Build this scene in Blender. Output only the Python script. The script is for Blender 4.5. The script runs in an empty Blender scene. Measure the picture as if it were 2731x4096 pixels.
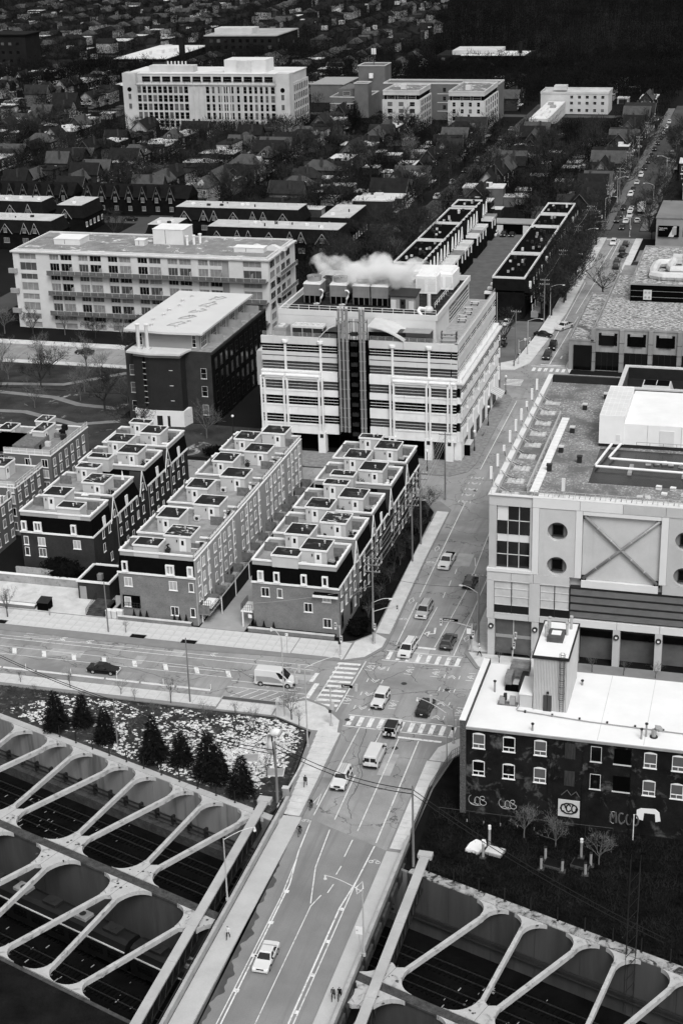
import bpy, math, random
import numpy as np
from mathutils import Matrix, Vector
rnd = random.Random(11)
PI = math.pi
S = bpy.context.scene
C = S.collection

# ---------------------------------------------------------------- camera, sky, sun, exposure
YAW, PITCH, ROLL, FPX, CAMH = -2.80154748e-01, 3.87492405e-01, 2.97429980e-02, 6257.0, 110.0
_f = Vector((math.sin(YAW)*math.cos(PITCH), math.cos(YAW)*math.cos(PITCH), -math.sin(PITCH)))
_r = Vector((math.cos(YAW), -math.sin(YAW), 0)); _d = _f.cross(_r)
RIGHT = _r*math.cos(ROLL)+_d*math.sin(ROLL); DOWN = -_r*math.sin(ROLL)+_d*math.cos(ROLL)
cam = bpy.data.cameras.new('camera'); camo = bpy.data.objects.new('camera', cam); C.objects.link(camo)
m3 = Matrix((RIGHT, -DOWN, -_f)).transposed()
camo.matrix_world = Matrix.Translation((0, 0, CAMH)) @ m3.to_4x4()
cam.sensor_fit = 'VERTICAL'; cam.sensor_height = 36.0; cam.lens = FPX/4096*36
cam.clip_start = 1; cam.clip_end = 6000
S.camera = camo
SUN_EL, SUN_AZ = math.radians(52), math.radians(150)   # azimuth from +Y, clockwise
w = bpy.data.worlds.new('World'); S.world = w; w.use_nodes = True
nt = w.node_tree; bg = nt.nodes['Background']
sky = nt.nodes.new('ShaderNodeTexSky'); sky.sky_type = 'NISHITA'; sky.sun_disc = False
sky.sun_elevation = SUN_EL; sky.sun_rotation = SUN_AZ; sky.air_density = 2.0; sky.dust_density = 6.0; sky.ozone_density = 1.0
bw = nt.nodes.new('ShaderNodeRGBToBW')
nt.links.new(sky.outputs[0], bw.inputs[0]); nt.links.new(bw.outputs[0], bg.inputs[0])
bg.inputs[1].default_value = 0.13
sl = bpy.data.lights.new('sun', 'SUN'); sl.energy = 1.35; sl.angle = math.radians(22); sl.color = (1, 1, 1)
so = bpy.data.objects.new('sun', sl); C.objects.link(so)
so.rotation_euler = (PI/2-SUN_EL, 0, PI-SUN_AZ)
S.view_settings.view_transform = 'Standard'; S.view_settings.look = 'None'
S.view_settings.exposure = 0.3; S.view_settings.gamma = 1.0
S.cycles.max_bounces = 5; S.cycles.diffuse_bounces = 2; S.cycles.glossy_bounces = 2; S.cycles.volume_bounces = 8
S.cycles.transparent_max_bounces = 4; S.cycles.use_adaptive_sampling = True

# ---------------------------------------------------------------- helpers
def at(px, py, z=0.0):
    """world point at height z seen at pixel (px,py) of the 2731x4096 photograph"""
    d = RIGHT*((px-1365.5)/FPX)+DOWN*((py-2048)/FPX)+_f
    t = (z-CAMH)/d.z
    return Vector((d.x*t, d.y*t, z))

class MB:
    """collects simple shapes; build() links them as one mesh object"""
    def __init__(s): s.v = []; s.f = []; s.m = []; s.k = 0
    def add(s, vs, fs):
        n = len(s.v); s.v += [tuple(p) for p in vs]
        for f in fs: s.f.append(tuple(i+n for i in f)); s.m.append(s.k)
        return s
    def box(s, x0, y0, z0, x1, y1, z1):
        return s.add([(x0,y0,z0),(x1,y0,z0),(x1,y1,z0),(x0,y1,z0),(x0,y0,z1),(x1,y0,z1),(x1,y1,z1),(x0,y1,z1)],
                     [(3,2,1,0),(4,5,6,7),(0,1,5,4),(1,2,6,5),(2,3,7,6),(3,0,4,7)])
    def prism(s, poly, z0, z1):
        n = len(poly)
        return s.add([(x,y,z0) for x,y in poly]+[(x,y,z1) for x,y in poly],
                     [tuple(range(n-1,-1,-1)), tuple(range(n,2*n))]+[(i,(i+1)%n,n+(i+1)%n,n+i) for i in range(n)])
    def extx(s, poly, x0, x1):     # polygon (y,z) swept along x
        n = len(poly)
        return s.add([(x0,y,z) for y,z in poly]+[(x1,y,z) for y,z in poly],
                     [tuple(range(n-1,-1,-1)), tuple(range(n,2*n))]+[(i,(i+1)%n,n+(i+1)%n,n+i) for i in range(n)])
    def exty(s, poly, y0, y1):     # polygon (x,z) swept along y
        n = len(poly)
        return s.add([(x,y0,z) for x,z in poly]+[(x,y1,z) for x,z in poly],
                     [tuple(range(n)), tuple(range(2*n-1,n-1,-1))]+[(i,n+i,n+(i+1)%n,(i+1)%n) for i in range(n)])
    def frus(s, b, z0, t, z1):     # rectangles (x0,y0,x1,y1)
        return s.add([(b[0],b[1],z0),(b[2],b[1],z0),(b[2],b[3],z0),(b[0],b[3],z0),(t[0],t[1],z1),(t[2],t[1],z1),(t[2],t[3],z1),(t[0],t[3],z1)],
                     [(3,2,1,0),(4,5,6,7),(0,1,5,4),(1,2,6,5),(2,3,7,6),(3,0,4,7)])
    def tube(s, pts, r, n=6, r1=None, cap=True):
        pts = [Vector(p) for p in pts]; N = len(pts); r1 = r if r1 is None else r1
        base = len(s.v); vs = []; fs = []
        for i, p in enumerate(pts):
            t = (pts[min(i+1,N-1)]-pts[max(i-1,0)])
            t = t.normalized() if t.length > 1e-9 else Vector((0,0,1))
            a = t.cross(Vector((0,0,1)) if abs(t.z) < .95 else Vector((1,0,0))).normalized(); b = t.cross(a)
            rr = r+(r1-r)*i/max(N-1,1)
            for k in range(n):
                q = p+(a*math.cos(2*PI*k/n)+b*math.sin(2*PI*k/n))*rr; vs.append(q)
        for i in range(N-1):
            for k in range(n):
                fs.append((i*n+k, i*n+(k+1)%n, (i+1)*n+(k+1)%n, (i+1)*n+k))
        if cap: fs.append(tuple(range(n-1,-1,-1))); fs.append(tuple(range((N-1)*n, N*n)))
        return s.add(vs, fs)
    def cyl(s, x, y, z0, z1, r, n=10, r1=None):
        return s.tube([(x,y,z0),(x,y,z1)], r, n, r1)
    def obox(s, p, q, w, h):       # beam from p to q: width w (horizontal), height h, top at p.z/q.z
        p = Vector(p); q = Vector(q); d = (q-p); t = Vector((-d.y, d.x, 0)).normalized()*(w/2)
        dn = Vector((0,0,-h))
        vs = [p+t+dn, p-t+dn, q-t+dn, q+t+dn, p+t, p-t, q-t, q+t]
        return s.add(vs, [(0,1,2,3),(7,6,5,4),(0,4,5,1),(1,5,6,2),(2,6,7,3),(3,7,4,0)])
    def ball(s, c, r, n=8, m=5, sz=1.0):
        vs = []; fs = []
        for i in range(m+1):
            a = PI*i/m
            for k in range(n): vs.append((c[0]+r*math.sin(a)*math.cos(2*PI*k/n), c[1]+r*math.sin(a)*math.sin(2*PI*k/n), c[2]+r*sz*math.cos(a)))
        for i in range(m):
            for k in range(n): fs.append((i*n+k, (i+1)*n+k, (i+1)*n+(k+1)%n, i*n+(k+1)%n))
        return s.add(vs, fs)
    def quad(s, *p): return s.add(p, [tuple(range(len(p)))])
    def mesh(s, name, mats, smooth=False):
        me = bpy.data.meshes.new(name); me.from_pydata(s.v, [], s.f)
        for m in (mats if isinstance(mats, (list, tuple)) else [mats]): me.materials.append(m)
        if any(s.m): me.polygons.foreach_set('material_index', s.m)
        if smooth: me.polygons.foreach_set('use_smooth', [True]*len(s.f))
        me.update(); return me
    def build(s, name, mats, parent=None, loc=(0,0,0), smooth=False):
        return link(name, s.mesh(name, mats, smooth), parent, loc)

def link(name, me, parent=None, loc=(0,0,0), rz=0.0):
    o = bpy.data.objects.new(name, me); C.objects.link(o)
    if parent is not None: o.parent = parent
    o.location = loc
    if rz: o.rotation_euler[2] = rz
    return o
def tag(o, label=None, cat=None, group=None, kind=None):
    if label: o['label'] = label
    if cat: o['category'] = cat
    if group: o['group'] = group
    if kind: o['kind'] = kind
    return o
def thing(name, label, cat, loc=(0,0,0), rz=0.0, group=None):
    return tag(link(name, None, None, loc, rz), label, cat, group)
def struct(name, mb, m, z=0.0):
    return tag(mb.build(name, m), kind='structure')
def bx(n, m, par, *a): return MB().box(*a).build(n, m, par)
def cy(n, m, par, *a): return MB().cyl(*a).build(n, m, par)
def copy_tree(o, parent=None):
    c = o.copy(); C.objects.link(c); c.parent = parent
    for ch in o.children: copy_tree(ch, c)
    return c

# ---------------------------------------------------------------- materials (black-and-white place)
def M(name, v, rough=.85, var=.12, scale=.6, spec=.25, fine=0.0, metal=0.0, bump=0.0, stretch=None):
    if v < .15: v *= min(1, .32+v/.15*.68)
    if rough >= .85: spec = .04
    m = bpy.data.materials.new(name); m.use_nodes = True; n = m.node_tree.nodes; l = m.node_tree.links
    p = n['Principled BSDF']; p.inputs['Roughness'].default_value = rough
    p.inputs['Specular IOR Level'].default_value = spec; p.inputs['Metallic'].default_value = metal
    tc = n.new('ShaderNodeTexCoord'); vec = tc.outputs['Object']
    if stretch:
        mp = n.new('ShaderNodeMapping'); mp.inputs['Scale'].default_value = stretch; l.new(vec, mp.inputs[0]); vec = mp.outputs[0]
    nz = n.new('ShaderNodeTexNoise'); nz.inputs['Scale'].default_value = scale; nz.inputs['Detail'].default_value = 7; nz.inputs['Roughness'].default_value = .62
    l.new(vec, nz.inputs['Vector'])
    mr = n.new('ShaderNodeMapRange'); mr.inputs[1].default_value = .3; mr.inputs[2].default_value = .7
    mr.inputs[3].default_value = v*(1-var); mr.inputs[4].default_value = v*(1+var)
    l.new(nz.outputs['Fac'], mr.inputs[0]); out = mr.outputs[0]
    if fine:
        n2 = n.new('ShaderNodeTexNoise'); n2.inputs['Scale'].default_value = 9; n2.inputs['Detail'].default_value = 3; l.new(vec, n2.inputs['Vector'])
        r2 = n.new('ShaderNodeMapRange'); r2.inputs[1].default_value = .3; r2.inputs[2].default_value = .7; r2.inputs[3].default_value = 1-fine; r2.inputs[4].default_value = 1+fine
        l.new(n2.outputs['Fac'], r2.inputs[0]); mu = n.new('ShaderNodeMath'); mu.operation = 'MULTIPLY'
        l.new(out, mu.inputs[0]); l.new(r2.outputs[0], mu.inputs[1]); out = mu.outputs[0]
    l.new(out, p.inputs['Base Color'])
    if bump:
        b = n.new('ShaderNodeBump'); b.inputs['Strength'].default_value = bump; b.inputs['Distance'].default_value = .05
        l.new(nz.outputs['Fac'], b.inputs['Height']); l.new(b.outputs[0], p.inputs['Normal'])
    m['_v'] = v
    return m
def nodes(m):
    n = m.node_tree.nodes; return n, m.node_tree.links, n['Principled BSDF']
def base_socket(m):
    n, l, p = nodes(m); return p.inputs['Base Color'].links[0].from_socket
def mul_into(m, sock):
    """multiply a factor socket into the base colour"""
    n, l, p = nodes(m); s0 = base_socket(m); mu = n.new('ShaderNodeMath'); mu.operation = 'MULTIPLY'
    l.new(s0, mu.inputs[0]); l.new(sock, mu.inputs[1]); l.new(mu.outputs[0], p.inputs['Base Color'])
def xyz(m):
    n, l, p = nodes(m); tc = n.new('ShaderNodeTexCoord'); sp = n.new('ShaderNodeSeparateXYZ'); l.new(tc.outputs['Object'], sp.inputs[0]); return sp, tc
def math_node(m, op, a, b=None):
    n, l, p = nodes(m); k = n.new('ShaderNodeMath'); k.operation = op
    for i, q in enumerate((a, b)):
        if q is None: continue
        if isinstance(q, (int, float)): k.inputs[i].default_value = q
        else: l.new(q, k.inputs[i])
    return k.outputs[0]
def lines_z(m, pitch, width, dark):
    """thin darker horizontal joints every pitch metres (siding laps)"""
    sp, _ = xyz(m); q = math_node(m, 'FRACT', math_node(m, 'DIVIDE', sp.outputs[2], pitch))
    k = math_node(m, 'LESS_THAN', q, width); f = math_node(m, 'SUBTRACT', 1.0, math_node(m, 'MULTIPLY', k, 1-dark)); mul_into(m, f); return m
def bricks(m, dark=.6, sc=1.0):
    n, l, p = nodes(m); sp, tc = xyz(m)
    cb = n.new('ShaderNodeCombineXYZ'); l.new(math_node(m, 'ADD', sp.outputs[0], sp.outputs[1]), cb.inputs[0]); l.new(sp.outputs[2], cb.inputs[1])
    b = n.new('ShaderNodeTexBrick'); b.inputs['Scale'].default_value = 4.0*sc; b.inputs['Mortar Size'].default_value = .018
    b.inputs['Color1'].default_value = (1.12,1.12,1.12,1); b.inputs['Color2'].default_value = (dark,dark,dark,1); b.inputs['Mortar'].default_value = (1,1,1,1)
    b.inputs['Bias'].default_value = -.35; l.new(cb.outputs[0], b.inputs['Vector'])
    k = n.new('ShaderNodeRGBToBW'); l.new(b.outputs['Color'], k.inputs[0]); mul_into(m, k.outputs[0]); return m
def patches(m, v2, scale, lo, hi, dist=1.0, stretch=None, detail=8):
    """second colour (snow, stains, gravel) where a noise field is high"""
    n, l, p = nodes(m); s0 = base_socket(m); tc = n.new('ShaderNodeTexCoord'); vec = tc.outputs['Object']
    if stretch:
        mp = n.new('ShaderNodeMapping'); mp.inputs['Scale'].default_value = stretch; l.new(vec, mp.inputs[0]); vec = mp.outputs[0]
    nz = n.new('ShaderNodeTexNoise'); nz.inputs['Scale'].default_value = scale; nz.inputs['Detail'].default_value = detail; nz.inputs['Roughness'].default_value = .7; nz.inputs['Distortion'].default_value = dist
    l.new(vec, nz.inputs['Vector'])
    mr = n.new('ShaderNodeMapRange'); mr.inputs[1].default_value = lo; mr.inputs[2].default_value = hi; l.new(nz.outputs['Fac'], mr.inputs[0])
    mx = n.new('ShaderNodeMix'); mx.data_type = 'FLOAT'; l.new(mr.outputs[0], mx.inputs[0]); l.new(s0, mx.inputs[2]); mx.inputs[3].default_value = v2
    l.new(mx.outputs[0], p.inputs['Base Color']); return m
def cracks(m, scale=.16, width=.012, dark=.35):
    n, l, p = nodes(m); tc = n.new('ShaderNodeTexCoord')
    nz = n.new('ShaderNodeTexNoise'); nz.inputs['Scale'].default_value = .35; nz.inputs['Detail'].default_value = 6; l.new(tc.outputs['Object'], nz.inputs['Vector'])
    mx = n.new('ShaderNodeMix'); mx.data_type = 'VECTOR'; mx.inputs[0].default_value = .12
    l.new(tc.outputs['Object'], mx.inputs[4]); l.new(nz.outputs['Color'], mx.inputs[5])
    ad = n.new('ShaderNodeVectorMath'); ad.operation = 'MULTIPLY_ADD'; ad.inputs[1].default_value = (5,5,5); l.new(nz.outputs['Color'], ad.inputs[0]); l.new(tc.outputs['Object'], ad.inputs[2])
    vo = n.new('ShaderNodeTexVoronoi'); vo.feature = 'DISTANCE_TO_EDGE'; vo.inputs['Scale'].default_value = scale; l.new(ad.outputs[0], vo.inputs['Vector'])
    mr = n.new('ShaderNodeMapRange'); mr.inputs[1].default_value = width*.4; mr.inputs[2].default_value = width; mr.inputs[3].default_value = dark; mr.inputs[4].default_value = 1; l.new(vo.outputs['Distance'], mr.inputs[0])
    mul_into(m, mr.outputs[0]); return m

ROAD = cracks(patches(patches(M('asphalt', .26, .9, .22, .12, fine=.16), .18, .045, .5, .66, .6), .19, .5, .5, .7, .4, (1,.05,1)), .13, .009, .45)
ROADF = M('asphalt_far', .085, .9, .2, .08)
BRIDGE_ROAD = patches(M('asphalt_bridge', .2, .9, .2, .1, fine=.14), .14, .6, .5, .75, .4, (1,.04,1))
CONC = patches(M('concrete_pavement', .5, .9, .14, .5, fine=.08), .36, .4, .55, .7, .5)
CONCB = M('concrete_bridge_walk', .4, .9, .1, .3, fine=.05)
JOINT = M('pavement_joint', .2, .9, .1)
KERB = M('kerb_stone', .34, .9, .15, 1.2)
PAINT = patches(M('road_paint', .62, .8, .1, 2, fine=.15), .27, 1.3, .52, .66)
SOIL = M('soil', .02, .95, .5, .3, fine=.3, bump=.4)
LAWN = patches(M('winter_grass', .06, .95, .45, .25, fine=.35, bump=.3), .3, .35, .68, .75, .5)
SNOWLAWN = patches(M('snowy_grass', .06, .95, .5, .5, fine=.45, bump=.4), .2, 1.2, .55, .68, .3)
WOODFLOOR = M('street_soil_far', .022, .95, .5, .02, fine=.2)
WHITE = M('white_paint', .68, .6, .05, .4)
TRIM = M('white_trim', .7, .6, .06, 1.0)
OFFW = M('off_white_panel', .56, .7, .07, .3, fine=.02)
GLASS = M('dark_glass', .012, .08, .2, .3, spec=.6)
GLASSM = M('grey_blind_glass', .11, .2, .25, .5, spec=.5)
GLASSL = M('pale_curtain_glass', .34, .3, .2, .6, spec=.5)
BLACK = M('black_void', .004, .9, .2)
DARKM = M('dark_metal', .03, .5, .3, 1.0, spec=.4)
GREYM = M('grey_metal', .26, .5, .15, .7, spec=.4)
PALEM = M('pale_metal', .5, .45, .1, .6, spec=.4)
GALV = M('galvanised_steel', .36, .45, .15, 2.0, spec=.5)
WOODP = M('pole_wood', .16, .9, .3, 3.0, stretch=(1,1,.1))
FENCE = M('weathered_timber', .14, .9, .3, 2.0)
SHINGLE = M('black_shingle', .008, .95, .35, 1.5, fine=.2)
ROOFD = patches(M('dark_roof_felt', .04, .95, .25, .5, fine=.1), .11, .35, .52, .7)
ROOFSN = patches(M('dark_roof_with_snow', .05, .95, .25, .5), .6, 1.6, .54, .62, .4, (.4,1,1))
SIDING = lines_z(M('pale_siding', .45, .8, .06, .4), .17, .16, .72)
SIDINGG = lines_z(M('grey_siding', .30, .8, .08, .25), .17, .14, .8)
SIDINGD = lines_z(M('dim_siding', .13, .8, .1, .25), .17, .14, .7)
DECK = M('deck_boards', .24, .9, .3, .7)
BRICKM = bricks(M('light_brick', .16, .92, .16, .5), .6)
BRICKD = bricks(M('dark_brown_brick', .055, .92, .25, .4), .6)  # darker brick of the rear blocks and the dark brick row
BRICKX = patches(bricks(M('sooty_brick', .024, .92, .5, .4), .5), .12, .45, .54, .72, .4)
BRICKL = bricks(M('loft_brick', .06, .92, .2, .4), .65)
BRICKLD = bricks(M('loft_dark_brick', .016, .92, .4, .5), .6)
BLIND = M('window_blind', .55, .8, .05)
# ================================================================ the setting
TA = math.radians(-19.4); TO = (-62.6, 161.6)       # rail trench frame: x along the trench, y north
def tr(x, y): return (TO[0]+x*math.cos(TA)-y*math.sin(TA), TO[1]+x*math.sin(TA)+y*math.cos(TA))
# ground north of the trench, reaching the horizon (its southern edge is the trench wall)
edge = [(-3000, tr(-52,-.4)[1]), tr(-52,-.4), tr(120,-.4), (3000, tr(120,-.4)[1])]
mb = MB(); mb.quad(*[(x,y,-.06) for x,y in edge+[(3000,4500),(-3000,4500)]]); struct('ground', mb, WOODFLOOR)
edge2 = [(-3000, tr(-70,-38.9)[1]), tr(-70,-38.9), tr(120,-38.9), (3000, tr(120,-38.9)[1])]
mb = MB(); mb.quad(*[(x,y,-.06) for x,y in [(-3000,-800),(3000,-800)]+edge2[::-1]]); struct('ground_south', mb, SOIL)
mb = MB(); a = [tr(-900,3), tr(900,3), tr(900,-45), tr(-900,-45)][::-1]
mb.quad(*[(x,y,-8) for x,y in a]); struct('trench_floor', mb, M('track_ballast', .012, .95, .5, .4, fine=.5))

ROADPOLY = [(-52.3,160.2),(-52.4,166),(-52.7,175.7),(-53,180.4),(-53.8,184.3),(-57,187.7),(-60.3,189.3),(-64,187.1),(-72,186.5),(-260,187.5),(-260,201.8),(-85,199.9),
 (-66.9,201.1),(-58.3,201.5),(-55.3,203),(-53.3,206.8),(-53.3,210),(-54.4,240),(-54.8,264),(-57.5,267.5),(-140,267.5),(-140,279.5),(-58.5,281),(-55.5,284),(-54.8,290),
 (-54.8,331),(-57,337),(-60,339.5),(-300,340.3),(-300,353.2),(-62,352.3),(-58,353),(-55.3,359),(-54,380),(-53,406),(-53,499),(-43.8,499),(-44.2,430),(-46.6,358),(-45,352),
 (60,352),(60,339),(-43,339),(-41.5,334),(-41.2,208),(-38.6,203.6),(-36,202.5),(60,202.5),(60,187),(-33,187),(-36.7,183.6),(-39.5,180),(-40.1,175.6),(-40.2,155.2)]
mb = MB(); mb.quad(*[(x,y,0) for x,y in ROADPOLY[::-1]]); road = struct('road', mb, ROAD)
mb = MB(); mb.quad(*[(x,y,0) for x,y in [(-40.2,60),(-40.2,155.2),(-52.3,160.2),(-52.3,60)]]); bridge_road = struct('bridge_road', mb, BRIDGE_ROAD)
mb = MB(); mb.quad((-400,499,0),(60,499,0),(60,510,0),(-400,510,0)); cross_road = struct('cross_road', mb, ROADF)
mb = MB(); mb.quad((-53,510,0),(-44,510,0),(-44,800,0),(-53,800,0)); avenue = struct('avenue_road', mb, ROADF)
for k, (x0, x1, y0, y1) in enumerate([(-121.5,-113.5,510,800),(-254,-245,353,499),(-214,-205,353,760),(-300,-292,510,1100),(-372,-364,620,1100),(-150,-116,505,512)][:5]):
    mb = MB(); mb.quad((x0,y0,.004),(x1,y0,.004),(x1,y1,.004),(x0,y1,.004)); struct('side_street', mb, ROADF)
for (y, x0, x1) in ((757,-420,-53),(1010,-640,-260)):
    mb = MB(); mb.quad((x0,y,.008),(x1,y,.008),(x1,y+8,.008),(x0,y+8,.008)); struct('side_street', mb, ROADF)

def pavement(name, poly, m=CONC, z=.13):
    mb = MB(); mb.prism(poly, -.05, z); return struct(name, mb, m)
def slabs(parent, x0, x1, y0, y1, nx, ny, m=CONC, z=.13, g=.045, name='slab'):
    """row of pavement slabs with open joints"""
    dx = (x1-x0)/nx; dy = (y1-y0)/ny; me = {}
    for i in range(nx):
        for j in range(ny):
            k = rnd.randrange(4)
            if k not in me:
                q = MB(); q.box(g/2, g/2, 0, dx-g/2, dy-g/2, .022+.003*k); me[k] = q.mesh(name, m)
            link(name, me[k], parent, (x0+i*dx, y0+j*dy, z))
p_nw = pavement('pavement_north_west', [(-260,201.8),(-85,199.9),(-66.9,201.1),(-58.3,201.5),(-55.3,203),(-53.3,206.8),(-53.3,210),(-54.4,240),(-54.8,264),(-57.5,267.5),(-60.5,267.5),(-57.6,262),(-56.9,240),(-56.2,211.5),(-58.5,208.3),(-60,207.7),(-260,207.7)], JOINT)
slabs(p_nw, -128, -67, 202.2, 207.5, 40, 3)
slabs(p_nw, -66.9, -58.6, 202.3, 207.5, 5, 3)
mb = MB(); mb.prism([(-58.4,202.0),(-55.6,203.5),(-53.8,207.2),(-53.8,210),(-55.9,211.5),(-58.3,208.0)], .13, .15); mb.build('slab', CONC, p_nw)
for j in range(34):
    y = 211.7+j*1.5; xk = -53.45-(y-210)*.031 if y < 240 else -54.4-(y-240)*.016
    mb = MB(); mb.box(xk-2.45, y, 0, xk-.25, y+1.45, .024); mb.build('slab', CONC, p_nw, (0,0,.13))
p_sw = pavement('pavement_south_west', [(-260,187.5),(-72,186.5),(-64,187.1),(-60.3,189.3),(-57,187.7),(-53.8,184.3),(-53,180.4),(-52.7,175.7),(-52.4,166.4),(-52.3,159.2),(-55.0,160.2),(-55.4,164),(-56.4,172.8),(-57.2,180.4),(-63,183.3),(-70.8,183.2),(-260,184)][::-1], JOINT)
slabs(p_sw, -128, -72.5, 184.1, 186.7, 30, 2)
for (a, b) in (((-72.3,183.5),(-64,186.6)),):
    slabs(p_sw, a[0], b[0], a[1], b[1], 5, 2)
mb = MB(); mb.prism([(-63.8,183.6),(-57.4,180.8),(-53.6,180.8),(-54.2,184.1),(-57.2,187.3),(-60.3,188.7),(-63.8,186.7)], .13, .152); mb.build('slab', CONC, p_sw)
for j in range(14):
    y = 159.9+j*1.5; t = (y-159.9)/21; xo = -52.6-.5*t
    mb = MB(); mb.box(xo-(2.15+1.2*t), y, 0, xo-.1, y+1.45, .024); mb.build('slab', CONC, p_sw, (0,0,.13))
p_se = pavement('pavement_south_east', [(-40.2,155),(-40.1,175.6),(-39.5,180),(-36.7,183.6),(-33,187),(40,187),(40,182.6),(-33.6,182.6),(-36.6,178),(-37.7,170),(-38,154.3)][::-1], JOINT)
for j in range(13):
    mb = MB(); mb.box(-39.95, 155.6+j*1.6, 0, -38.0, 157.15+j*1.6, .024); mb.build('slab', CONC, p_se, (0,0,.13))
mb = MB(); mb.prism([(-39.7,176.6),(-37.3,176.6),(-36.4,178.5),(-33.8,182.8),(-33.4,186.2),(-36.9,182.9),(-39.2,180)], .13, .152); mb.build('slab', CONC, p_se)
p_ne = pavement('pavement_north_east', [(-41.2,208),(-38.6,203.6),(-36,202.5),(60,202.5),(60,208.4),(-37.7,208.4),(-37.7,300),(-37.7,339),(-43,339),(-41.5,334)], JOINT)
me_s = MB().box(0,0,0,2.9,1.62,.022).mesh('slab', CONC)
for j in range(34): link('slab', me_s, p_ne, (-40.8, 209+j*1.68, .13))
mb = MB(); mb.prism([(-40.6,208.4),(-38.3,204.2),(-36,203),(-30,203),(-30,208.2),(-37.9,208.3)], .13, .152); mb.build('slab', CONC, p_ne)
BRPAVE = M('brick_paving', .2, .9, .3, 1.2, fine=.25)
p_lab = pavement('pavement_laboratory', [(-54.8,290),(-54.8,331),(-57,337),(-60,339.3),(-140,339.3),(-140,337),(-58.7,336),(-58.7,289.6),(-100,289.6),(-100,281),(-58.5,281),(-55.5,284)], BRPAVE)
p_n = pavement('pavement_north', [(-62,352.4),(-58,353),(-55.3,359),(-54,380),(-53,406),(-53,499),(-57,499),(-57,406),(-57.8,380),(-59,361),(-64,356),(-300,356.4),(-300,353.2)][::-1], CONC)
p_ne2 = pavement('pavement_beyond', [(-46.6,358),(-44.2,430),(-43.8,499),(-41.6,499),(-42,430),(-45,352.2)][::-1], CONC)
p_park = pavement('pavement_park_side', [(-300,340.2),(-140,339.6),(-140,337.3),(-300,337.9)][::-1], CONC)
for x0, x1, y0 in ((-56.5,-53.2,511),(-43.8,-41,511)):
    pavement('pavement_avenue', [(x0,y0),(x1,y0),(x1,790),(x0,790)], M('far_pavement', .14, .9, .2))
pavement('plaza', [(-140,207.8),(-99.5,207.8),(-99.5,216),(-107,216),(-107,217.2),(-140,217.2)], CONC)
pavement('driveway', [(-83.7,207.8),(-76.3,207.8),(-76.3,266.8),(-83.7,266.8)], M('driveway_concrete', .3, .9, .15, .3, fine=.06), .09)
pavement('mews_path', [(-106.6,217.4),(-98.2,217.4),(-98.2,266.8),(-106.6,266.8)], M('mews_paving', .05, .9, .3, .4), .09)
mb = MB(); mb.prism([(-61,211.8),(-56.6,211.8),(-57.1,240),(-57.8,262),(-61,266.5)], -.05, .1); tag(mb.build('lawn_strip', M('dark_front_gardens', .018, .95, .5, .6, fine=.4, bump=.4)), kind='structure')  # dark grass and planting of the front gardens
# snowy bank beside the trench, lawn of the park, dark bank south of the brick mill
NB = [tr(-52,0), tr(6.8,0)]
mb = MB(); mb.prism([(-260,183.8),(-260,tr(-52,0)[1]),tr(-52,.1),tr(6.3,.1),(-56.2,160.6),(-55.8,164),(-56.6,172.8),(-57.5,180.1),(-63,182.9),(-70.8,182.8)], -.05, .1)
lawn = tag(mb.build('snowy_bank', SNOWLAWN), kind='structure')
mb = MB(); mb.prism([tr(27.8,.1), tr(120,.1), (60,182.4), (-33.4,182.4), (-36.4,177.8), (-37.3,170)], -.05, .1)
tag(mb.build('dark_bank', patches(M('litter_strewn_soil', .014, .95, .6, .4, fine=.5, bump=.5), .3, 1.1, .69, .73, .4)), kind='structure')
mb = MB(); mb.prism([(-300,318.5),(-137,318.5),(-137,337),(-300,337.6)], -.05, .08); tag(mb.build('park_lawn', LAWN), kind='structure')
mb = MB(); mb.prism([(-300,282),(-101,282),(-101,301),(-137,302),(-137,318),(-300,318)], -.05, .07); tag(mb.build('park_lawn_south', patches(M('trodden_grass', .065, .95, .4, .2, fine=.3), .3, .12, .6, .66, 1)), kind='structure')
def fix0(poly):
    A = sum(poly[i][0]*poly[(i+1)%len(poly)][1]-poly[(i+1)%len(poly)][0]*poly[i][1] for i in range(len(poly)))
    return poly if A > 0 else poly[::-1]
ORD = 'first second third fourth fifth sixth seventh eighth ninth tenth eleventh twelfth thirteenth fourteenth fifteenth sixteenth seventeenth eighteenth nineteenth twentieth'.split()
def ordw(i): return ORD[i] if i < 20 else str(i+1)+{1:'st',2:'nd',3:'rd'}.get((i+1)%10,'th')
def ribbon(pts, wd, z=.006, closed=False):
    mb = MB(); pts = [Vector((p[0],p[1],0)) for p in pts]; n = len(pts); L = []; Rr = []
    for i, p in enumerate(pts):
        a = pts[(i-1) % n] if closed or i > 0 else p; b = pts[(i+1) % n] if closed or i < n-1 else p
        d = (b-a).normalized(); t = Vector((-d.y, d.x, 0))*(wd/2); L.append(p+t); Rr.append(p-t)
    m = n if closed else n-1
    for i in range(m):
        j = (i+1) % n; mb.quad((*Rr[i][:2],z),(*Rr[j][:2],z),(*L[j][:2],z),(*L[i][:2],z))
    return mb
for (nm, pts) in (('park_path', [(-300,322),(-175,320.4),(-160,322.5),(-149,333.4),(-138,334)]), ('park_path', [(-300,313),(-172,314.5),(-158,313),(-150,309),(-140,308)]), ('park_path', [(-200,300),(-160,302),(-145,296),(-136,300)])):
    tag(ribbon(pts, 1.9, .095).build(nm, M('path_paving', .18, .9, .2, .4) if 'path_paving' not in bpy.data.materials else bpy.data.materials['path_paving']), kind='structure')

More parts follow.
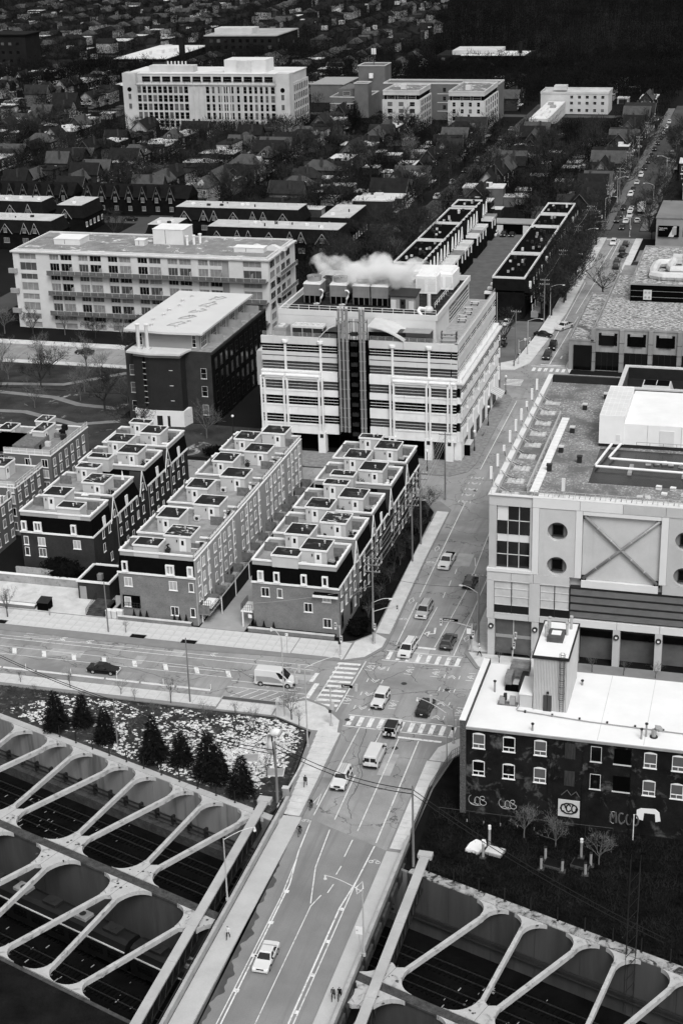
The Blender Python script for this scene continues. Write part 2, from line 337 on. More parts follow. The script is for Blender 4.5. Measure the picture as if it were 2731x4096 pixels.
# ---------------------------------------------------------------- road markings (parts of the road)
MZ = [.005]
def mz(): MZ[0] += .00003; return MZ[0]
def mark(name, pts, wd, par=None, closed=False): return ribbon(pts, wd, mz(), closed).build(name, PAINT, par or road)
def rect_mark(name, x0, y0, x1, y1, par=None):
    z = mz(); mb = MB(); mb.quad((x0,y0,z),(x1,y0,z),(x1,y1,z),(x0,y1,z)); return mb.build(name, PAINT, par or road)
for i in range(8):                                        # north crossing
    x = -52.4+i*1.5; rect_mark('crosswalk_bar', x, 203.7, x+.62, 206.3)
mark('crossing_line', [(-52.9,203.35),(-40.9,203.75)], .16); mark('crossing_line', [(-53,206.55),(-41.2,206.75)], .16)
for i in range(10):                                       # west crossing
    y = 187.9+i*1.42; mb = MB(); z = mz()
    mb.quad((-59.1,y-.15,z),(-55.6,y+.1,z),(-55.6,y+.75,z),(-59.1,y+.5,z)); mb.build('crosswalk_bar', PAINT, road)
mark('crossing_line', [(-59.2,187.4),(-58.7,201.2)], .16); mark('crossing_line', [(-55.4,186.6),(-55.1,202.4)], .16)
for i in range(11):                                       # south crossing
    x = -53.1+i*1.46; rect_mark('crosswalk_bar', x, 183.4, x+.66, 186.0)
mark('crossing_line', [(-53.4,183.1),(-37.4,183.2)], .16); mark('crossing_line', [(-53.4,186.25),(-37.0,186.3)], .16)
rect_mark('stop_line', -48.8, 208.2, -45.7, 208.75); rect_mark('stop_line', -45.9, 181.5, -39.1, 181.95)
mb = MB(); mb.quad((-61.7,194.4,.006),(-61.1,194.4,.006),(-60.9,197.2,.006),(-61.5,197.2,.006)); mb.build('stop_line', PAINT, road)
mb = MB(); mb.quad((-60.9,189.5,.006),(-60.2,189.5,.006),(-60.0,194.1,.006),(-60.7,194.1,.006)); mb.build('stop_line', PAINT, road)
def chevron(x, y, ang, par=None):
    for k in (-.2, .2):
        c, s = math.cos(ang), math.sin(ang)
        P = [(-.55,-.45+k), (0,.2+k), (.55,-.45+k)]
        mark('chevron', [(x+a*c-b*s, y+a*s+b*c) for a, b in P], .14, par)
def sharrow(x, y, ang, par=None):
    chevron(x, y, ang, par); c, s = math.cos(ang), math.sin(ang)
    for k in (-1.1, 1.1): mark('dash', [(x+k*c+.6*s, y+k*s-.6*c), (x+k*c-.5*s, y+k*s+.5*c)], .12, par)
for dr, pts in ((PI,((402,640),(371,702),(340,768),(308,836))),(0,((755,680),(730,745),(703,812),(676,880))),(PI/2,((345,630),(540,650),(670,662),(845,682))),(-PI/2,((240,795),(465,820),(795,855)))):
    for px, py in pts: p = at(1200+px/1.244, 2160+py/1.244); sharrow(p.x, p.y, dr)
for y in (268.5, 272, 275, 278.2, 281.2): sharrow(-53.2, y, PI)
def bicycle_mark(x, y, s=1.0, par=None):
    for k in (-.42, .42):
        mark('bicycle_symbol', [(x+(k+.26*math.cos(2*PI*i/10))*s, y+.26*math.sin(2*PI*i/10)*s) for i in range(10)], .08*s, par, True)
    mark('bicycle_symbol', [(x-.42*s,y), (x-.15*s,y+.42*s), (x+.28*s,y+.42*s), (x+.42*s,y)], .08*s, par)
def diamond(x, y, a=.55, b=1.2, par=None): mark('diamond_symbol', [(x-a,y),(x,y+b),(x+a,y),(x,y-b)], .14, par, True)
def line(x0, y0, x1, y1, wd=.13, par=None): return mark('lane_line', [(x0,y0),(x1,y1)], wd, par)
# Strachan side south of the crossing, running on to the bridge
line(-51.0,183,-51.05,160.6); line(-48.4,171,-48.2,160.3); line(-45.0,181.3,-44.75,158.5); line(-42.2,181.3,-41.9,156.5, .16)
line(-47.8,182.8,-47.9,177.5)
BRp = bridge_road
line(-51.05,159.4,-50.6,152.5,.15,BRp); line(-50.6,152.5,-49.7,146,.15,BRp); line(-49.7,146,-49.35,100,.17,BRp)
line(-50.4,151,-49.95,143.5,.12,BRp); line(-49.95,143.5,-49.95,100,.12,BRp)
for y in (144.3, 138.3, 132.3, 126.3, 120.3): rect_mark('hatch_bar', -49.95, y, -49.35, y+.55, BRp)
line(-48.2,158,-47.7,150,.13,BRp); line(-47.7,150,-46.25,143,.13,BRp); line(-46.1,142.7,-46.0,100,.1,BRp)
line(-45.5,144.8,-46.1,142.5,.12,BRp)
for y0, y1 in ((156.5,152.8),(150.9,149.1),(147.2,145.4)): line(-44.85+(y0-156)*-.02,y0,-44.9,y1,.13,BRp)
line(-41.9,155.8,-42.2,148.5,.17,BRp); line(-42.2,148.5,-42.75,143,.17,BRp); line(-42.75,143,-42.65,100,.2,BRp); line(-42.2,148,-42.2,100,.12,BRp)
for y in (142.5, 136.5, 130.6, 124.5): rect_mark('hatch_bar', -42.6, y, -42.2, y+.55, BRp)
bicycle_mark(-41.1, 152.6, 1.0, BRp); diamond(-41.5, 147.2, .42, 1.25, BRp); bicycle_mark(-51.6, 159.2, .8, BRp); mark('diamond_symbol', [(-51.9,163.2),(-51.5,165.6),(-51.3,163.0)], .13)
# north of the crossing
line(-51.9,208.6,-52.2,224,.14); line(-52.2,226,-53.0,268,.14); line(-48.9,208.9,-48.6,223); line(-46.0,209,-45.2,232); line(-45.2,232,-46.2,262); line(-42.6,207,-42.9,262,.14)
for y in (226.5, 231.3, 236.2): line(-48.4,y,-48.5,y+2.2)
line(-45.6,240,-46.4,243.5); line(-53.5,286,-53.6,330); line(-47.8,289,-48,297); line(-48,302,-48,309)
bicycle_mark(-52.9,217.5); diamond(-53.2,224.5,.4,1.2); diamond(-53.6,246,.4,1.2); bicycle_mark(-53.4,240); bicycle_mark(-41.7,218); diamond(-41.8,213,.4,1.1)
mark('turn_arrow', [(-47.3,215.6),(-47.0,213.6),(-47.8,213.3)], .3); mark('turn_arrow', [(-47.9,214.2),(-48.5,213.3),(-47.9,212.4),(-47.9,214.2)], .25)
for y0, y1 in ((359.5,403),(406,448),(452,496)): line(-50.5,y0,-49.5,y1,.16)
line(-52.6,362,-52.3,440,.16)
for i in range(6): x = -54.0+i*1.4; rect_mark('crosswalk_bar', x, 353.1, x+.75, 355.8)
mark('crossing_line', [(-54.6,357),(-46.5,357.3)], .3); rect_mark('stop_line', -52.6, 358, -46.8, 358.6)
for i in range(5): rect_mark('crosswalk_bar', -58.5, 341.2+i*1.0, -54.6, 341.7+i*1.0)
line(-50.6,359,-50.3,372,.16); mark('turn_arrow', [(-48.6,364),(-48.6,366.5)], .35)
rect_mark('stop_line', -52.8, 496.6, -48.6, 497.2); line(-48.6,470,-48.4,496,.16)
# Wellington side (west arm)
line(-62,197.9,-260,197.4,.13); line(-64,194.6,-71,194.6,.12); line(-75,194.6,-84,194.5,.12)
mark('lane_line', [(-62.5,199.3),(-128,198.5)], .12); line(-62,192.3,-73,192.3,.12)
for i in range(12):
    x = -74-i*5.0
    z = mz(); mb = MB(); mb.quad((x,193.2,z),(x+.7,193.2,z),(x-.2,195.0,z),(x-.9,195.0,z)); mb.build('hatch_bar', PAINT, road)
line(-73,193,-134,192.8,.1); line(-73,195.3,-134,195.2,.1)
for i in range(7): mark('hatch_bar', [(-71.6+i*1.5,187.7),(-69.6+i*1.5,190.2)], .12)
line(-73,190.4,-61,190.6,.12); bicycle_mark(-67.5,191.6,.9); mark('turn_arrow', [(-63.9,191.3),(-62.6,191.3)], .25)
for x in (-78.5,-99,-103.5): chevron(x, 199.5, PI/2)
for x0 in (-101,-105.5,-110): line(x0,200.1,x0+2.6,200.2,.1); line(x0,199.2,x0+2.6,199.2,.1)
# manholes
for x, y, r in ((-47.9,196.8,.45),(-41.4,196.3,.4),(-53.2,184.8,.4),(-46.7,178.3,.42),(-44.9,178.8,.45),(-51.2,207.9,.4),(-52.3,274.5,.4)):
    cy('manhole_cover', M('cast_iron', .06, .7, .3, 4) if x == -47.9 else bpy.data.materials['cast_iron'], road, x, y, 0, .007, r, 14)
for i, (pts) in enumerate([[(-53.4,187),(-50,192.5),(-44,195.5),(-37,196.5)],[(-56,201.5),(-52,196),(-48.5,201),(-45.7,197)],[(-50,183),(-49.4,176),(-47.4,171),(-47.6,164),(-46,160.5)],[(-48.4,176),(-47.9,182),(-47,187)],[(-43,222),(-44.4,212),(-43.2,207)],[(-90,193),(-80,190),(-74,196),(-66,191)],[(-120,196),(-104,192),(-97,197),(-88,195)]]):
    q = []
    for j in range(len(pts)-1):
        for k in range(8):
            t = k/8; q.append((pts[j][0]*(1-t)+pts[j+1][0]*t+rnd.uniform(-.12,.12), pts[j][1]*(1-t)+pts[j+1][1]*t+rnd.uniform(-.12,.12)))
    ribbon(q, .07, .0035+i*.0002).build('sealed_crack', M('crack_sealant', .05, .8, .1) if i == 0 else bpy.data.materials['crack_sealant'], road)
# damp stain along the west kerb of the bridge
q = [(-52.25,98)]+[(-51.2+.3*math.sin(y*.7)+.25*math.sin(y*1.9+1)+.12*math.sin(y*4.3)-max(0,(y-132)*.05),y) for y in np.arange(98,152,.3)]+[(-52.25,153)]
mb = MB(); mb.quad(*[(x,y,.003) for x,y in fix0(q)]); mb.build('damp_stain', M('damp_asphalt', .09, .6, .3, .4, spec=.2), bridge_road)
# repaired patches in the asphalt
for i in range(26):
    x, y = rnd.choice([(rnd.uniform(-51.5,-43.5),rnd.uniform(162,330)),(rnd.uniform(-118,-58),rnd.uniform(188.6,198.6))]); a, b = rnd.uniform(.4,1.5), rnd.uniform(.8,3.5)
    if y > 188 and x < -56: a, b = b, a
    k = 'asphalt_patch_%d' % (i % 3); z = .0012+i*.00006; mb = MB(); mb.quad((x-a,y-b,z),(x+a,y-b*.95,z),(x+a*.93,y+b,z),(x-a*.97,y+b*.96,z)); mb.build('repair_patch', bpy.data.materials.get(k) or M(k, (.2,.22,.33)[i % 3], .9, .2, .4, fine=.1), road)
# ================================================================ rail trench and bridge
TCONC = patches(M('trench_concrete', .36, .85, .12, .4, fine=.06), .2, .3, .58, .75, 1)
TPLATE = patches(patches(M('strut_concrete', .38, .8, .14, .5, fine=.05), .46, .45, .56, .68, .6), .13, .7, .54, .68, .8)
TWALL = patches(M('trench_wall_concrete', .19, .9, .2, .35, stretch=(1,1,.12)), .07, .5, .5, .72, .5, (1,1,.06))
TWALLD = patches(M('dark_wall_concrete', .085, .9, .25, .35, stretch=(1,1,.12)), .04, .5, .5, .75, .5, (1,1,.1))  # darker grey copy of the wall concrete, for middle and east walls
TDARK = M('stained_beam_concrete', .08, .9, .4, 1.2, fine=.3)
def trench_thing(name, label, cat, x=0, y=0, group=None): return thing(name, label, cat, (*tr(x,y),0), TA, group)
def arc_plate(tips, y_tip, y_wall, x0, x1, rx0, rx1):
    """gusset: wall edge from x0 to x1, curving in to the bar ends"""
    sg = 1 if y_wall > y_tip else -1
    def curve(xw, xt):
        out = []
        for i in range(9):
            t = i/8; a = t*PI/2
            out.append((xw+(xt-xw)*math.sin(a), y_tip+(y_wall-y_tip)*(1-(1-math.cos(a)) if False else math.cos(a)**.9 if math.cos(a) > 1e-6 else 0)))
        return out
    left = curve(x0, tips[0]-.27); right = curve(x1, tips[-1]+.27)
    poly = left
    if len(tips) == 2: poly = left+[(tips[0]+.27,y_tip),(.5*(tips[0]+tips[1]), y_tip+sg*.45),(tips[1]-.27,y_tip)]
    poly = poly+right[::-1]
    return poly
fix = fix0
def strut(c, label, south=False, left=True, right=True):
    """V of two bars: one double gusset at the middle beam, one gusset at the outer wall for each bar"""
    t = trench_thing('trench_strut', label, 'strut', c, 0, 'concrete V struts bracing the rail trench')
    ym, yw = (-15.9, -3.4) if not south else (-23.9, -36.3)
    wm, ww = (-19.15, -.95) if not south else (-20.45, -38.3)
    tips = [-.95, .95]
    p = fix(arc_plate(tips, ym, wm, -3.75, 3.75, 0, 0)); mb = MB(); mb.prism(p, -.55, .02); g = mb.build('beam_gusset', TPLATE, t); q = MB(); q.box(-.02,min(ym,wm),.02,.02,max(ym,wm),.024); q.build('joint', TDARK, g)
    for i in range(5):
        x = rnd.uniform(-2.2,2.2); y = wm+(ym-wm)*rnd.uniform(.15,.5); q = MB(); q.cyl(x, y, .02, .028, rnd.uniform(.06,.2), 8); q.build('drain_stain', TDARK, g)
    for sgn, on in ((-1,left),(1,right)):
        if not on: continue
        xo = sgn*3.25
        p = fix(arc_plate([xo], yw, ww, xo-2.55, xo+2.55, 0, 0)); mb = MB(); mb.prism(p, -.55, .02); g = mb.build('wall_gusset', TPLATE, t)
        q = MB(); q.cyl(xo+1.2, ww+(yw-ww)*.3, .02, .028, .16, 8); q.build('drain_stain', TDARK, g)
        mb = MB(); mb.obox((sgn*.95, ym+(.1 if not south else -.1)*-1, -.03), (xo, yw, -.03), .46, .62); mb.build('bar', TPLATE, t)
names_n = {-3:'V strut at the far left end of the trench', -2:'V strut fanning out below the first small conifer', -1:'V strut fanning out below the two middle conifers', 0:'V strut nearest the white girder on the park side of the trench'}
for k in (-3,-2,-1,0): strut(.9+11.4*k, 'pale concrete '+names_n[k])
names_s = {-3:'V strut deep in the dark corner of the trench beyond the train', -2:'V strut in the nearer trench cell, left of the train roof units', -1:'V strut crossing over the train roof in the nearer trench cell', 0:'V strut over the train, next before the white girder', 1:'half V strut against the white girder'}
for k in (-3,-2,-1,0,1): strut(.9+11.4*k, 'pale concrete '+names_s[k], True, right=(k < 1))
for k, c in enumerate((36.1, 47.5, 58.9, 70.3)):
    strut(c, 'pale concrete V strut east of the bridge, '+['beside the bare girder','second from the bridge','under the lattice mast','farthest from the bridge'][k], False, left=(k > 0))
    if k < 3: strut(c, 'pale V strut in the near cell east of the bridge, '+['beside the girder','second along','third along'][k], True, left=(k > 0))
# walls and beams
def seg_box(parent, name, xs, y0, y1, z0, z1, m, gap=.04):
    for a, b in zip(xs[:-1], xs[1:]):
        mb = MB(); mb.box(a+gap/2, y0, z0, b-gap/2, y1, z1); mb.build(name, m, parent)
wl = trench_thing('retaining_wall', 'tall pale concrete trench wall streaked with stains along the park side', 'wall')
seg_box(wl, 'wall_panel', [-52,-46.8,-41,-35.2,-29.5,-23.8,-18.1,-12.4,-6.7,-1,4.7,10.4,16,22,27.6], -1.0, -.62, -8, -.02, TWALL)
seg_box(wl, 'coping', [-52,-41,-29.6,-18.2,-6.8,4.6,10], -1.02, .02, -.02, .12, TCONC, .06)
for yy, zz in ((-1.45,-5.0),(-1.45,-5.7)):
    mb = MB(); mb.tube([(-52,yy,zz),(26,yy,zz)], .13, 6); mb.build('wall_pipe', DARKM, wl)
for i in range(28):
    bx('pipe_bracket', DARKM, wl, -51+i*2.8,-1.6,-6.0,-50.7+i*2.8,-1.0,-4.7)
bx('wall_footing', TDARK, wl, -52,-2.2,-8,27,-1.0,-6.6)
wr = trench_thing('retaining_wall', 'concrete trench wall below the litter strewn bank', 'wall')
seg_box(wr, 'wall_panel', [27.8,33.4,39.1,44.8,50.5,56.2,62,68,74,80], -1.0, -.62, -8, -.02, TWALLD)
seg_box(wr, 'coping', [27.8,41,52.5,64,76], -1.02, .35, -.02, .12, patches(M('broken_coping', .3, .9, .3, .8, fine=.2), .03, .7, .5, .6), .06)
for zz in (-5.0,-5.7):
    mb = MB(); mb.tube([(28,-1.45,zz),(80,-1.45,zz)], .13, 6); mb.build('wall_pipe', DARKM, wr)
wm_ = trench_thing('trench_beam_wall', 'dark stained middle beam wall dividing the two trench cells', 'wall')
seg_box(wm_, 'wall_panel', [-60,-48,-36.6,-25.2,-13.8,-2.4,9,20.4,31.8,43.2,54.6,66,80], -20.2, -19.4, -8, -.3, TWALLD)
seg_box(wm_, 'beam', [-60,-36.6,-13.8,9,31.8,54.6,80], -20.42, -19.18, -.3, -.05, TDARK)
ws = trench_thing('retaining_wall', 'dark concrete wall on the near side of the trench', 'wall')
seg_box(ws, 'wall_panel', [-60,-40,-20,0,20,40,60,80], -38.9, -38.45, -8, 0, TDARK)
# fence posts on the coping
for i in range(13):
    t = trench_thing('fence_post', ordw(i)+' thin black post on the trench coping, counting from the left', 'fence post', -33+i*3.1, -.25, 'black posts along the trench coping')
    bx('post', DARKM, t, -.05,-.05,.1,.05,.05,1.9)
    bx('base_plate', DARKM, t, -.12,-.12,.1,.12,.12,.16)
for i in range(10):
    t = trench_thing('fence_post', ordw(i)+' thin black post on the broken coping, counting from the bridge', 'fence post', 30+i*3.4, .2, 'black posts along the broken coping')
    bx('post', DARKM, t, -.05,-.05,.1,.05,.05,1.9)
    bx('base_plate', DARKM, t, -.12,-.12,.1,.12,.12,.16)
# tracks: glinting rails and sleepers in each cell
RAIL = M('rail_steel', .05, .5, .2, 2, spec=.3); SLEEP = M('worn_sleeper', .01, .9, .7, 1.3)
for y in (-5.0,-8.8,-12.8,-16.8,-25,-29.5):
    t = trench_thing('railway_track', {-5.0:'railway track nearest the park wall in the trench',-8.8:'second railway track from the park wall',-12.8:'third railway track from the park wall',-16.8:'railway track against the middle beam wall',-25:'railway track under the train in the near cell',-29.5:'outer railway track in the near trench cell'}[y], 'track')
    me = MB().box(-1.25,-.1,0,1.25,.1,.12); me2 = None
    mb = MB()
    for i in range(200): mb.box(-60+i*.7, y-1.25, -8, -60+i*.7+.24, y+1.25, -7.86)
    o = mb.build('sleepers', SLEEP, t); o['kind'] = 'stuff'
    for s in (-.72,.72):
        bx('rail', RAIL, t, -60, y+s-.035, -7.86, 80, y+s+.035, -7.7)
# patches of old snow between the sleepers
mb = MB()
for i in range(150):
    x, y = rnd.choice([(rnd.gauss(-31,5),rnd.gauss(-8,3)),(rnd.gauss(-20,7),rnd.gauss(-10,4)),(rnd.gauss(44,4),rnd.gauss(-10,3)),(rnd.gauss(48,5),rnd.gauss(-11,4)),(rnd.gauss(5,8),rnd.gauss(-31,3))])
    if not (-18.5 < y < -2.5 or -38 < y < -21): continue
    l = rnd.uniform(.1,.35); q = tr(x,y)
    mb.add([(*tr(x-l*.25,y-l),-7.84),(*tr(x+l*.25,y-l),-7.84),(*tr(x+l*.2,y+l),-7.84),(*tr(x-l*.2,y+l),-7.84)], [(0,1,2,3)])
tag(mb.build('snow_scraps', M('old_snow', .3, .9, .2)), 'scraps of old snow between the rails in the trench', 'snow', kind='stuff')
# train in the near cell
for k, x0 in enumerate((-46.5, -20.2, 6.1)):
    t = trench_thing('train_carriage', ['dark train carriage at the left edge under the struts','dark train carriage with roof units in the middle of the trench','dark train carriage passing under the bridge'][k], 'carriage', x0, -25.0, 'carriages of the train in the trench')
    CAR = bpy.data.materials.get('carriage_dark') or M('carriage_dark', .012, .5, .3, .5, spec=.4)
    mb = MB(); mb.extx([(-1.45,-6.9),(1.45,-6.9),(1.5,-4.4),(1.2,-3.6),(.6,-3.3),(-.6,-3.3),(-1.2,-3.6),(-1.5,-4.4)], 0, 25.6); mb.build('body', CAR, t)
    bx('roof_edge_strip', PALEM, t, 0,-1.62,-4.45,25.6,-1.5,-4.3)
    for i in range(8):
        bx('window', GLASS, t, 1.2+i*3.1,-1.56,-6.0,3.4+i*3.1,-1.44,-5.0)
    for i in range(5):
        q = MB(); q.box(2.0+i*4.9,-.75,-3.32,4.2+i*4.9,.75,-2.95); u = q.build('roof_unit', GREYM if i % 2 else DARKM, t)
        q = MB(); q.cyl(3.1+i*4.9,0,-2.95,-2.9,.42,12); q.build('fan', DARKM, u)
    for i in (3.5,22):
        bx('bogie', BLACK, t, i-1.6,-1.1,-7.9,i+1.6,1.1,-6.9)
# bridge
br = thing('road_bridge', 'concrete road bridge carrying the avenue over the rail trench', 'bridge', (0,0,0))
bx('deck_slab', TDARK, br, -55.6,60,-1.3,-37.4,153.4,-.03)
for (x0,x1,nm) in ((-54.75,-52.3,'west_walkway'),(-40.2,-38.25,'east_walkway')):
    ye = 159.6 if x0 < -50 else 154.9
    bx('walkway', CONCB, br, x0,60,-.03,x1,ye,.17)
PARA = patches(M('parapet_concrete', .33, .9, .15, .6, fine=.08), .18, .3, .6, .75, .5)
for x, xs in ((-55.05,1),(-38.0,-1)):
    ye = 162.6 if xs > 0 else 157.5
    for j in range(26):
        y1 = ye-j*3.9
        p = bx('parapet_panel', PARA, br, x-.16,y1-3.84,-.9,x+.16,y1,.95)
        bx('parapet_cap', PARA, p, x-.2,y1-3.84,.95,x+.2,y1,1.03)
        bx('outer_bracket', DARKM, p, x-xs*.55-.12,y1-.4,-.9,x-xs*.55+.12,y1-.1,.6)
    mb = MB(); mb.tube([(x-xs*.5,ye,.75),(x-xs*.5,60,.75)], .09, 6); mb.build('rail', DARKM, br)
# pipe-carrying girders beside the bridge
for nm, x0, x1, ya, yb in (('white girder spanning the trench west of the bridge',-58.5,-57.35,161.4,60),('grey girder spanning the trench east of the bridge',-35.9,-34.75,154.2,60)):
    g = thing('pipe_girder', 'long '+nm, 'girder', (0,0,0))
    GT = bpy.data.materials.get('girder_top') or patches(M('girder_top', .36, .7, .12, .3, fine=.05), .5, .3, .6, .8)
    for j in range(16):
        y1 = ya-j*6.5
        bx('top_plate', GT, g, x0,y1-6.46,.28,x1,y1,.5)
    xr = x1+.02
    bx('bottom_chord', DARKM, g, x1-.1,yb,-1.7,x1,ya,-1.5)
    for j in range(52):
        y1 = ya-j*1.95
        mb = MB(); mb.tube([(x1-.05,y1,.28),(x1-.05,y1-.98,-1.5),(x1-.05,y1-1.95,.28)], .05, 4); mb.build('lattice', DARKM, g)
    bx('girder_box', DARKM, g, x0,yb,-1.6,x1-.12,ya,.27)
    bx('end_pier', TCONC, g, x0-.3,ya,-1,x1+.3,ya+1.1,.7)
# ================================================================ windows, doors and other facade pieces
WIN = {}
def window(parent, face, pos, u, z, wd, h, glass=None, frame=None, nx=2, ny=1, t=.09, proud=.07, arch=False, name='window', sill=True):
    """a framed window; face S looks towards -y, E towards +x, N +y, W -x. u,z = lower left corner"""
    glass = glass or GLASS; frame = frame or TRIM
    key = (round(wd,2), round(h,2), glass.name, frame.name, nx, ny, t, proud, arch, sill)
    if key not in WIN:
        mb = MB(); mb.k = 1; mb.box(.01, -.03, .01, wd-.01, .05, h-.01); mb.k = 0
        mb.box(0,-proud,0,t,.05,h); mb.box(wd-t,-proud,0,wd,.05,h); mb.box(t,-proud,0,wd-t,.05,t); mb.box(t,-proud,h-t,wd-t,.05,h)
        for i in range(1,nx): mb.box(wd*i/nx-t*.35,-proud*.8,t,wd*i/nx+t*.35,.04,h-t)
        for j in range(1,ny): mb.box(t,-proud*.75,h*j/ny-t*.35,wd-t,.03,h*j/ny+t*.35)
        if sill: mb.box(-.08,-proud-.07,-.1,wd+.08,.05,-.005)
        if arch:
            n = 6; mb.exty([(wd*i/n, h-.005+.16*math.sin(PI*i/n)) for i in range(n+1)], -proud, .05)
        WIN[key] = mb.mesh(name, [frame, glass])
    loc, rz = {'S':((u,pos,z),0), 'E':((pos,u,z),PI/2), 'N':((u+wd,pos,z),PI), 'W':((pos,u+wd,z),-PI/2)}[face]
    return link(name, WIN[key], parent, loc, rz)
def rg(): return rnd.choice([GLASS,GLASS,GLASS,GLASSM,GLASSM,GLASSL])
DOORM = {}
def door(parent, face, pos, u, z, wd=.95, h=2.1, m=None, pane=True, name='door'):
    m = m or WHITE; key = (wd,h,m.name,pane)
    if key not in DOORM:
        mb = MB(); mb.k = 0; mb.box(-.08,-.07,0,wd+.08,.04,h+.1)
        if pane: mb.k = 1; mb.box(wd*.28,-.09,h*.5,wd*.72,-.06,h*.88)
        DOORM[key] = mb.mesh(name, [m, GLASS])
    loc, rz = {'S':((u,pos,z),0), 'E':((pos,u,z),PI/2)}[face]
    return link(name, DOORM[key], parent, loc, rz)
def ring(mb, x0, y0, x1, y1, z0, z1, t):
    mb.box(x0,y0,z0,x1,y0+t,z1); mb.box(x0,y1-t,z0,x1,y1,z1); mb.box(x0,y0+t,z0,x0+t,y1-t,z1); mb.box(x1-t,y0+t,z0,x1,y1-t,z1); return mb
def railing(parent, pts, h=1.0, step=1.2, m=None, glass=None, bars=2, r=.025, name='railing'):
    m = m or DARKM; mb = MB()
    for a, b in zip(pts[:-1], pts[1:]):
        a = Vector(a); b = Vector(b); L = (b-a).length; n = max(1, round(L/step))
        for i in range(n+1):
            p = a.lerp(b, i/n); mb.box(p.x-r,p.y-r,p.z,p.x+r,p.y+r,p.z+h)
        for k in range(bars):
            zz = Vector((0,0,h*(1-k/bars))); mb.tube([a+zz,b+zz], r, 4)
        if glass is not None:
            mb.k = 1; mb.quad(a+Vector((0,0,.08)), b+Vector((0,0,.08)), b+Vector((0,0,h-.08)), a+Vector((0,0,h-.08))); mb.k = 0
    return mb.build(name, [m, glass] if glass else m, parent)

# ================================================================ townhouse rows
PH = {}
def penthouse(par, x0, x1, y0, y1, z0=11.05, z1=13.75, dr=None, roof=None, wall=None):
    wall = wall or SIDING; roof = roof or ROOFD
    p = bx('penthouse', wall, par, x0,y0,z0,x1,y1,z1-.32)
    bx('roof_felt', roof, p, x0+.02,y0+.02,z1-.32,x1-.02,y1-.02,z1-.06)
    mb = MB(); ring(mb, x0-.13, y0-.13, x1+.13, y1+.13, z1-.3, z1, .14); mb.build('fascia', TRIM, p)
    if dr is not None:
        door(p, 'S', y0, x0+dr, z0+.02)
        bx('wall_lamp', DARKM, p, x0+dr-.55,y0-.12,z0+1.55,x0+dr-.4,y0,z0+1.95)
    for i in range(rnd.choice([1,2,2])):
        mb = MB(); xx = x0+(x1-x0)*rnd.uniform(.55,.85); yy = y0+(y1-y0)*(.35+.3*i); mb.cyl(xx,yy,z1-.06,z1+.28,.1,8); mb.cyl(xx,yy,z1+.28,z1+.4,.17,8); mb.build('roof_vent', PALEM, p)
    return p
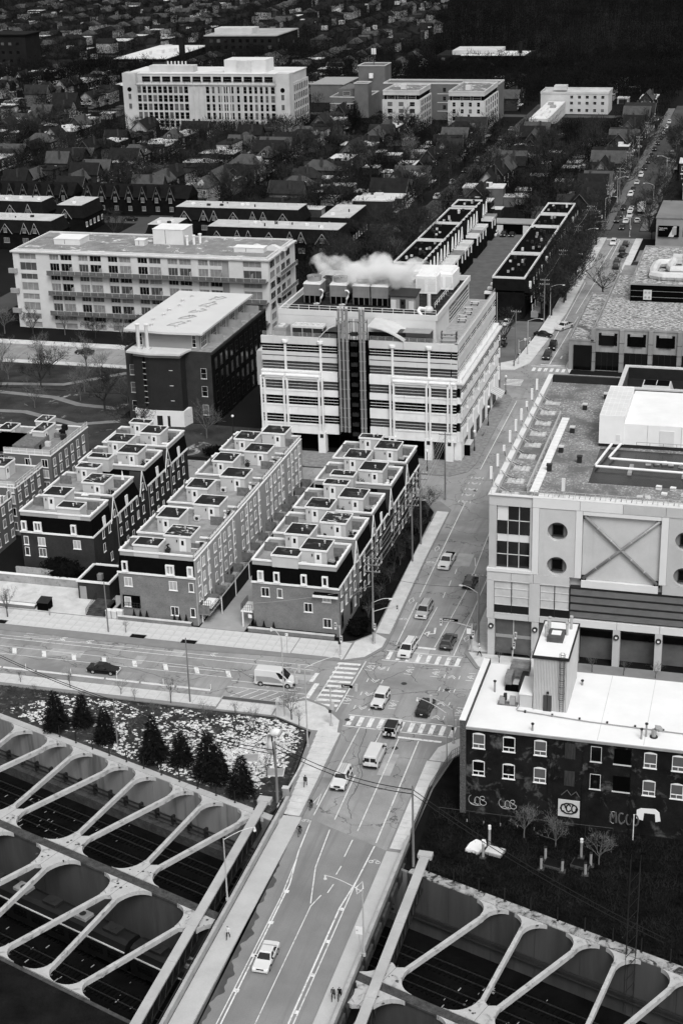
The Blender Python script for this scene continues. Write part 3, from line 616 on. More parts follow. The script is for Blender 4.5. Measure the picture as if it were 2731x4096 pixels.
def townblock(label, x0, x1, y0, y1, yn, side, front=False, brick=None, group=None):
    t = thing('townhouse_block', label, 'townhouses', (0,0,0), 0, group); brick = brick or BRICKD
    bx('wall', brick, t, x0,y0,0,x1,yn,8.3)
    ie = .34 if side == 'E' else 0; iw = .34 if side == 'W' else 0; isn = .3 if front else 0
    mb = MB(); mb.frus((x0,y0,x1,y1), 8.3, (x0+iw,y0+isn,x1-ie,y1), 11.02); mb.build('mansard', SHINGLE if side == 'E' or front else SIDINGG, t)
    xa, xb, ya = x0+iw, x1-ie, y0+isn
    bx('deck', DECK, t, xa+.22,ya+.22,11.02,xb-.22,y1-.22,11.06)
    mb = MB(); ring(mb, xa+.06, ya+.06, xb-.06, y1-.06, 11.02, 11.75, .15); mb.build('parapet_wall', SIDINGG, t)
    mb = MB(); ring(mb, xa-.06, ya-.06, xb+.06, y1+.06, 11.75, 12.0, .32)
    for k in range(3):
        yy = ya+(y1-ya)*(k+.5)/3
        if side == 'E': mb.box(xb-.3,yy-.2,12.0,xb+.14,yy+.2,12.1)
        else: mb.box(xa-.14,yy-.2,12.0,xa+.3,yy+.2,12.1)
    mb.build('coping', TRIM, t)
    if yn > y1+.2:
        mb = MB(); mb.frus((x0,y1,x1,yn), 8.3, (x0+.8,y1,x1-1.3,yn), 10.2); mb.build('valley_roof', SHINGLE, t)
        if side == 'E':
            ym = (y1+yn)/2; a = ym-1.5; b = ym+1.5
            mb = MB(); mb.extx([(a,7.9),(b,7.9),(ym,11.9)], x1-2.2, x1+.12); g = mb.build('gable', brick, t)
            mb = MB()
            for p, q in (((a-.1,7.75),(ym,12.05)),((b+.1,7.75),(ym,12.05))):
                d = Vector((0,q[0]-p[0],q[1]-p[1])).normalized(); nrm = Vector((0,-d.z,d.y))*.06
                for xx in (x1+.1,):
                    A = Vector((xx,p[0],p[1])); B = Vector((xx,q[0],q[1]))
                    mb.add([A-nrm,B-nrm,B+nrm,A+nrm,A-nrm+Vector((.14,0,0)),B-nrm+Vector((.14,0,0)),B+nrm+Vector((.14,0,0)),A+nrm+Vector((.14,0,0))],
                           [(3,2,1,0),(4,5,6,7),(0,1,5,4),(1,2,6,5),(2,3,7,6),(3,0,4,7)])
            mb.build('bargeboard', TRIM, g)
            window(g, 'E', x1+.12, ym-.35, 8.5, .7, 1.3, nx=1)
            cy('downpipe', GREYM, t, x1+.12, yn-.1, .2, 8.2, .06, 6)
    if side == 'E':
        bx('cornice', TRIM, t, x1-.1,y0-.14,8.12,x1+.16,y1,8.42)
        for z in (1.3,4.0,6.5):
            yy = y0+1.0
            while yy+1.1 < yn-.4:
                if not (z < 2 and rnd.random() < .35):
                    if rnd.random() < .8: window(t, 'E', x1, yy, z, .8, 1.5, rg(), t=.06, nx=1)
                else: door(t, 'E', x1, yy, 1.0, 1.0, 2.2, DARKM)
                yy += 2.6
        yy = y0+1.2
        while yy+1.1 < y1-.3:
            (window(t, 'E', x1-.1, yy, 8.55, .9, 1.6, rg(), t=.13, proud=.16) if rnd.random() < .4 else 0); yy += 3.2
    else:
        sd = bx('siding_wall', SIDINGG, t, x1,y0-.02,.05,x1+.14,yn,11.3)
        bx('edge_trim', TRIM, t, x1-.1,y0,11.3,x1+.22,yn,11.42)
        for z in (1.0,3.9,6.5,9.0):
            yy = y0+.9
            while yy+1 < yn-.3:
                if z < 2 and rnd.random() < .5: door(t, 'E', x1+.14, yy, .9, 1.1, 2.1, DARKM)
                else: window(t, 'E', x1+.14, yy, z, .95, 1.5, rg())
                yy += 2.3
        for k in range(2):
            mb = MB(); yy = y0+(yn-y0)*(.3+.45*k); mb.cyl(x1+.22,yy,.2,11.2,.06,6); mb.build('downpipe', TRIM, t)
        railing(t, [(x1-.1,y0+.2,11.42),(x1-.1,yn-.2,11.42)], .95, 1.3, DARKM, bars=3)
        # back decks
        dk = bx('back_deck', DECK, t, x1+.14,y0+.3,1.9,x1+2.0,yn-.3,2.05)
        for yy in np.arange(y0+.3, yn, 4.4): 
            bx('timber_screen', FENCE, dk, x1+.2,yy-.04,2.05,x1+2.0,yy+.04,3.6)
        railing(dk, [(x1+1.95,y0+.3,2.05),(x1+1.95,yn-.3,2.05)], 1.2, 1.5, DARKM, bars=4)
    # timber screens on the roof deck
    for k, fx in enumerate((.5,)):
        mb = MB(); ym = ya+(y1-ya)*.62; mb.box(xb-2.6,ym-.05,11.06,xb-.3,ym+.05,12.6)
        mb.build('timber_screen', FENCE, t)
        bx('timber_screen', FENCE, t, xa+.4,ym-.05,11.06,xa+2.6,ym+.05,12.6)
    return t
def front_details(t, x0, x1, y0, side, cols, brick_frame=None):
    """south face of a leading block"""
    bx('cornice', TRIM, t, x0-.12,y0-.16,8.12,x1+.12,y0+.02,8.42)
    for (u, wd, floors) in cols:
        for f in floors:
            if f == 3: window(t, 'S', y0-.0, u, 8.55, wd if wd < 1.2 else wd, 1.7, rg(), nx=1 if wd < 1.2 else 2, t=.2, proud=.28)
            else: window(t, 'S', y0, u+.05, (1.5,3.9,5.9)[f], 1.35 if wd >= 1.2 else .85, 1.55, rg(), nx=2 if wd >= 1.2 else 1)
GRP3 = 'blocks of the townhouse row beside the avenue'; GRP2 = 'blocks of the middle townhouse row'; GRP1 = 'blocks of the dark brick townhouse row'
ordn = ['front','second','third','fourth','rearmost']
X3 = (-75.0, -61.0); B3 = [(209.2,218.3),(220.4,229.3),(231.4,240.4),(244.5,253.5),(255.8,264.8)]
R3 = []
for i, (a, b) in enumerate(B3):
    yn = B3[i+1][0] if i < 4 else b
    t = townblock(ordn[i]+' townhouse block of the row beside the avenue, black mansard facing the wires', *X3, a, b, yn, 'E', i == 0, BRICKM if i == 0 else BRICKD, GRP3); R3.append(t)
    penthouse(t, -67.5, -63.3, B3[0][0]+1.9+[0,11.1,22.1,35.2,46.4][i], B3[0][0]+6.1+[0,11.1,22.1,35.2,46.4][i], dr=2.35, roof=ROOFSN if i == 1 else ROOFD)
for i, (y0, y1) in enumerate([(216.5,220.7),(227.9,232),(238.6,240.9),(242.9,245.3),(251.8,256.2),(262.6,264.7)]):
    penthouse(R3[[0,1,2,3,4,4][i]], -71.7, -67.62, y0, y1, dr=None if i == 3 else 1.1, z1=13.75)
penthouse(R3[0], -71.6, -67.4, 209.25, 212.2, z1=13.2)
front_details(R3[0], *X3, 209.2, 'E', [(-74.0,.95,[3]),(-73.6,1.3,[2]),(-71.4,.95,[3]),(-71.0,.9,[2]),(-67.0,.95,[3]),(-66.7,1.3,[1]),(-63.6,.95,[3]),(-63.7,1.3,[2,0])])
mb = MB(); mb.box(-64.9,208.45,7.1,-61.1,209.2,7.5); bay = mb.build('bay_roof', SHINGLE, R3[0]); bx('bay_trim', TRIM, bay, -65.0,208.3,6.95,-60.95,208.5,7.3)
X2 = (-97.1, -84.1); B2 = [(208.3,214.3),(216,227.7),(229.5,241),(243.2,254),(256,266)]
R2_ = []
for i, (a, b) in enumerate(B2):
    yn = B2[i+1][0] if i < 4 else b
    t = townblock(ordn[i]+' townhouse block of the middle row, pale siding and decks facing the driveway', *X2, a, b, yn, 'W', i == 0, BRICKM if i == 0 else BRICKD, GRP2); R2_.append(t)
for i, y in enumerate((212.2,225.6,238.8,251.7,262.0)): penthouse(R2_[min(i+(1 if i in (0,) else 0),4)] if i else R2_[0], -90.35, -85.9, y-.2, y+4.0, dr=2.6, roof=ROOFSN if i == 0 else ROOFD)
for i, y in enumerate((218.9,232.4,245.7,257.6)): penthouse(R2_[i+1], -94.3, -90.5, y, y+4.2, dr=1.0)
penthouse(R2_[0], -94.3, -90.1, 208.65, 211.6, z1=13.2)
front_details(R2_[0], *X2, 208.3, 'W', [(-96.3,.95,[3]),(-96.2,1.3,[2]),(-88.9,1.4,[3]),(-88.6,1.3,[2,0]),(-85.3,.95,[3]),(-85.3,.9,[2,0])])
mb = MB(); mb.box(-96.6,208.1,2.2,-93.7,208.32,4.3); lg = mb.build('loggia', BLACK, R2_[0]); railing(lg, [(-96.6,208.0,2.2),(-93.7,208.0,2.2)], .9, .5, DARKM); window(lg, 'S', 208.1, -96.3, 2.4, 1.1, 1.7, GLASSL, nx=1)
X1 = (-120.0, -106.7); B1 = [(220.4,228.2),(230.2,239.5),(244.7,253.4),(255.6,264.8)]
R1_ = []
for i, (a, b) in enumerate(B1):
    yn = B1[i+1][0] if i < 3 else b
    t = townblock(['front','second','third','rearmost'][i]+' dark brick townhouse block behind the paved plaza row, gables facing the mews', *X1, a, b, yn, 'E', i == 0, BRICKD, GRP1); R1_.append(t)
for i, y in enumerate((231.1,246.5,257.4)): penthouse(R1_[i+1], -113.0, -109.0, y, y+4.2, dr=2.3, roof=ROOFSN if i == 0 else ROOFD)
for i, (y0, y1, k) in enumerate([(224.3,228.1,0),(237.8,240.1,1),(243.0,245.2,1),(251.8,255.9,2),(262.6,264.7,3)]): penthouse(R1_[k], -117.2, -113.2, y0, y1, dr=1.0 if i != 2 else None, roof=ROOFSN if i == 1 else ROOFD)
penthouse(R1_[0], -113.0, -108.9, 220.75, 223.4, z1=13.2)
front_details(R1_[0], *X1, 220.4, 'E', [(-119.7,.95,[3]),(-119.6,.85,[2,1]),(-117.4,1.4,[3]),(-117.0,1.3,[2,1]),(-110.6,.95,[3]),(-110.5,1.3,[2]),(-107.9,.95,[])])
# beige sided blocks at the left edge
def sided_block(label, x0, x1, y0, y1, h=10.6, ph=None):
    t = thing('townhouse_block', label, 'townhouses', group='sided townhouse blocks at the left edge')
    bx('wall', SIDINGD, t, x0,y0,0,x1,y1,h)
    mb = MB(); ring(mb,x0-.12,y0-.12,x1+.12,y1+.12,h,h+.2,.3); mb.build('coping', TRIM, t)
    bx('deck', M('pale_deck', .2, .9, .2) if 'pale_deck' not in bpy.data.materials else bpy.data.materials['pale_deck'], t, x0+.2,y0+.2,h,x1-.2,y1-.2,h+.03)
    gl = bpy.data.materials.get('railing_glass') or M('railing_glass', .45, .2, .1)
    railing(t, [(x0,y0,h+.2),(x1,y0,h+.2),(x1,y1,h+.2)], 1.0, 1.5, TRIM, glass=gl)
    for z in (1.0,3.8,6.2,8.3):
        for u in np.arange(x0+.8, x1-1.2, 3.4): window(t,'S',y0,u,z,1.3,1.6,rg())
        for u in np.arange(y0+.8, y1-1.0, 2.6): window(t,'E',x1,u,z,1.0,1.55,rg())
    for u in (x0+(x1-x0)*.55,):
        cy('downpipe', TRIM, t, u,y0-.08,.2,h,.07,6)
    if ph: penthouse(t, *ph, z0=h+.03, z1=h+2.7, dr=None, wall=SIDING); door(t,'E',ph[1],ph[2]+.5,h+.03)
    mb = MB(); ym = (y0+y1)/2; mb.box(x0+3,ym,h+.03,x0+3.1,y1-.4,h+1.6); mb.build('timber_screen', FENCE, t)
    return t
sb = sided_block('sided townhouse block with glass railed roof terrace and a small white hatch house', -137.6, -128.0, 249.7, 266.4, 10.6, (-134.4,-132.0,255.6,260.6))
sb2 = sided_block('sided townhouse block stepped lower behind the hatch house terrace', -147.5, -138.2, 251.5, 267.2, 9.5, (-143,-140.2,258,262))
sided_block('sided townhouse block at the left edge, second from the plaza', -138, -128.8, 236.4, 247.6, 9.2, (-136,-132.5,240,244))
sided_block('sided townhouse block nearest the plaza, cut by the left edge', -140, -128.8, 224.5, 234.6, 8.2, (-137.5,-134,228,231.5))
for (x,y) in ((-136.8,262),): penthouse(sb, x, x+2.6, y, y+3.4, 10.63, 13.0)
for k in range(8): x = rnd.uniform(-147,-139); y = rnd.uniform(252,266); bx('terrace_box', rnd.choice([DARKM,PALEM,FENCE]), sb2, x-.4,y-.4,9.53,x+.4,y+.4,10.2)
for k in range(2): bx('timber_screen', FENCE, sb, -136+k*4.4,250.2,10.63,-145.9+k*4.4,257,12.1)
for k in range(14): mb = MB(); x = rnd.uniform(-137,-129.5); y = rnd.uniform(250.5,265); mb.box(x-.5,y-.4,10.63,x+.5,y+.4,11.3+rnd.random()*.4); mb.build('terrace_box', rnd.choice([DARKM,PALEM,FENCE,SOIL]), sb)
# low structures in front of the dark brick row
t = thing('garage_ramp_wall', 'stained concrete ramp wall with a snowy top behind the plaza', 'wall')
mb = MB(); mb.box(-140,217.3,0,-107.2,217.75,1.5); mb.build('wall_panel', patches(M('stained_concrete', .28, .9, .25, .5), .1, .6, .55, .7, 1), t)
bx('coping', TRIM, t, -140,217.2,1.5,-107.2,217.85,1.62)
bx('planter_wall', bpy.data.materials['stained_concrete'], t, -120.5,218.1,0,-113.4,218.5,2.6)
t = thing('garage_stair_house', 'small brick stair house with white roof edge beside the plaza', 'building')
bx('wall', BRICKD, t, -107.0,213.6,0,-101.4,220.5,3.2)
mb = MB(); ring(mb,-107.2,213.4,-101.2,220.6,3.2,3.5,.35); mb.build('coping', TRIM, t)
bx('roof', SHINGLE, t, -106.8,213.8,3.2,-101.6,220.3,3.25)
door(t,'S',213.6,-106.6,.13,1.0,2.2,GREYM,False)
bx('chimney', BRICKM, t, -103.9,214.6,3.25,-103.1,215.4,4.3)
t = thing('entrance_steps', 'dark railed steps up from the plaza beside the bins', 'steps')
for i in range(5):
    bx('step', TDARK, t, -103.2,207.9+i*.32,.13,-100.0,212.6,.13+.17*(i+1))
railing(t, [(-103.2,207.9,.2),(-103.2,212.5,1.0)], 1.1, .4, DARKM); railing(t, [(-100.0,207.9,.2),(-100.0,212.5,1.0)], 1.1, .4, DARKM)
t = thing('skip_box', 'black sloping bin box standing on the plaza', 'bin', (-110.9,208.9,.13)); mb = MB(); mb.extx([(-.9,0),(.9,0),(.9,1.6),(-.9,1.3)], -.95, .95); mb.build('body', BLACK, t); mb = MB(); mb.extx([(-1,1.33),(1,1.63),(1,1.7),(-1,1.4)], -1.02, 1.02); mb.build('lid', DARKM, t)
t = thing('bollard', 'short dark bollard on the plaza corner', 'bollard', (-109.0,206.6,.15)); cy('post', GREYM, t, 0,0,0,1.0,.13,10); mb = MB(); mb.ball((0,0,1.0),.13); mb.build('cap', GREYM, t)
t = thing('low_planter_wall', 'low snow topped brick planter wall along the plaza edge', 'wall'); bx('wall_panel', BRICKM, t, -140,208.0,.1,-112.4,208.7,.75); bx('coping', WHITE, t, -140,207.95,.75,-112.3,208.75,.86); bx('soil_bed', SOIL, t, -140,208.75,.1,-112.6,209.4,.6)
for k in range(3):
    t = thing('utility_cabinet', ['leftmost','middle','rightmost'][k]+' of three pale utility cabinets beside the front steps', 'cabinet', (-99.2+k*1.0,208.0,.15), group='pale cabinets beside the steps'); bx('body', PALEM, t, -.42,-.35,0,.42,.35,1.25+.1*(k == 2)); bx('lid', TRIM, t, -.46,-.4,1.3+.1*(k == 2)-.05,.46,.4,1.38+.1*(k == 2))
# planter walls and little evergreens along the two front walls
for (x0, x1, y, lab) in ((-75.6,-61.6,208.2,'low brick planter wall under the front of the row beside the avenue'),(-97.4,-85.0,207.75,'low brick planter wall under the front of the middle row')):
    t = thing('planter_wall', lab, 'wall'); bx('wall_panel', BRICKM, t, x0,y-.35,.1,x1,y,.75); bx('coping', CONC, t, x0-.05,y-.42,.75,x1+.05,y+.06,.87); bx('soil_bed', SOIL, t, x0,y,.1,x1,y+.9,.6)
# balconies on the lane corners
for (x, y, lab) in ((-76.2,209.4,'white corner balcony on posts beside the driveway, row by the avenue'),(-83.0,209.4,'white corner balcony on posts beside the driveway, middle row')):
    t = thing('balcony', lab, 'balcony'); bx('floor', TRIM, t, x-1.0,y,2.7,x+.9,y+3.4,2.95)
    for yy in (y+.15,y+3.2):
        bx('post', TRIM, t, x-.85,yy-.1,.1,x-.65,yy+.1,2.7)
    railing(t, [(x+.85,y+.05,2.95),(x-.95,y+.05,2.95),(x-.95,y+3.35,2.95)], 1.1, .35, DARKM)
# timber fences with pipes along the driveway between the rows
for (x, lab) in ((-76.0,'long dark fence with pale rails behind the row beside the avenue'),(-81.9,'long dark fence with pale rails behind the middle row')):
    t = thing('lane_fence', lab, 'fence')
    for j in range(23):
        y = 213.2+j*2.3
        bx('fence_panel', M('black_fence', .012, .8, .3) if 'black_fence' not in bpy.data.materials else bpy.data.materials['black_fence'], t, x-.05,y,.1,x+.05,y+2.2,2.6)
        if j % 3 == 0: bx('post', TRIM, t, x+.05,y-.06,.1,x+.18,y+.06,3.0)
    for zz, xx in ((2.95,x+.1),(2.7,x-.1)):
        bx('rail', GALV, t, xx-.06,213.2,zz-.06,xx+.06,266,zz+.06)
# things on the roof decks
def deck_item(kind, x, y, z, lab):
    if kind == 'barbecue':
        t = thing('barbecue', lab, 'barbecue', (x,y,z), rnd.uniform(-.5,.5)); bx('cart', DARKM, t, -.6,-.3,.1,.6,.3,.85); mb = MB(); mb.extx([(-.3,.85),(.3,.85),(.22,1.15),(-.22,1.15)],-.45,.45); mb.build('hood', GREYM if 'grey' in lab else BLACK, t)
    elif kind == 'chair':
        t = thing('deck_chair', lab, 'chair', (x,y,z), rnd.uniform(-2,2)); bx('seat', WHITE if 'white' in lab else DARKM, t, -.3,-.3,.38,.3,.3,.46); bx('backrest', WHITE if 'white' in lab else DARKM, t, -.3,.25,.46,.3,.32,1.0)
        for a in (-.26,.26):
            for b in (-.26,.26): bx('leg', DARKM, t, a-.03,b-.03,0,a+.03,b+.03,.38)
    elif kind == 'unit':
        t = thing('air_conditioner', lab, 'air conditioner', (x,y,z)); bx('case', PALEM, t, -.5,-.3,.1,.5,.3,.9); mb = MB(); mb.tube([(0,-.31,.5),(0,-.29,.5)], .3, 12); mb.build('fan_grille', DARKM, t)
    elif kind == 'planter':
        t = thing('planter', lab, 'planter', (x,y,z)); mb = MB(); mb.frus((-.3,-.3,.3,.3),0,(-.38,-.38,.38,.38),.55); mb.build('tub', DARKM, t); mb = MB(); 
        for i in range(60):
            a = rnd.uniform(0,2*PI); r = rnd.uniform(0,.4); zz = .55+rnd.uniform(0,.8); q = Vector((r*math.cos(a),r*math.sin(a),zz)); d = Vector((rnd.gauss(0,.12),rnd.gauss(0,.12),rnd.gauss(0,.12))); e = Vector((rnd.gauss(0,.12),rnd.gauss(0,.12),rnd.gauss(0,.12))); mb.add([q,q+d,q+e],[(0,1,2)])
        mb.build('shrub', SOIL, t)
    elif kind == 'box':
        t = thing('storage_box', lab, 'box', (x,y,z), rnd.uniform(-.2,.2)); bx('body', PALEM if 'pale' in lab else GREYM, t, -.6,-.35,0,.6,.35,.6); bx('lid', TRIM, t, -.64,-.39,.6,.64,.39,.68)
z = 11.06
rowname = {3:'row beside the avenue',2:'middle row',1:'dark brick row'}
items = []
for r, xs, ph0 in ((3,(-67.5,-63.3),[210.9,222.0,233.0,246.1,257.3]),(2,(-90.3,-86.0),[212.0,225.4,238.6,251.5]),(1,(-113.0,-109.0),[231.1,246.5,257.4])):
    for i, y in enumerate(ph0):
        o = ordn[i]; R = rowname[r]
        k = rnd.sample(['barbecue','chair','unit','planter','box'], 4)
        sp = [(xs[0]+.8,y-.9),(xs[1]+.8,y+.3),(xs[1]+1.2,y+1.7),(xs[0]-2.6,y+1.0)]
        for q, (kk, (a, b)) in enumerate(zip(k, sp)):
            col = rnd.choice(['black','grey']) if kk == 'barbecue' else rnd.choice(['white','dark']) if kk == 'chair' else rnd.choice(['pale','grey']) if kk == 'box' else ''
            pos = ['before the hatch door','beside the hatch house','by the outer parapet','by the inner screen'][q]
            deck_item(kk, a, b, z, ' '.join(f"{col} {dict(barbecue='barbecue',chair='deck chair',unit='air conditioner',planter='leafy planter',box='storage box')[kk]} {pos}, {o} deck of the {R}".split()))
t = thing('patio_umbrella', 'closed striped patio umbrella on a roof deck of the dark brick row', 'umbrella', (-108.3,237.6,11.06)); cy('pole', PALEM, t, 0,0,0,2.6,.04,6); mb = MB(); mb.tube([(0,0,.9),(0,0,1.6),(0,0,2.6)], .32, 8, .05); mb.build('canopy', WHITE, t)
# ================================================================ white laboratory building with the pipe stack
LABW = M('white_concrete_panel', .7, .7, .08, .3, fine=.02); LABP = M('pale_parapet_panel', .52, .75, .08, .25)
LABG = M('grey_strip_glass', .085, .15, .3, .4, spec=.5); LABD = M('dark_strip_glass', .008, .12, .4, .4, spec=.25)
lab = thing('laboratory_building', 'white banded laboratory building with a black pipe stack and rooftop cooling towers', 'building')
LX0, LX1, LY0, LY1 = -99.3, -58.9, 290.0, 332.0
bx('core', BLACK, lab, LX0+.6,LY0+.6,4.0,LX1-.6,LY1-.6,22.0)
bx('ground_floor', BLACK, lab, LX0+.6,LY0+3,0,LX1-.6,LY1-.6,4.0)
low = .8        # lower floors stand further out
bands = [(4.0,6.15,1),(8.0,10.05,1),(11.95,13.3,1),(15.2,17.2,1),(19.05,20.95,0),(22.6,24.1,0)]
wins = [(6.15,8.0,LABD,1),(10.05,11.95,LABD,1),(13.3,15.2,LABG,1),(17.2,19.05,LABG,0),(20.95,22.6,LABD,0)]
bays = [(LX0,-94.2),(-94.2,-86.8),(-86.8,-83.2),(-76.8,-72.0),(-72.0,-64.6),(-64.6,-60.2),(-60.2,LX1)]
TOW = [(-83.2,-76.8)]
for (z0, z1, lo) in bands:
    for i, (a, b) in enumerate(bays):
        out = low if lo and i not in (2,3) else (.25 if lo else 0)
        n = max(1, round((b-a)/2.4))
        for k in range(n):
            x0 = a+(b-a)*k/n; x1 = a+(b-a)*(k+1)/n
            mb = MB(); mb.box(x0+.015, LY0-out, z0, x1-.015, LY0+.6, z1-.01)
            if lo and i not in (2,3): mb.box(x0+.015, LY0-out-.1, z1-.3, x1-.015, LY0-out, z1-.01)
            p = mb.build('spandrel_panel', LABW if lo else LABP, lab)
for a, b in bays:                                   # shadow slot and ledge
    bx('drip_slot', DARKM, lab, a+.1, LY0-.03, 20.1, b-.1, LY0+.01, 20.25)
    if a in (-99.3,-94.2,-72.0,-64.6,-60.2):
        mb = MB(); mb.box(a+.25, LY0-1.25, 16.2, b-.25, LY0-.2, 16.45); mb.box(a+.4, LY0-1.1, 15.8, b-.4, LY0-.7, 16.2); mb.build('ledge', LABW, lab)
for (z0, z1, g, lo) in wins:
    for i, (a, b) in enumerate(bays):
        out = low if lo and i not in (2,3) else (.25 if lo else 0)
        gg = LABG if (z0 == 6.15 and i in (3,4,5)) else g
        p = bx('window', gg, lab, a+.1, LY0-out+.3, z0, b-.1, LY0+.5, z1-.01)
        n = max(1, round((b-a)/1.25))
        for k in range(1,n): bx('mullion', DARKM, p, a+(b-a)*k/n-.03, LY0-out+.24, z0, a+(b-a)*k/n+.03, LY0-out+.3, z1-.01)
        for k in (1,2):
            q = MB(); zz = z0+(z1-z0)*k/3; q.box(a+.12, LY0-out+.02, zz-.04, b-.12, LY0-out+.08, zz+.04); q.build('sun_rail', WHITE if gg is LABD else PALEM, p)
for x in (-94.2,-86.8,-72.0,-64.6):                 # slim upper columns with round caps
    c = bx('column', LABW, lab, x-.2, LY0-.22, 17.2, x+.2, LY0+.2, 23.2)
    cy('cap', LABW, c, x, LY0-.1, 23.0, 23.5, .62, 12)
for x in (-99.0,-94.2,-86.8,-72.0,-64.6,-60.3):     # double lower columns
    for s in (-.36,.36):
        bx('column', LABW, lab, x+s-.17, LY0-low-.3, 4.4, x+s+.17, LY0-low+.2, 16.0)
    c = bx('pillar', LABW, lab, x-.75, LY0-low-.35, 0, x+.75, LY0+.7, 4.6)
    bx('pillar_plate', DARKM, c, x-.35, LY0-low-.38, 3.4, x+.35, LY0-low-.34, 4.2)
for (a, b) in ((-93.4,-87.6),(-71.2,-65.4)):
    mb = MB(); mb.box(a, LY0+1.5, 0, b, LY0+1.6, 3.9)
    for i in range(12): mb.box(a, LY0+1.42, .1+i*.32, b, LY0+1.5, .16+i*.32)
    mb.build('loading_door', BLACK, lab)
# east face
for (z0, z1, lo) in bands+[(0.0,4.0,1)]:
    out = low if lo else 0
    for k in range(14):
        y0 = LY0+(LY1-LY0)*k/14; y1 = LY0+(LY1-LY0)*(k+1)/14
        bx('spandrel_panel', LABW if lo else LABP, lab, LX1-.6, y0+.015, z0, LX1+out, y1-.015, z1-.01)
bx('ledge', LABP, lab, LX1, LY0-1.0, 16.2, LX1+1.5, LY1+.4, 16.5)
for (z0, z1, g, lo) in wins:
    out = low if lo else 0
    for k in range(7):
        y0 = LY0+(LY1-LY0)*k/7; y1 = LY0+(LY1-LY0)*(k+1)/7
        p = bx('window', LABD if z0 not in (17.2,) else LABG, lab, LX1-.5, y0+.1, z0, LX1+out-.3, y1-.1, z1-.01)
        for j in (1,2):
            q = MB(); zz = z0+(z1-z0)*j/3; q.box(LX1+out-.08, y0+.1, zz-.04, LX1+out-.02, y1-.1, zz+.04); q.build('sun_rail', WHITE, p)
for k in range(8):
    y = LY0+(LY1-LY0)*k/7
    for z0, z1 in ((4.2,8.8),(9.3,13),(13.2,16)):
        bx('column', LABW, lab, LX1+low, y-.35, z0, LX1+low+.25, y+.35, z1-1.6)
    mb = MB(); mb.tube([(LX1+.3,y,16.5),(LX1+.3,y,24)], .05, 5); mb.build('cable_rod', PALEM, lab)
for k in range(6):
    y = LY0+3+k*6.4; window(lab, 'E', LX1+low, y, .6, 3.2, 2.9, GLASS, DARKM, 3, 2)
mb = MB()
mb.add([(LX1+.8,322,4.4),(LX1+.8,327,4.4),(LX1+3.2,327,3.2),(LX1+3.2,322,3.2),(LX1+.8,322,4.3),(LX1+.8,327,4.3),(LX1+3.2,327,3.1),(LX1+3.2,322,3.1)],[(0,3,2,1),(4,5,6,7),(0,4,7,3),(3,7,6,2),(1,2,6,5),(0,1,5,4)])
aw = mb.build('awning', PALEM, lab)
for k in range(5):
    mb = MB(); y = 322.4+k*1.05; mb.obox((LX1+.8,y,4.43),(LX1+3.2,y,3.23),.12,.02); mb.build('awning_rib', DARKM, aw)
# roof deck and upper block
bx('roof_deck', M('deck_pavers', .3, .9, .2, .8, fine=.1), lab, LX0+.7,LY0+.7,22.0,LX1-.6,LY1-.6,22.5)
UX0, UX1, UY0, UY1 = -97.5, -64.6, 296.5, 330.5
up = bx('upper_block', LABP, lab, UX0,UY0,22.5,UX1,UY1,26.9)
mb = MB(); ring(mb,UX0-.05,UY0-.05,UX1+.35,UY1+.05,26.9,28.0,.4); mb.build('parapet', LABP, up)
bx('plant_roof', ROOFD, up, UX0+.5,UY0+.5,26.9,UX1-.2,UY1-.5,26.95)
bx('dark_glazing', LABD, up, UX1,UY0+13,23.0,UX1+.05,UY1-1,26.4)
for k in range(4):
    bx('sun_rail', PALEM, up, UX1+.05,UY0+13,23.3+k*.75,UX1+.15,UY1-1,23.4+k*.75)
railing(lab, [(LX0+.4,LY0+.2,24.1),(-83.4,LY0+.2,24.1)], .9, 1.6, GALV, bars=4); railing(lab, [(-76.6,LY0+.2,24.1),(LX1-.2,LY0+.2,24.1),(LX1-.2,LY1-.2,24.1)], .9, 1.6, GALV, bars=4)
railing(lab, [(UX0,UY0+.1,28.0),(UX1,UY0+.1,28.0)], 1.0, 2.2, WHITE, bars=2, r=.04); railing(lab, [(UX1-1.5,UY0+6,28.0),(UX1-1.5,UY1-2,28.0)], 1.0, 2.2, WHITE, bars=2, r=.04)
# black pipe stack
bx('stack_recess', BLACK, lab, -83.1,LY0+.15,3.9,-76.9,LY0+.5,24.0)
st = thing('pipe_stack', 'tall black lattice with five vertical exhaust pipes on the laboratory front', 'pipes')
for x, r in ((-82.55,.26),(-81.75,.28),(-80.95,.3),(-78.2,.28),(-77.5,.26)):
    mb = MB(); mb.cyl(x, 288.9, 3.2 if x > -80.9 else 5.0, 30.7, r, 12); p = mb.build('exhaust_pipe', M('brushed_pipe', .2, .35, .3, .8, spec=.6, stretch=(1,1,.15)) if 'brushed_pipe' not in bpy.data.materials else bpy.data.materials['brushed_pipe'], st)
    for z in np.arange(6,30.5,2.0):
        cy('collar', GREYM, p, x, 288.9, z, z+.14, r+.06, 12)
    cy('rim', PALEM, p, x, 288.9, 30.7, 31.0, r+.02, 12)
for x in (-83.1,-80.4,-78.8,-76.9,-80.0,-79.2):
    mb = MB(); mb.tube([(x,289.3,0.4),(x,289.3,28.6)], .07, 4); mb.build('lattice_post', BLACK, st)
for z in np.arange(4,28.5,2.4):
    mb = MB(); mb.tube([(-83.1,289.3,z),(-76.9,289.3,z)], .06, 4); mb.tube([(-83.1,289.3,z),(-80.4,289.3,z+2.4)], .04, 4); mb.tube([(-78.8,289.3,z+2.4),(-76.9,289.3,z)], .04, 4); mb.build('lattice_brace', BLACK, st)
for z in np.arange(2,26,2.1):
    bx('duct_block', DARKM, st, -80.3,289.2,z,-79.0,289.9,z+.7)
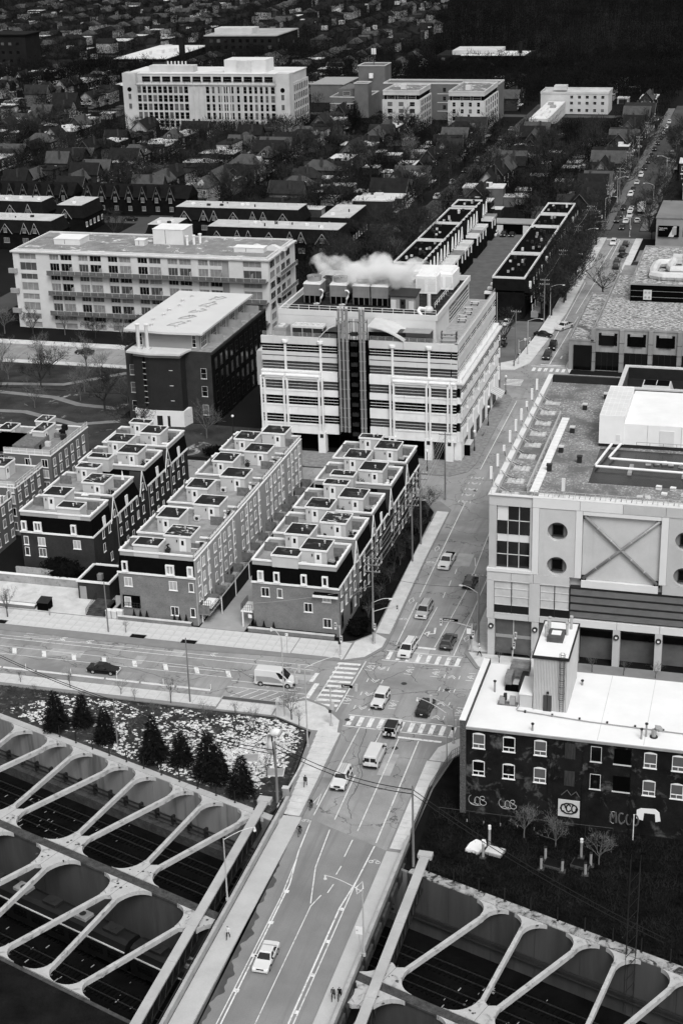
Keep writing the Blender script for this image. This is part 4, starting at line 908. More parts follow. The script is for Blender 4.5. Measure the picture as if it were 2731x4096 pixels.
# vaulted canopies
for x0, x1, lab_ in ((-86.9,-82.9,'a'),(-77.1,-69.6,'b')):
    mb = MB(); n = 8; P = []
    for i in range(n+1):
        t_ = i/n; x = x0+(x1-x0)*t_; zz = 27.0-2.6*(t_**2 if lab_ == 'b' else (1-t_)**2); P.append((x,zz))
    poly = P+[(x,zz-.22) for x,zz in P[::-1]]
    mb.exty(poly[::-1], LY0-.2, UY0); mb.build('vault_canopy', PALEM, lab)
    mb = MB(); xe = x1 if lab_ == 'b' else x0; mb.cyl(xe,LY0-.05,22.6,24.5,.14,8); mb.build('canopy_post', PALEM, lab)
    bx('canopy_glass', LABD, lab, x0,LY0+1.2,22.6,x1,LY0+1.3,25.6 if lab_ == 'b' else 25.2)
# rooftop machines: things of their own
def cooling_tower(x, lab_):
    t = thing('cooling_tower', lab_, 'cooling tower', (x,305.2,27.0), 0, 'cooling towers in a row on the laboratory roof')
    CT = bpy.data.materials.get('tower_sheet') or M('tower_sheet', .17, .5, .2, .5, spec=.4)
    bx('body', CT, t, 0,0,1.7,3.6,4.2,4.1)
    mb = MB(); mb.frus((-.08,-.08,3.68,4.28),4.1,(.15,.15,3.45,4.05),4.5); mb.build('shoulder', PALEM, t)
    bx('louvre_box', BLACK, t, .1,.1,.3,3.5,4.1,1.7)
    for i in range(4): bx('post', CT, t, .05+i*1.14,-.03,.2,.17+i*1.14,.1,1.72)
    mb = MB(); mb.tube([(1.8,2.1,4.5),(1.8,2.1,5.5)], 1.45, 20, 1.55, cap=False); c = mb.build('fan_ring', GREYM, t, smooth=True)
    cy('fan_disc', DARKM, c, 1.8,2.1,4.9,4.95,1.4,20)
    for k in range(6): mb = MB(); a = k*PI/3; mb.obox((1.8,2.1,5.1),(1.8+1.35*math.cos(a),2.1+1.35*math.sin(a),5.05),.3,.03); mb.build('fan_blade', GREYM, c)
for i, x in enumerate((-94.6,-88.9,-84.0,-80.1)):
    cooling_tower(x, ['leftmost cooling tower, standing apart by the condominium','second cooling tower, under the thickest steam','third cooling tower, paired with the one beside the plant shed','cooling tower nearest the plant shed'][i])
for i, (x, y) in enumerate(((-90.5,303.9),(-85.0,303.9))):
    t = thing('water_pipe', ['curved white water pipe between the first two cooling towers','curved white water pipe between the second and third cooling towers'][i], 'pipe', (x,y,27.0)); mb = MB(); mb.tube([(-.3,0,3.4),(.3,0,3.4),(.5,0,3.1),(.4,0,2.2),(0,0,1.6),(-.1,0,.8),(-.3,0,.4),(-1.6,0,.3)], .2, 8); mb.build('tube', WHITE, t, smooth=True); cy('valve', PALEM, t, -.9,0,.25,.6,.28,8)
t = thing('plant_shed', 'small dark plant shed with sloping roof on the laboratory roof', 'shed', (-75.6,303.5,27.0)); bx('wall', GREYM, t, 0,0,0,5.2,3.6,2.8); mb = MB(); mb.extx([(-.4,2.75),(4.2,3.3),(4.2,3.5),(-.4,2.95)],-.3,5.5); mb.build('roof', DARKM, t); door(t,'S',0,2.1,0,1.0,2.1,DARKM); bx('cabinet', PALEM, t, .2,-.35,.2,1.2,-.02,2.0); bx('cabinet', PALEM, t, 3.9,-.35,.2,4.9,-.02,1.8)
for i, (x, y, wx, dy, h, l) in enumerate([(-73.2,316,4.6,6,4.0,'nearest'),(-70.0,320,4.0,7,3.6,'middle'),(-76.5,324,9,5,3.0,'rear')]):
    t = thing('air_handler', l+' bright white air handling unit on the laboratory roof', 'air handler', (x,y,27.0), 0, 'white air handling units on the laboratory roof'); bx('case', WHITE, t, 0,0,.3,wx,dy,h); mb = MB(); mb.frus((.2,.2,wx-.2,dy-.2),h,(.5,.4,wx-.5,dy-.4),h+.5); mb.build('top', WHITE, t)
    for k in range(2): bx('access_panel', OFFW, t, .4+k*wx*.5,-.04,.8,.4+k*wx*.5+wx*.35,0,h-.5)
    bx('skid', DARKM, t, 0,.2,0,wx,dy-.2,.3)
t = thing('supply_duct', 'long pale ribbed supply duct along the back of the laboratory roof', 'duct', (-92,318,27.0)); bx('duct_box', PALEM, t, 0,0,.6,18,3.0,2.6); mb = MB(); mb.tube([(14,-.6,1.4),(18.2,-.6,1.4),(19,0,1.6),(19.4,2,2.0)], .8, 10); mb.build('round_duct', GREYM, t)
for k in range(8): bx('rib', GREYM, t, k*2.4,-.04,.55,k*2.4+.08,3.04,2.66)
for k in range(5): bx('support', DARKM, t, k*4.2+.3,.3,0,k*4.2+.6,2.6,.6)
t = thing('exhaust_fan', 'bulbous pale exhaust fan with a stack and bent pipe at the roof corner', 'fan', (-66.9,300.2,27.0)); mb = MB(); mb.ball((0,0,1.2),1.0,12,6,.8); mb.build('housing', PALEM, t, smooth=True); cy('stack', PALEM, t, .1,0,1.6,4.3,.38,10); mb = MB(); mb.tube([(-.5,-.5,1.4),(-1.6,-1.2,1.7),(-1.8,-1.6,1.3),(-1.0,-2.2,.5),(-.4,-2.6,.2)], .35, 8); mb.build('bent_pipe', WHITE, t, smooth=True)
t = thing('chiller', 'dark three bay chiller with fans on the front terrace of the laboratory', 'chiller', (-93.2,292.0,23.3)); 
bx('coil_box', DARKM, t, 0,0,0,6.4,2.6,2.2); bx('top', PALEM, t, -.1,-.1,2.2,6.5,2.7,2.6)
for k in range(5): cy('fan', PALEM, t, .8+k*1.2,1.3,2.6,2.85,.5,10)
for k in (0,2.12,4.25,6.4): bx('frame', PALEM, t, k-.05,-.05,0,k+.05,0,2.2)
bx('skid', BLACK, t, 0,.2,-.8,6.4,2.4,0)
t = thing('cooling_unit', 'small grey cooling unit with twin fans at the terrace corner', 'cooling unit', (-97.2,292.2,22.5)); bx('case', GREYM, t, 0,0,0,2.6,3.0,2.8)
for k in (.75,2.2): cy('fan', PALEM, t, 1.3,k,2.8,3.0,.6,12)
t = thing('generator_box', 'dark grey louvred generator box on the front terrace', 'generator', (-70.2,291.6,22.5)); GB = M('generator_paint', .07, .6, .15); bx('case', GB, t, 0,0,0,5.4,3.2,3.1); bx('side_box', GB, t, -1.2,.3,0,0,2.9,3.0); bx('lid', GREYM, t, -.05,-.05,3.1,5.45,3.25,3.2)
for k in range(10): bx('louvre', DARKM, t, .7,-.05,.5+k*.2,4.6,0,.58+k*.2)
for i, y in enumerate((300.6,312.5,315.3,318.6,321.6,326.5)):
    t = thing('picnic_table', ['nearest','second','third','fourth','fifth','farthest'][i]+' picnic table on the laboratory side terrace', 'picnic table', (-63.0+(.5 if i % 2 else 0),y,22.5), 0, 'picnic tables on the terrace'); bx('top', PALEM, t, -.9,-.38,.68,.9,.38,.74)
    for s in (-1,1): bx('bench', PALEM, t, -.9,s*.75-.13,.4,.9,s*.75+.13,.46)
    for s in (-.7,.7): mb = MB(); mb.box(s-.05,-.8,0,s+.05,.8,.4); mb.box(s-.05,-.08,.4,s+.05,.08,.68); mb.build('leg', DARKM, t)
t = thing('pipe_rack', 'dark pipe rack with stacked cylinders at the terrace corner', 'pipe rack', (-63.6,296.5,22.5)); 
for k in range(3): mb = MB(); mb.tube([(0,0,.5+k*.7),(3.4,.2,.5+k*.7)], .26, 8); mb.build('cylinder_tank', GREYM, t)
for k in (0.2,3.2): bx('frame', DARKM, t, k-.08,-.3,0,k+.08,.4,2.4)
# steam drifting over the towers
stm = bpy.data.materials.new('steam_volume'); stm.use_nodes = True; n = stm.node_tree.nodes; l = stm.node_tree.links
n.remove(n['Principled BSDF']); pv = n.new('ShaderNodeVolumePrincipled'); pv.inputs['Color'].default_value = (.97,.97,.97,1); pv.inputs['Anisotropy'].default_value = 0
tc = n.new('ShaderNodeTexCoord'); nz = n.new('ShaderNodeTexNoise'); nz.inputs['Scale'].default_value = .22; nz.inputs['Detail'].default_value = 8; l.new(tc.outputs['Object'], nz.inputs['Vector'])
ln = n.new('ShaderNodeVectorMath'); ln.operation = 'MULTIPLY'; ln.inputs[1].default_value = (1/13.0,1/6.0,1/4.2); l.new(tc.outputs['Object'], ln.inputs[0])
le = n.new('ShaderNodeVectorMath'); le.operation = 'LENGTH'; l.new(ln.outputs[0], le.inputs[0])
a1 = n.new('ShaderNodeMath'); a1.operation = 'MULTIPLY_ADD'; a1.inputs[1].default_value = 3.6; l.new(nz.outputs['Fac'], a1.inputs[0]); 
ms = n.new('ShaderNodeMath'); ms.operation = 'MULTIPLY'; ms.inputs[1].default_value = -1.05; l.new(le.outputs['Value'], ms.inputs[0]); l.new(ms.outputs[0], a1.inputs[2])
mr = n.new('ShaderNodeMapRange'); mr.inputs[1].default_value = 1.02; mr.inputs[2].default_value = 2.1; mr.inputs[3].default_value = 0; mr.inputs[4].default_value = 1.7; l.new(a1.outputs[0], mr.inputs[0]); l.new(mr.outputs[0], pv.inputs['Density'])
l.new(pv.outputs[0], n['Material Output'].inputs['Volume'])
mb = MB(); mb.ball((0,0,0), 1.0, 24, 14)
mb.v = [(x*15,y*7,z*5) for x,y,z in mb.v]
sm = tag(mb.build('steam', stm, None, (-80.6,308.5,33.2)), 'white steam cloud drifting off the cooling towers', 'steam', kind='stuff'); sm.rotation_euler = (0,math.radians(3),0)
# ================================================================ pale panelled building with the X brace (east side)
RBP = patches(M('pale_clad_panel', .45, .7, .08, .3, fine=.03), .35, .5, .55, .8, .4, (1,1,.08)); RBW = M('white_clad_panel', .58, .7, .05, .3); RBG = patches(M('grey_clad_panel', .4, .7, .08, .3, fine=.03), .3, .5, .55, .8, .4, (1,1,.08)); LOUV = M('louvre_metal', .2, .5, .1, spec=.4)
rb = thing('panelled_building', 'pale panelled building with round windows and a big X brace', 'building')
RX0, RX1, RY0, RY1 = -37.7, 22.0, 208.5, 268.0
bx('core', RBP, rb, RX0+.7,RY0+.9,6.2,RX1,RY1,24.9)
bx('ground_floor_core', M('dark_lobby_glass', .035, .12, .3, .3, spec=.5), rb, RX0+.9,RY0+3.5,0,RX1,RY1,6.2)
def panel(x0,x1,z0,z1,m,d0=0.0,d1=.9,name='clad_panel',g=.055):
    mb = MB(); mb.box(x0+g/2,RY0-d0,z0+g/2,x1-g/2,RY0+d1,z1-g/2); return mb.build(name, m, rb)
def panel_hole(x0,x1,z0,z1,cx,cz,r,m):
    mb = MB(); n = 24; vs = []; fs = []
    for dd in (0.0,.7):
        for i in range(n):
            a = 2*PI*i/n+PI/4; c, s = math.cos(a), math.sin(a); k = 1/max(abs(c),abs(s))
            ex = cx+(x1-cx if c > 0 else cx-x0)*c*k; ez = cz+(z1-cz if s > 0 else cz-z0)*s*k
            vs.append((ex,RY0+dd,ez)); vs.append((cx+r*c,RY0+dd,cz+r*s))
    for i in range(n):
        j = (i+1)%n; fs.append((2*i,2*i+1,2*j+1,2*j)); o = 2*n
        fs.append((2*i+1,o+2*i+1,o+2*j+1,2*j+1)); fs.append((2*j,o+2*j,o+2*i,2*i))
    mb.add(vs, [f[::-1] for f in fs]); p = mb.build('porthole_panel', m, rb)
    mb = MB(); mb.tube([(cx,RY0+.72,cz),(cx,RY0+.86,cz)], r+.05, 24); mb.build('porthole_back', M('porthole_grey', .16, .6, .1) if 'porthole_grey' not in bpy.data.materials else bpy.data.materials['porthole_grey'], p)
    window(p,'S',RY0+.7,cx-.8,cz-.85,1.6,1.75,GLASS,DARKM,1,1,.12,.1,sill=True)
# left glazed bay
panel(RX0,-31.3,24.35,26.0,RBP,-.15); panel(RX0,-36.55,14.4,24.35,RBG,-.15); panel(-31.7,-31.3,14.4,24.35,RBG,-.15)
g = panel(-36.55,-31.7,14.5,24.35,GLASS,-.6,.9,'bay_window',.02)
for x in (-34.95,-33.3): bx('mullion', PALEM, g, x-.05,RY0+.5,14.5,x+.05,RY0+.62,24.35)
for z in (16.6,18.7,19.7,22.0): bx('transom', PALEM, g, -36.55,RY0+.5,z-.05,-31.7,RY0+.62,z+.05)
bx('spandrel', RBW, g, -36.5,RY0+.52,18.75,-31.75,RY0+.6,19.65); bx('blank_pane', RBW, g, -36.5,RY0+.52,22.05,-35.0,RY0+.6,24.3)
panel(RX0-.25,-31.25,13.95,14.45,RBW,.25)
# main bay
edges = [-31.3,-24.5,-18.4,-12.4,-6,0,6,12,22]
for a, b in zip(edges[:-1],edges[1:]): panel(a,b,24.55,26.0,RBW if a < -19 else RBG,.12)
panel(-31.3,-30.3,13.95,24.55,RBW,.1); panel(-25.05,-24.05,13.95,24.55,RBW,.1)
panel_hole(-30.3,-25.05,18.3,24.55,-27.65,21.0,1.47,RBP); panel_hole(-30.3,-25.05,13.95,18.3,-27.65,15.55,1.47,RBP)
panel(-24.05,-12.95,23.9,24.55,RBW,.06); panel(-24.05,-12.95,12.5,13.65,RBW,.06)
xp = panel(-24.05,-12.95,13.65,23.9,RBP,-.55,.9,'recessed_panel')
br_ = thing('x_brace', 'steel X brace of round tubes across the recessed panel', 'brace')
for (a, b) in (((-23.8,23.7),(-13.2,13.9)),((-23.8,13.9),(-13.2,23.7))):
    A = Vector((a[0],RY0+.2,a[1])); B = Vector((b[0],RY0+.2,b[1]))
    if a[1] < 20: Mid = A.lerp(B,.5)
    mb = MB(); mb.tube([A,B], .23, 12); p = mb.build('tube', M('brace_steel', .2, .35, .2, 1, spec=.5) if a[1] > 20 else bpy.data.materials['brace_steel'], br_, smooth=True)
    for k in (.18,.36,.64,.82):
        q = A.lerp(B,k); d = (B-A).normalized()*.06; mb = MB(); mb.tube([q-d,q+d], .25, 12); mb.build('coupling', GALV, p)
    for e in (A,B): bx('corner_plate', DARKM, p, e.x-.45,RY0+.25,e.z-.45,e.x+.45,RY0+.5,e.z+.45)
panel(-12.95,-11.9,13.95,24.55,RBW,.1)
panel_hole(-11.9,-6.9,18.3,24.55,-9.5,21.0,1.47,RBG); panel_hole(-11.9,-6.9,13.95,18.3,-9.5,15.45,1.47,RBG)
for a, b in zip(edges[3:-1],edges[4:]):
    if a >= -6.9+.9-1: panel(max(a,-6.9),b,13.95,24.55,RBG)
panel(-6.9,-6,13.95,24.55,RBG)
for a, b in ((RX0-.2,-34.3),(-34.3,-31),(-31,-25.7)): panel(a,b,12.5,13.95,RBP,.1)
for a, b in zip(edges[3:-1],edges[4:]): panel(a,b,12.5,13.95,RBG,.1)
# lower glazed part
panel(RX0-.2,-36.8,6.2,12.5,RBP,.1); panel(-31.6,-29.95,6.2,12.5,RBP,.1); panel(-36.8,-31.6,6.2,7.2,RBP,.1); panel(-29.95,-25.7,6.2,7.2,RBP,.1)
FROST = M('frosted_glass', .46, .3, .15, .5, spec=.4)
for a, b in ((-36.8,-31.6),(-29.95,-25.7)):
    p = panel(a,b,7.2,12.5,FROST,-.15,.9,'strip_window')
    bx('open_strip', GLASS, p, a,RY0+.1,7.25,b,RY0+.16,8.5)
    for z in (8.55,9.9,11.2): bx('transom', PALEM, p, a,RY0+.06,z-.05,b,RY0+.14,z+.05)
    bx('mullion', DARKM, p, (a+b)/2-.05,RY0+.04,7.2,(a+b)/2+.05,RY0+.14,12.5)
    mb = MB(); ring_ = mb; mb.box(a-.06,RY0-.14,7.1,b+.06,RY0-.08,7.22); mb.box(a-.06,RY0-.14,12.44,b+.06,RY0-.08,12.56); mb.build('frame', PALEM, p)
lv = panel(-25.65,RX1,7.3,12.45,DARKM,-.3,.9,'louvre_bank')
for gz in range(4):
    for k in range(6):
        z = 7.55+gz*1.22+k*.155; mb = MB(); mb.extx([(RY0+.08,z),(RY0+.3,z+.03),(RY0+.3,z+.06),(RY0+.08,z+.06)], -25.5, RX1); mb.build('louvre_slat', LOUV, lv)
    bx('louvre_rail', DARKM, lv, -25.6,RY0+.02,8.52+gz*1.22,RX1,RY0+.3,8.75+gz*1.22)
for x in (-25.6,): bx('louvre_frame', DARKM, lv, x-.08,RY0-.02,7.3,x+.08,RY0+.3,12.45)
for a, b in zip([-25.65,-18.6,-12.4,-6,0,6,22][:-1],[-25.65,-18.6,-12.4,-6,0,6,22][1:]): panel(a,b,6.1,7.25,RBW,.1)
for x in (-37.2,-30.6,-24.6,-18.6,-12.5,-6.4,-.3,5.8):
    c = bx('pillar', RBP, rb, x-.52,RY0-.1,0,x+.52,RY0+1.2,6.15); mb = MB(); mb.tube([(x,RY0-.35,5.0),(x,RY0-.1,5.0)], .42, 12); mb.build('pillar_lamp', DARKM, c); bx('lamp_face', WHITE, c, x-.16,RY0-.37,4.84,x+.16,RY0-.34,5.16)
for a, b in ((-36.6,-31.2),(-30.0,-25.2)):
    p = bx('shop_window', GLASSM, rb, a,RY0+.6,.2,b,RY0+.7,6.0)
    for k in (.5,): bx('mullion', PALEM, p, a+(b-a)*k-.05,RY0+.5,.2,a+(b-a)*k+.05,RY0+.6,6.0)
    bx('spandrel', GREYM, p, a,RY0+.5,2.9,b,RY0+.6,3.4)
bx('low_wall', M('dim_lobby_wall', .12, .8, .3, .3), rb, -24.1,RY0+2.2,0,RX1,RY0+2.5,3.4)
# west face seen edge on, parapet and roof
bx('west_wall', RBP, rb, RX0,RY0+1,6.2,RX0+.7,RY1,26.0)
for k in range(6): bx('corner_rib', DARKM, rb, RX0-.12,RY0+.05,8+k*1.0,RX0+.1,RY0+.4,8.35+k*1.0)
mb = MB(); mb.box(RX0-.1,RY0-.1,26.0,RX0+.75,RY1,26.12); mb.box(RX0+.75,RY0-.1,26.0,RX1,RY0+.6,26.12); mb.box(RX0+.75,RY1-.6,26.0,RX1,RY1,26.12); mb.build('coping', RBW, rb)
GRAV = patches(patches(M('roof_gravel_with_snow', .18, .95, .35, .5, fine=.5), .5, 2.6, .5, .66, .3, (1,.7,1)), .12, .12, .45, .6, .5)
bx('gravel_roof', GRAV, rb, RX0+.7,RY0+.9,24.9,RX1,RY1-.3,25.0)
bx('rear_parapet', DARKM, rb, RX0+.8,RY1-1.2,25,RX1,RY1-.6,26.3)
bx('wet_roof', M('wet_roof_felt', .025, .25, .4, .3, spec=.5), rb, -24.6,218.6,25.0,RX1,233.6,25.03)
cw = thing('catwalk', 'white slab catwalk with a timber rail on the gravel roof', 'catwalk')
for j in range(24): bx('slab', WHITE, cw, -32.5,213.2+j*1.43,25.0,-31.3,213.2+j*1.43+1.3,25.14)
bx('handrail', GALV, cw, -32.95,212.8,25.85,-32.75,247.6,26.05); bx('mid_rail', GALV, cw, -32.9,212.8,25.4,-32.8,247.6,25.5)
for j in range(15): bx('post', GALV, cw, -32.92,213+j*2.4,25,-32.78,213.12+j*2.4,25.9)
cw2 = thing('catwalk', 'white slab walkway behind the front parapet of the panelled building', 'catwalk')
for j in range(16): bx('slab', WHITE, cw2, -31.0+j*1.5,211.6,25.0,-29.65+j*1.5,212.7,25.12)
railing(cw2, [(-31.5,211.3,25.0),(-5,211.3,25.0)], 1.1, 1.5, GALV, bars=2, r=.035)
railing(rb, [(RX0+.3,RY0+.2,26.12),(RX1,RY0+.2,26.12)], .7, 3.0, GALV, bars=1, r=.025)
for i in range(9):                                        # phone antennas along the west parapet
    y = 211.2+i*5.4; big = i not in (2,6)
    t = thing('roof_antenna', ['nearest','second','third, small','fourth','fifth','sixth','seventh, small','eighth','farthest'][i]+' white antenna panel along the avenue side parapet', 'antenna', (-37.6,y,25.0), 0, 'antenna panels along the parapet')
    cy('mast', GALV, t, 0,0,0,3.4,.06,6)
    h = 1.9 if big else .9; bx('panel', WHITE, t, -.45,-.18,3.4-h*.5,-.12,.18,3.4+h*.5)
    mb = MB(); mb.tube([(-.2,0,3.3-h*.5),(-.1,0,2.2),(.6,.2,1.2),(2.6,.6,.4)], .05, 5); mb.build('cable', DARKM, t)
    mb = MB(); mb.tube([(0,0,2.0),(2.6,-.8,.1)], .04, 4); mb.tube([(0,0,2.0),(2.6,.9,.1)], .04, 4); mb.build('stay', GALV, t)
    t = thing('ballast_frame', ['nearest','second','third','fourth','fifth','sixth','seventh','eighth','farthest'][i]+' tray of pale ballast blocks below the antenna row', 'ballast', (-35.2,y+.4,25.0), 0, 'ballast trays of the antennas')
    bx('tray', GALV, t, -1.3,-.9,0,1.3,.9,.06)
    for a in range(4):
        for b in range(2):
            if rnd.random() < .85: bx('block', PALEM, t, -1.2+a*.62,-.8+b*.85,.06,-.68+a*.62,-.05+b*.85,.2)
t = thing('roof_antenna', 'white antenna panel on a mast at the front of the gravel roof', 'antenna', (-27.3,211.0,25.0)); cy('mast', GALV, t, 0,0,0,2.2,.05,6); bx('panel', OFFW, t, -.25,-.12,1.4,.25,.1,3.4)
for i, (x, y) in enumerate(((-26.6,259),(-29.4,252.5),(-29.9,240.5),(-30.4,231),(-31.0,222.5),(-27.0,227),(-25.2,262))):
    t = thing('roof_vent', ['far','upper','middle','lower','nearest','stacked','rear'][i]+' dark box vent with pale cap on the gravel roof', 'vent', (x,y,25.0), 0, 'box vents on the gravel roof'); bx('shaft', DARKM, t, -.35,-.35,0,.35,.35,.9); bx('cap', PALEM if i < 4 else DARKM, t, -.42,-.42,.9,.42,.42,1.1)
t = thing('roof_plant_house', 'large white plant house on the gravel roof', 'plant house'); bx('tall_bay', WHITE, t, -25.0,234.6,25.6,-21.1,250,30.3); bx('long_bay', WHITE, t, -21.1,234.8,25.6,RX1,252,29.0)
bx('plinth', DARKM, t, -25.0,234.9,25.0,RX1,252,25.6); bx('door', OFFW, t, -15.6,234.72,25.8,-13.4,234.8,28.2); bx('hatch', OFFW, t, -22.3,234.52,26.2,-21.7,234.6,27.2)
for x in (-17.5,-12.3,-8): bx('seam', GREYM, t, x-.02,234.76,25.6,x+.02,234.8,29.0)
for i in range(5):
    for j in range(7): bx('roof_panel', OFFW, t, -24.9+i*.76,234.8+j*2.1,30.3,-24.2+i*.76,236.7+j*2.1,30.33)
railing(t, [(-19,233.4,25.6),(RX1,233.4,25.6)], 1.0, 2.0, DARKM)
t = thing('pipe_run', 'twin white insulated pipes bending across the wet roof', 'pipes'); mb = MB(); mb.tube([(-22.9,234,25.8),(-24.3,224.8,25.6),(-24.2,224.3,25.6),(10,223.2,25.6)], .2, 8); mb.build('outer_pipe', WHITE, t); mb = MB(); mb.tube([(-21.5,234,25.9),(-22.6,228,25.8),(-22.4,227.5,25.8),(10,226.4,25.8)], .2, 8); mb.build('inner_pipe', WHITE, t)
for x in (-19,-11,-3): bx('support', GREYM, t, x-.3,222.8,25,x+.3,226.8,25.4)
for i in range(26):                                       # paver piles and clutter, each its own
    x = -17+(i//2)*1.2+rnd.random()*.6; y = rnd.uniform(226.8,228.5) if i % 2 else rnd.uniform(213.5,218)
    t = thing('paver_pile', ordw(i//2)+' small pile of pale pavers from the left '+('behind the front walkway' if y < 220 else 'between the white pipes'), 'pavers', (x,y,25.03), rnd.uniform(-.4,.4), 'paver piles on the roof '+('front' if y < 220 else 'back'))
    n_ = rnd.randint(2,5)
    for k in range(n_): bx('paver', rnd.choice([PALEM,WHITE,GREYM]), t, -.4,-.3,k*.12,.4,.3,k*.12+.1)
t = thing('plant_screen', 'sunken roof enclosure with ribbed screen walls', 'enclosure'); mb = MB(); ring(mb,-24.2,255.2,RX1,268.2,25,28.2,.4); mb.build('screen_wall', M('ribbed_screen', .1, .6, .2, 1), t); mb = MB(); ring(mb,-24.4,255.0,RX1+.1,268.4,28.2,28.45,.7); mb.build('coping', PALEM, t)
for k in range(30): bx('rib', DARKM, t, -23.7,267.7,25.2+k*.1,RX1,267.78,25.24+k*.1)
for i, x in enumerate((-21.3,-13.8)):
    t = thing('cooling_unit', ['left','right'][i]+' pale hopper shaped cooling unit inside the roof enclosure', 'cooling unit', (x,259,25.2)); mb = MB(); mb.frus((0,0,6,4.4),0,(.7,.6,5.3,3.8),2.4); mb.build('hopper', PALEM, t); bx('grille', BLACK, t, .9,.8,2.4,5.1,3.6,2.5); bx('grille_bar', PALEM, t, 2.95,.8,2.5,3.05,3.6,2.56); railing(t, [(-.3,-.3,0),(6.3,-.3,0)], 2.2, 1.6, GALV, bars=2)

# ================================================================ sooty brick mill with the snow covered roof
mill = thing('brick_mill', 'sooty brick mill with a snow covered flat roof and graffiti', 'building')
DX0, DX1, DY0, DY1, DZ = -33.0, 26.0, 165.4, 182.2, 12.6
bx('wall', BRICKX, mill, DX0,DY0,0,DX1,DY1,DZ-.25)
mb = MB(); mb.box(DX0+.5,DY0-.05,DZ-.25,DX1,DY1+.05,DZ); mb.build('roof_snow', patches(M('fresh_snow', .68, .8, .05, .3), .55, .14, .6, .75, .6), mill)
bx('gutter', GREYM, mill, DX0+.5,DY0-.22,DZ-.35,DX1,DY0-.05,DZ-.05)
for x in (-16.5,-11,-5.5,0,6): bx('roof_seam', CONC, mill, x-.04,DY0+.1,DZ,x+.04,DY1,DZ+.012)
mb = MB(); mb.box(DX0-.25,DY0-.15,0,DX0+.5,DY1,DZ+.75); mb.build('parapet', bricks(M('speckled_brick', .1, .9, .4, 4, fine=.4), .4), mill); bx('parapet_snow', WHITE, mill, DX0-.35,DY0-.1,DZ+.75,DX0+.45,DY1-.3,DZ+.85)
for x in (-22.0,-17.8,-12.0): bx('pilaster', bpy.data.materials['sooty_brick'], mill, x-.3,DY0-.14,0,x+.3,DY0+.02,DZ-.4)
for x, kinds in ((-31.65,'wwb'),(-27.9,'ww.'),(-24.05,'ww.'),(-20.3,'ss.'),(-17.2,'dd.'),(-10.85,'ww.'),(-7.55,'ww.'),(-4,'ww.'),(-.5,'ww.')):
    for f, k in enumerate(kinds[:2]):
        z = (9.65,5.8)[f]
        if k == 'w': window(mill,'S',DY0,x,z,1.5,2.0,rnd.choice([GLASS,GLASSM,GLASSM]),WHITE,1,1,.08,.06,True); bx('window_bar', WHITE, mill, x+.7,DY0-.08,z+.05,x+.78,DY0-.02,z+.58); bx('window_transom', WHITE, mill, x+.05,DY0-.1,z+.55,x+1.45,DY0-.03,z+.66)
        elif k == 's': mb = MB(); mb.box(x,DY0-.05,z,x+1.25,DY0+.02,z+2.1); mb.build('shuttered_opening', M('old_board', .06, .9, .4, 2, stretch=(3,1,.4)) if 'old_board' not in bpy.data.materials else bpy.data.materials['old_board'], mill)
        else: window(mill,'S',DY0,x,z,1.3,2.1,GLASS,PALEM,1,1,.06,.05,False)
for x, z in ((-14.4,9.7),(-14.4,5.9)): b = bx('dark_opening', BLACK, mill, x,DY0-.04,z,x+2.0,DY0+.02,z+2.1); bx('sill', PALEM, b, x-.1,DY0-.12,z-.15,x+2.1,DY0,z)
gd = bx('bricked_arch', M('dim_render', .03, .9, .3), mill, -25.2,DY0-.06,0,-21.6,DY0+.02,3.2); bx('door', M('dim_door', .03, .8, .2), mill, -25.1,DY0-.1,0,-23.9,DY0-.05,2.4)
wp = bx('white_panel', PALEM, mill, -20.95,DY0-.08,1.4,-18.3,DY0,3.8)
mb = MB(); mb.exty([(-11.4,2.4),(-11.4,3.6),(-10.9,3.9),(-9.2,4.0),(-8.7,3.6),(-8.5,2.4),(-9.1,2.2),(-9.2,3.3),(-10.5,3.3),(-10.6,2.2)], DY0-.08, DY0); mb.build('white_panel', WHITE, mill)
GRAF = M('graffiti_white', .42, .8, .1); GRAFB = M('graffiti_black', .01, .8, .1); GRAFG = M('graffiti_grey', .1, .8, .2)
def scrawl(pts, r, m, y=DY0-.05, name='graffiti'):
    mb = MB(); q = []
    for i in range(len(pts)-1):
        for k in range(3): t_ = k/3; q.append((pts[i][0]*(1-t_)+pts[i+1][0]*t_, y, pts[i][1]*(1-t_)+pts[i+1][1]*t_))
    q.append((pts[-1][0],y,pts[-1][1])); mb.tube(q, r, 4); return mb.build(name, m, mill)
def loop(cx, cz, rx, rz, a0=0, a1=2*PI, n=10): return [(cx+rx*math.cos(a0+(a1-a0)*i/n), cz+rz*math.sin(a0+(a1-a0)*i/n)) for i in range(n+1)]
for (cx, cz, s) in ((-31.4,2.2,1.0),(-27.6,2.2,.95)):      # two bubble tags
    scrawl(loop(cx-.3,cz,.45*s,.62*s,PI*.6,PI*2.1), .028, GRAF); scrawl(loop(cx+.35,cz-.1,.35*s,.55*s,-.4,PI*1.7), .035, GRAF); scrawl(loop(cx+1.0,cz+.35,.3*s,.25*s,.3,PI*1.9), .035, GRAF); scrawl(loop(cx+1.1,cz-.35,.4*s,.35*s,PI*.9,PI*2.6), .035, GRAF); scrawl(loop(cx+.2,cz-.55,.7*s,.25*s,PI,2*PI), .035, GRAF)
for k in range(3): scrawl(loop(-20.3+k*.65,2.65,.28,.5,k*.6,k*.6+5.2), .09, GRAFB, DY0-.09)
scrawl(loop(-19.6,2.6,1.05,.75), .1, GRAFB, DY0-.09)
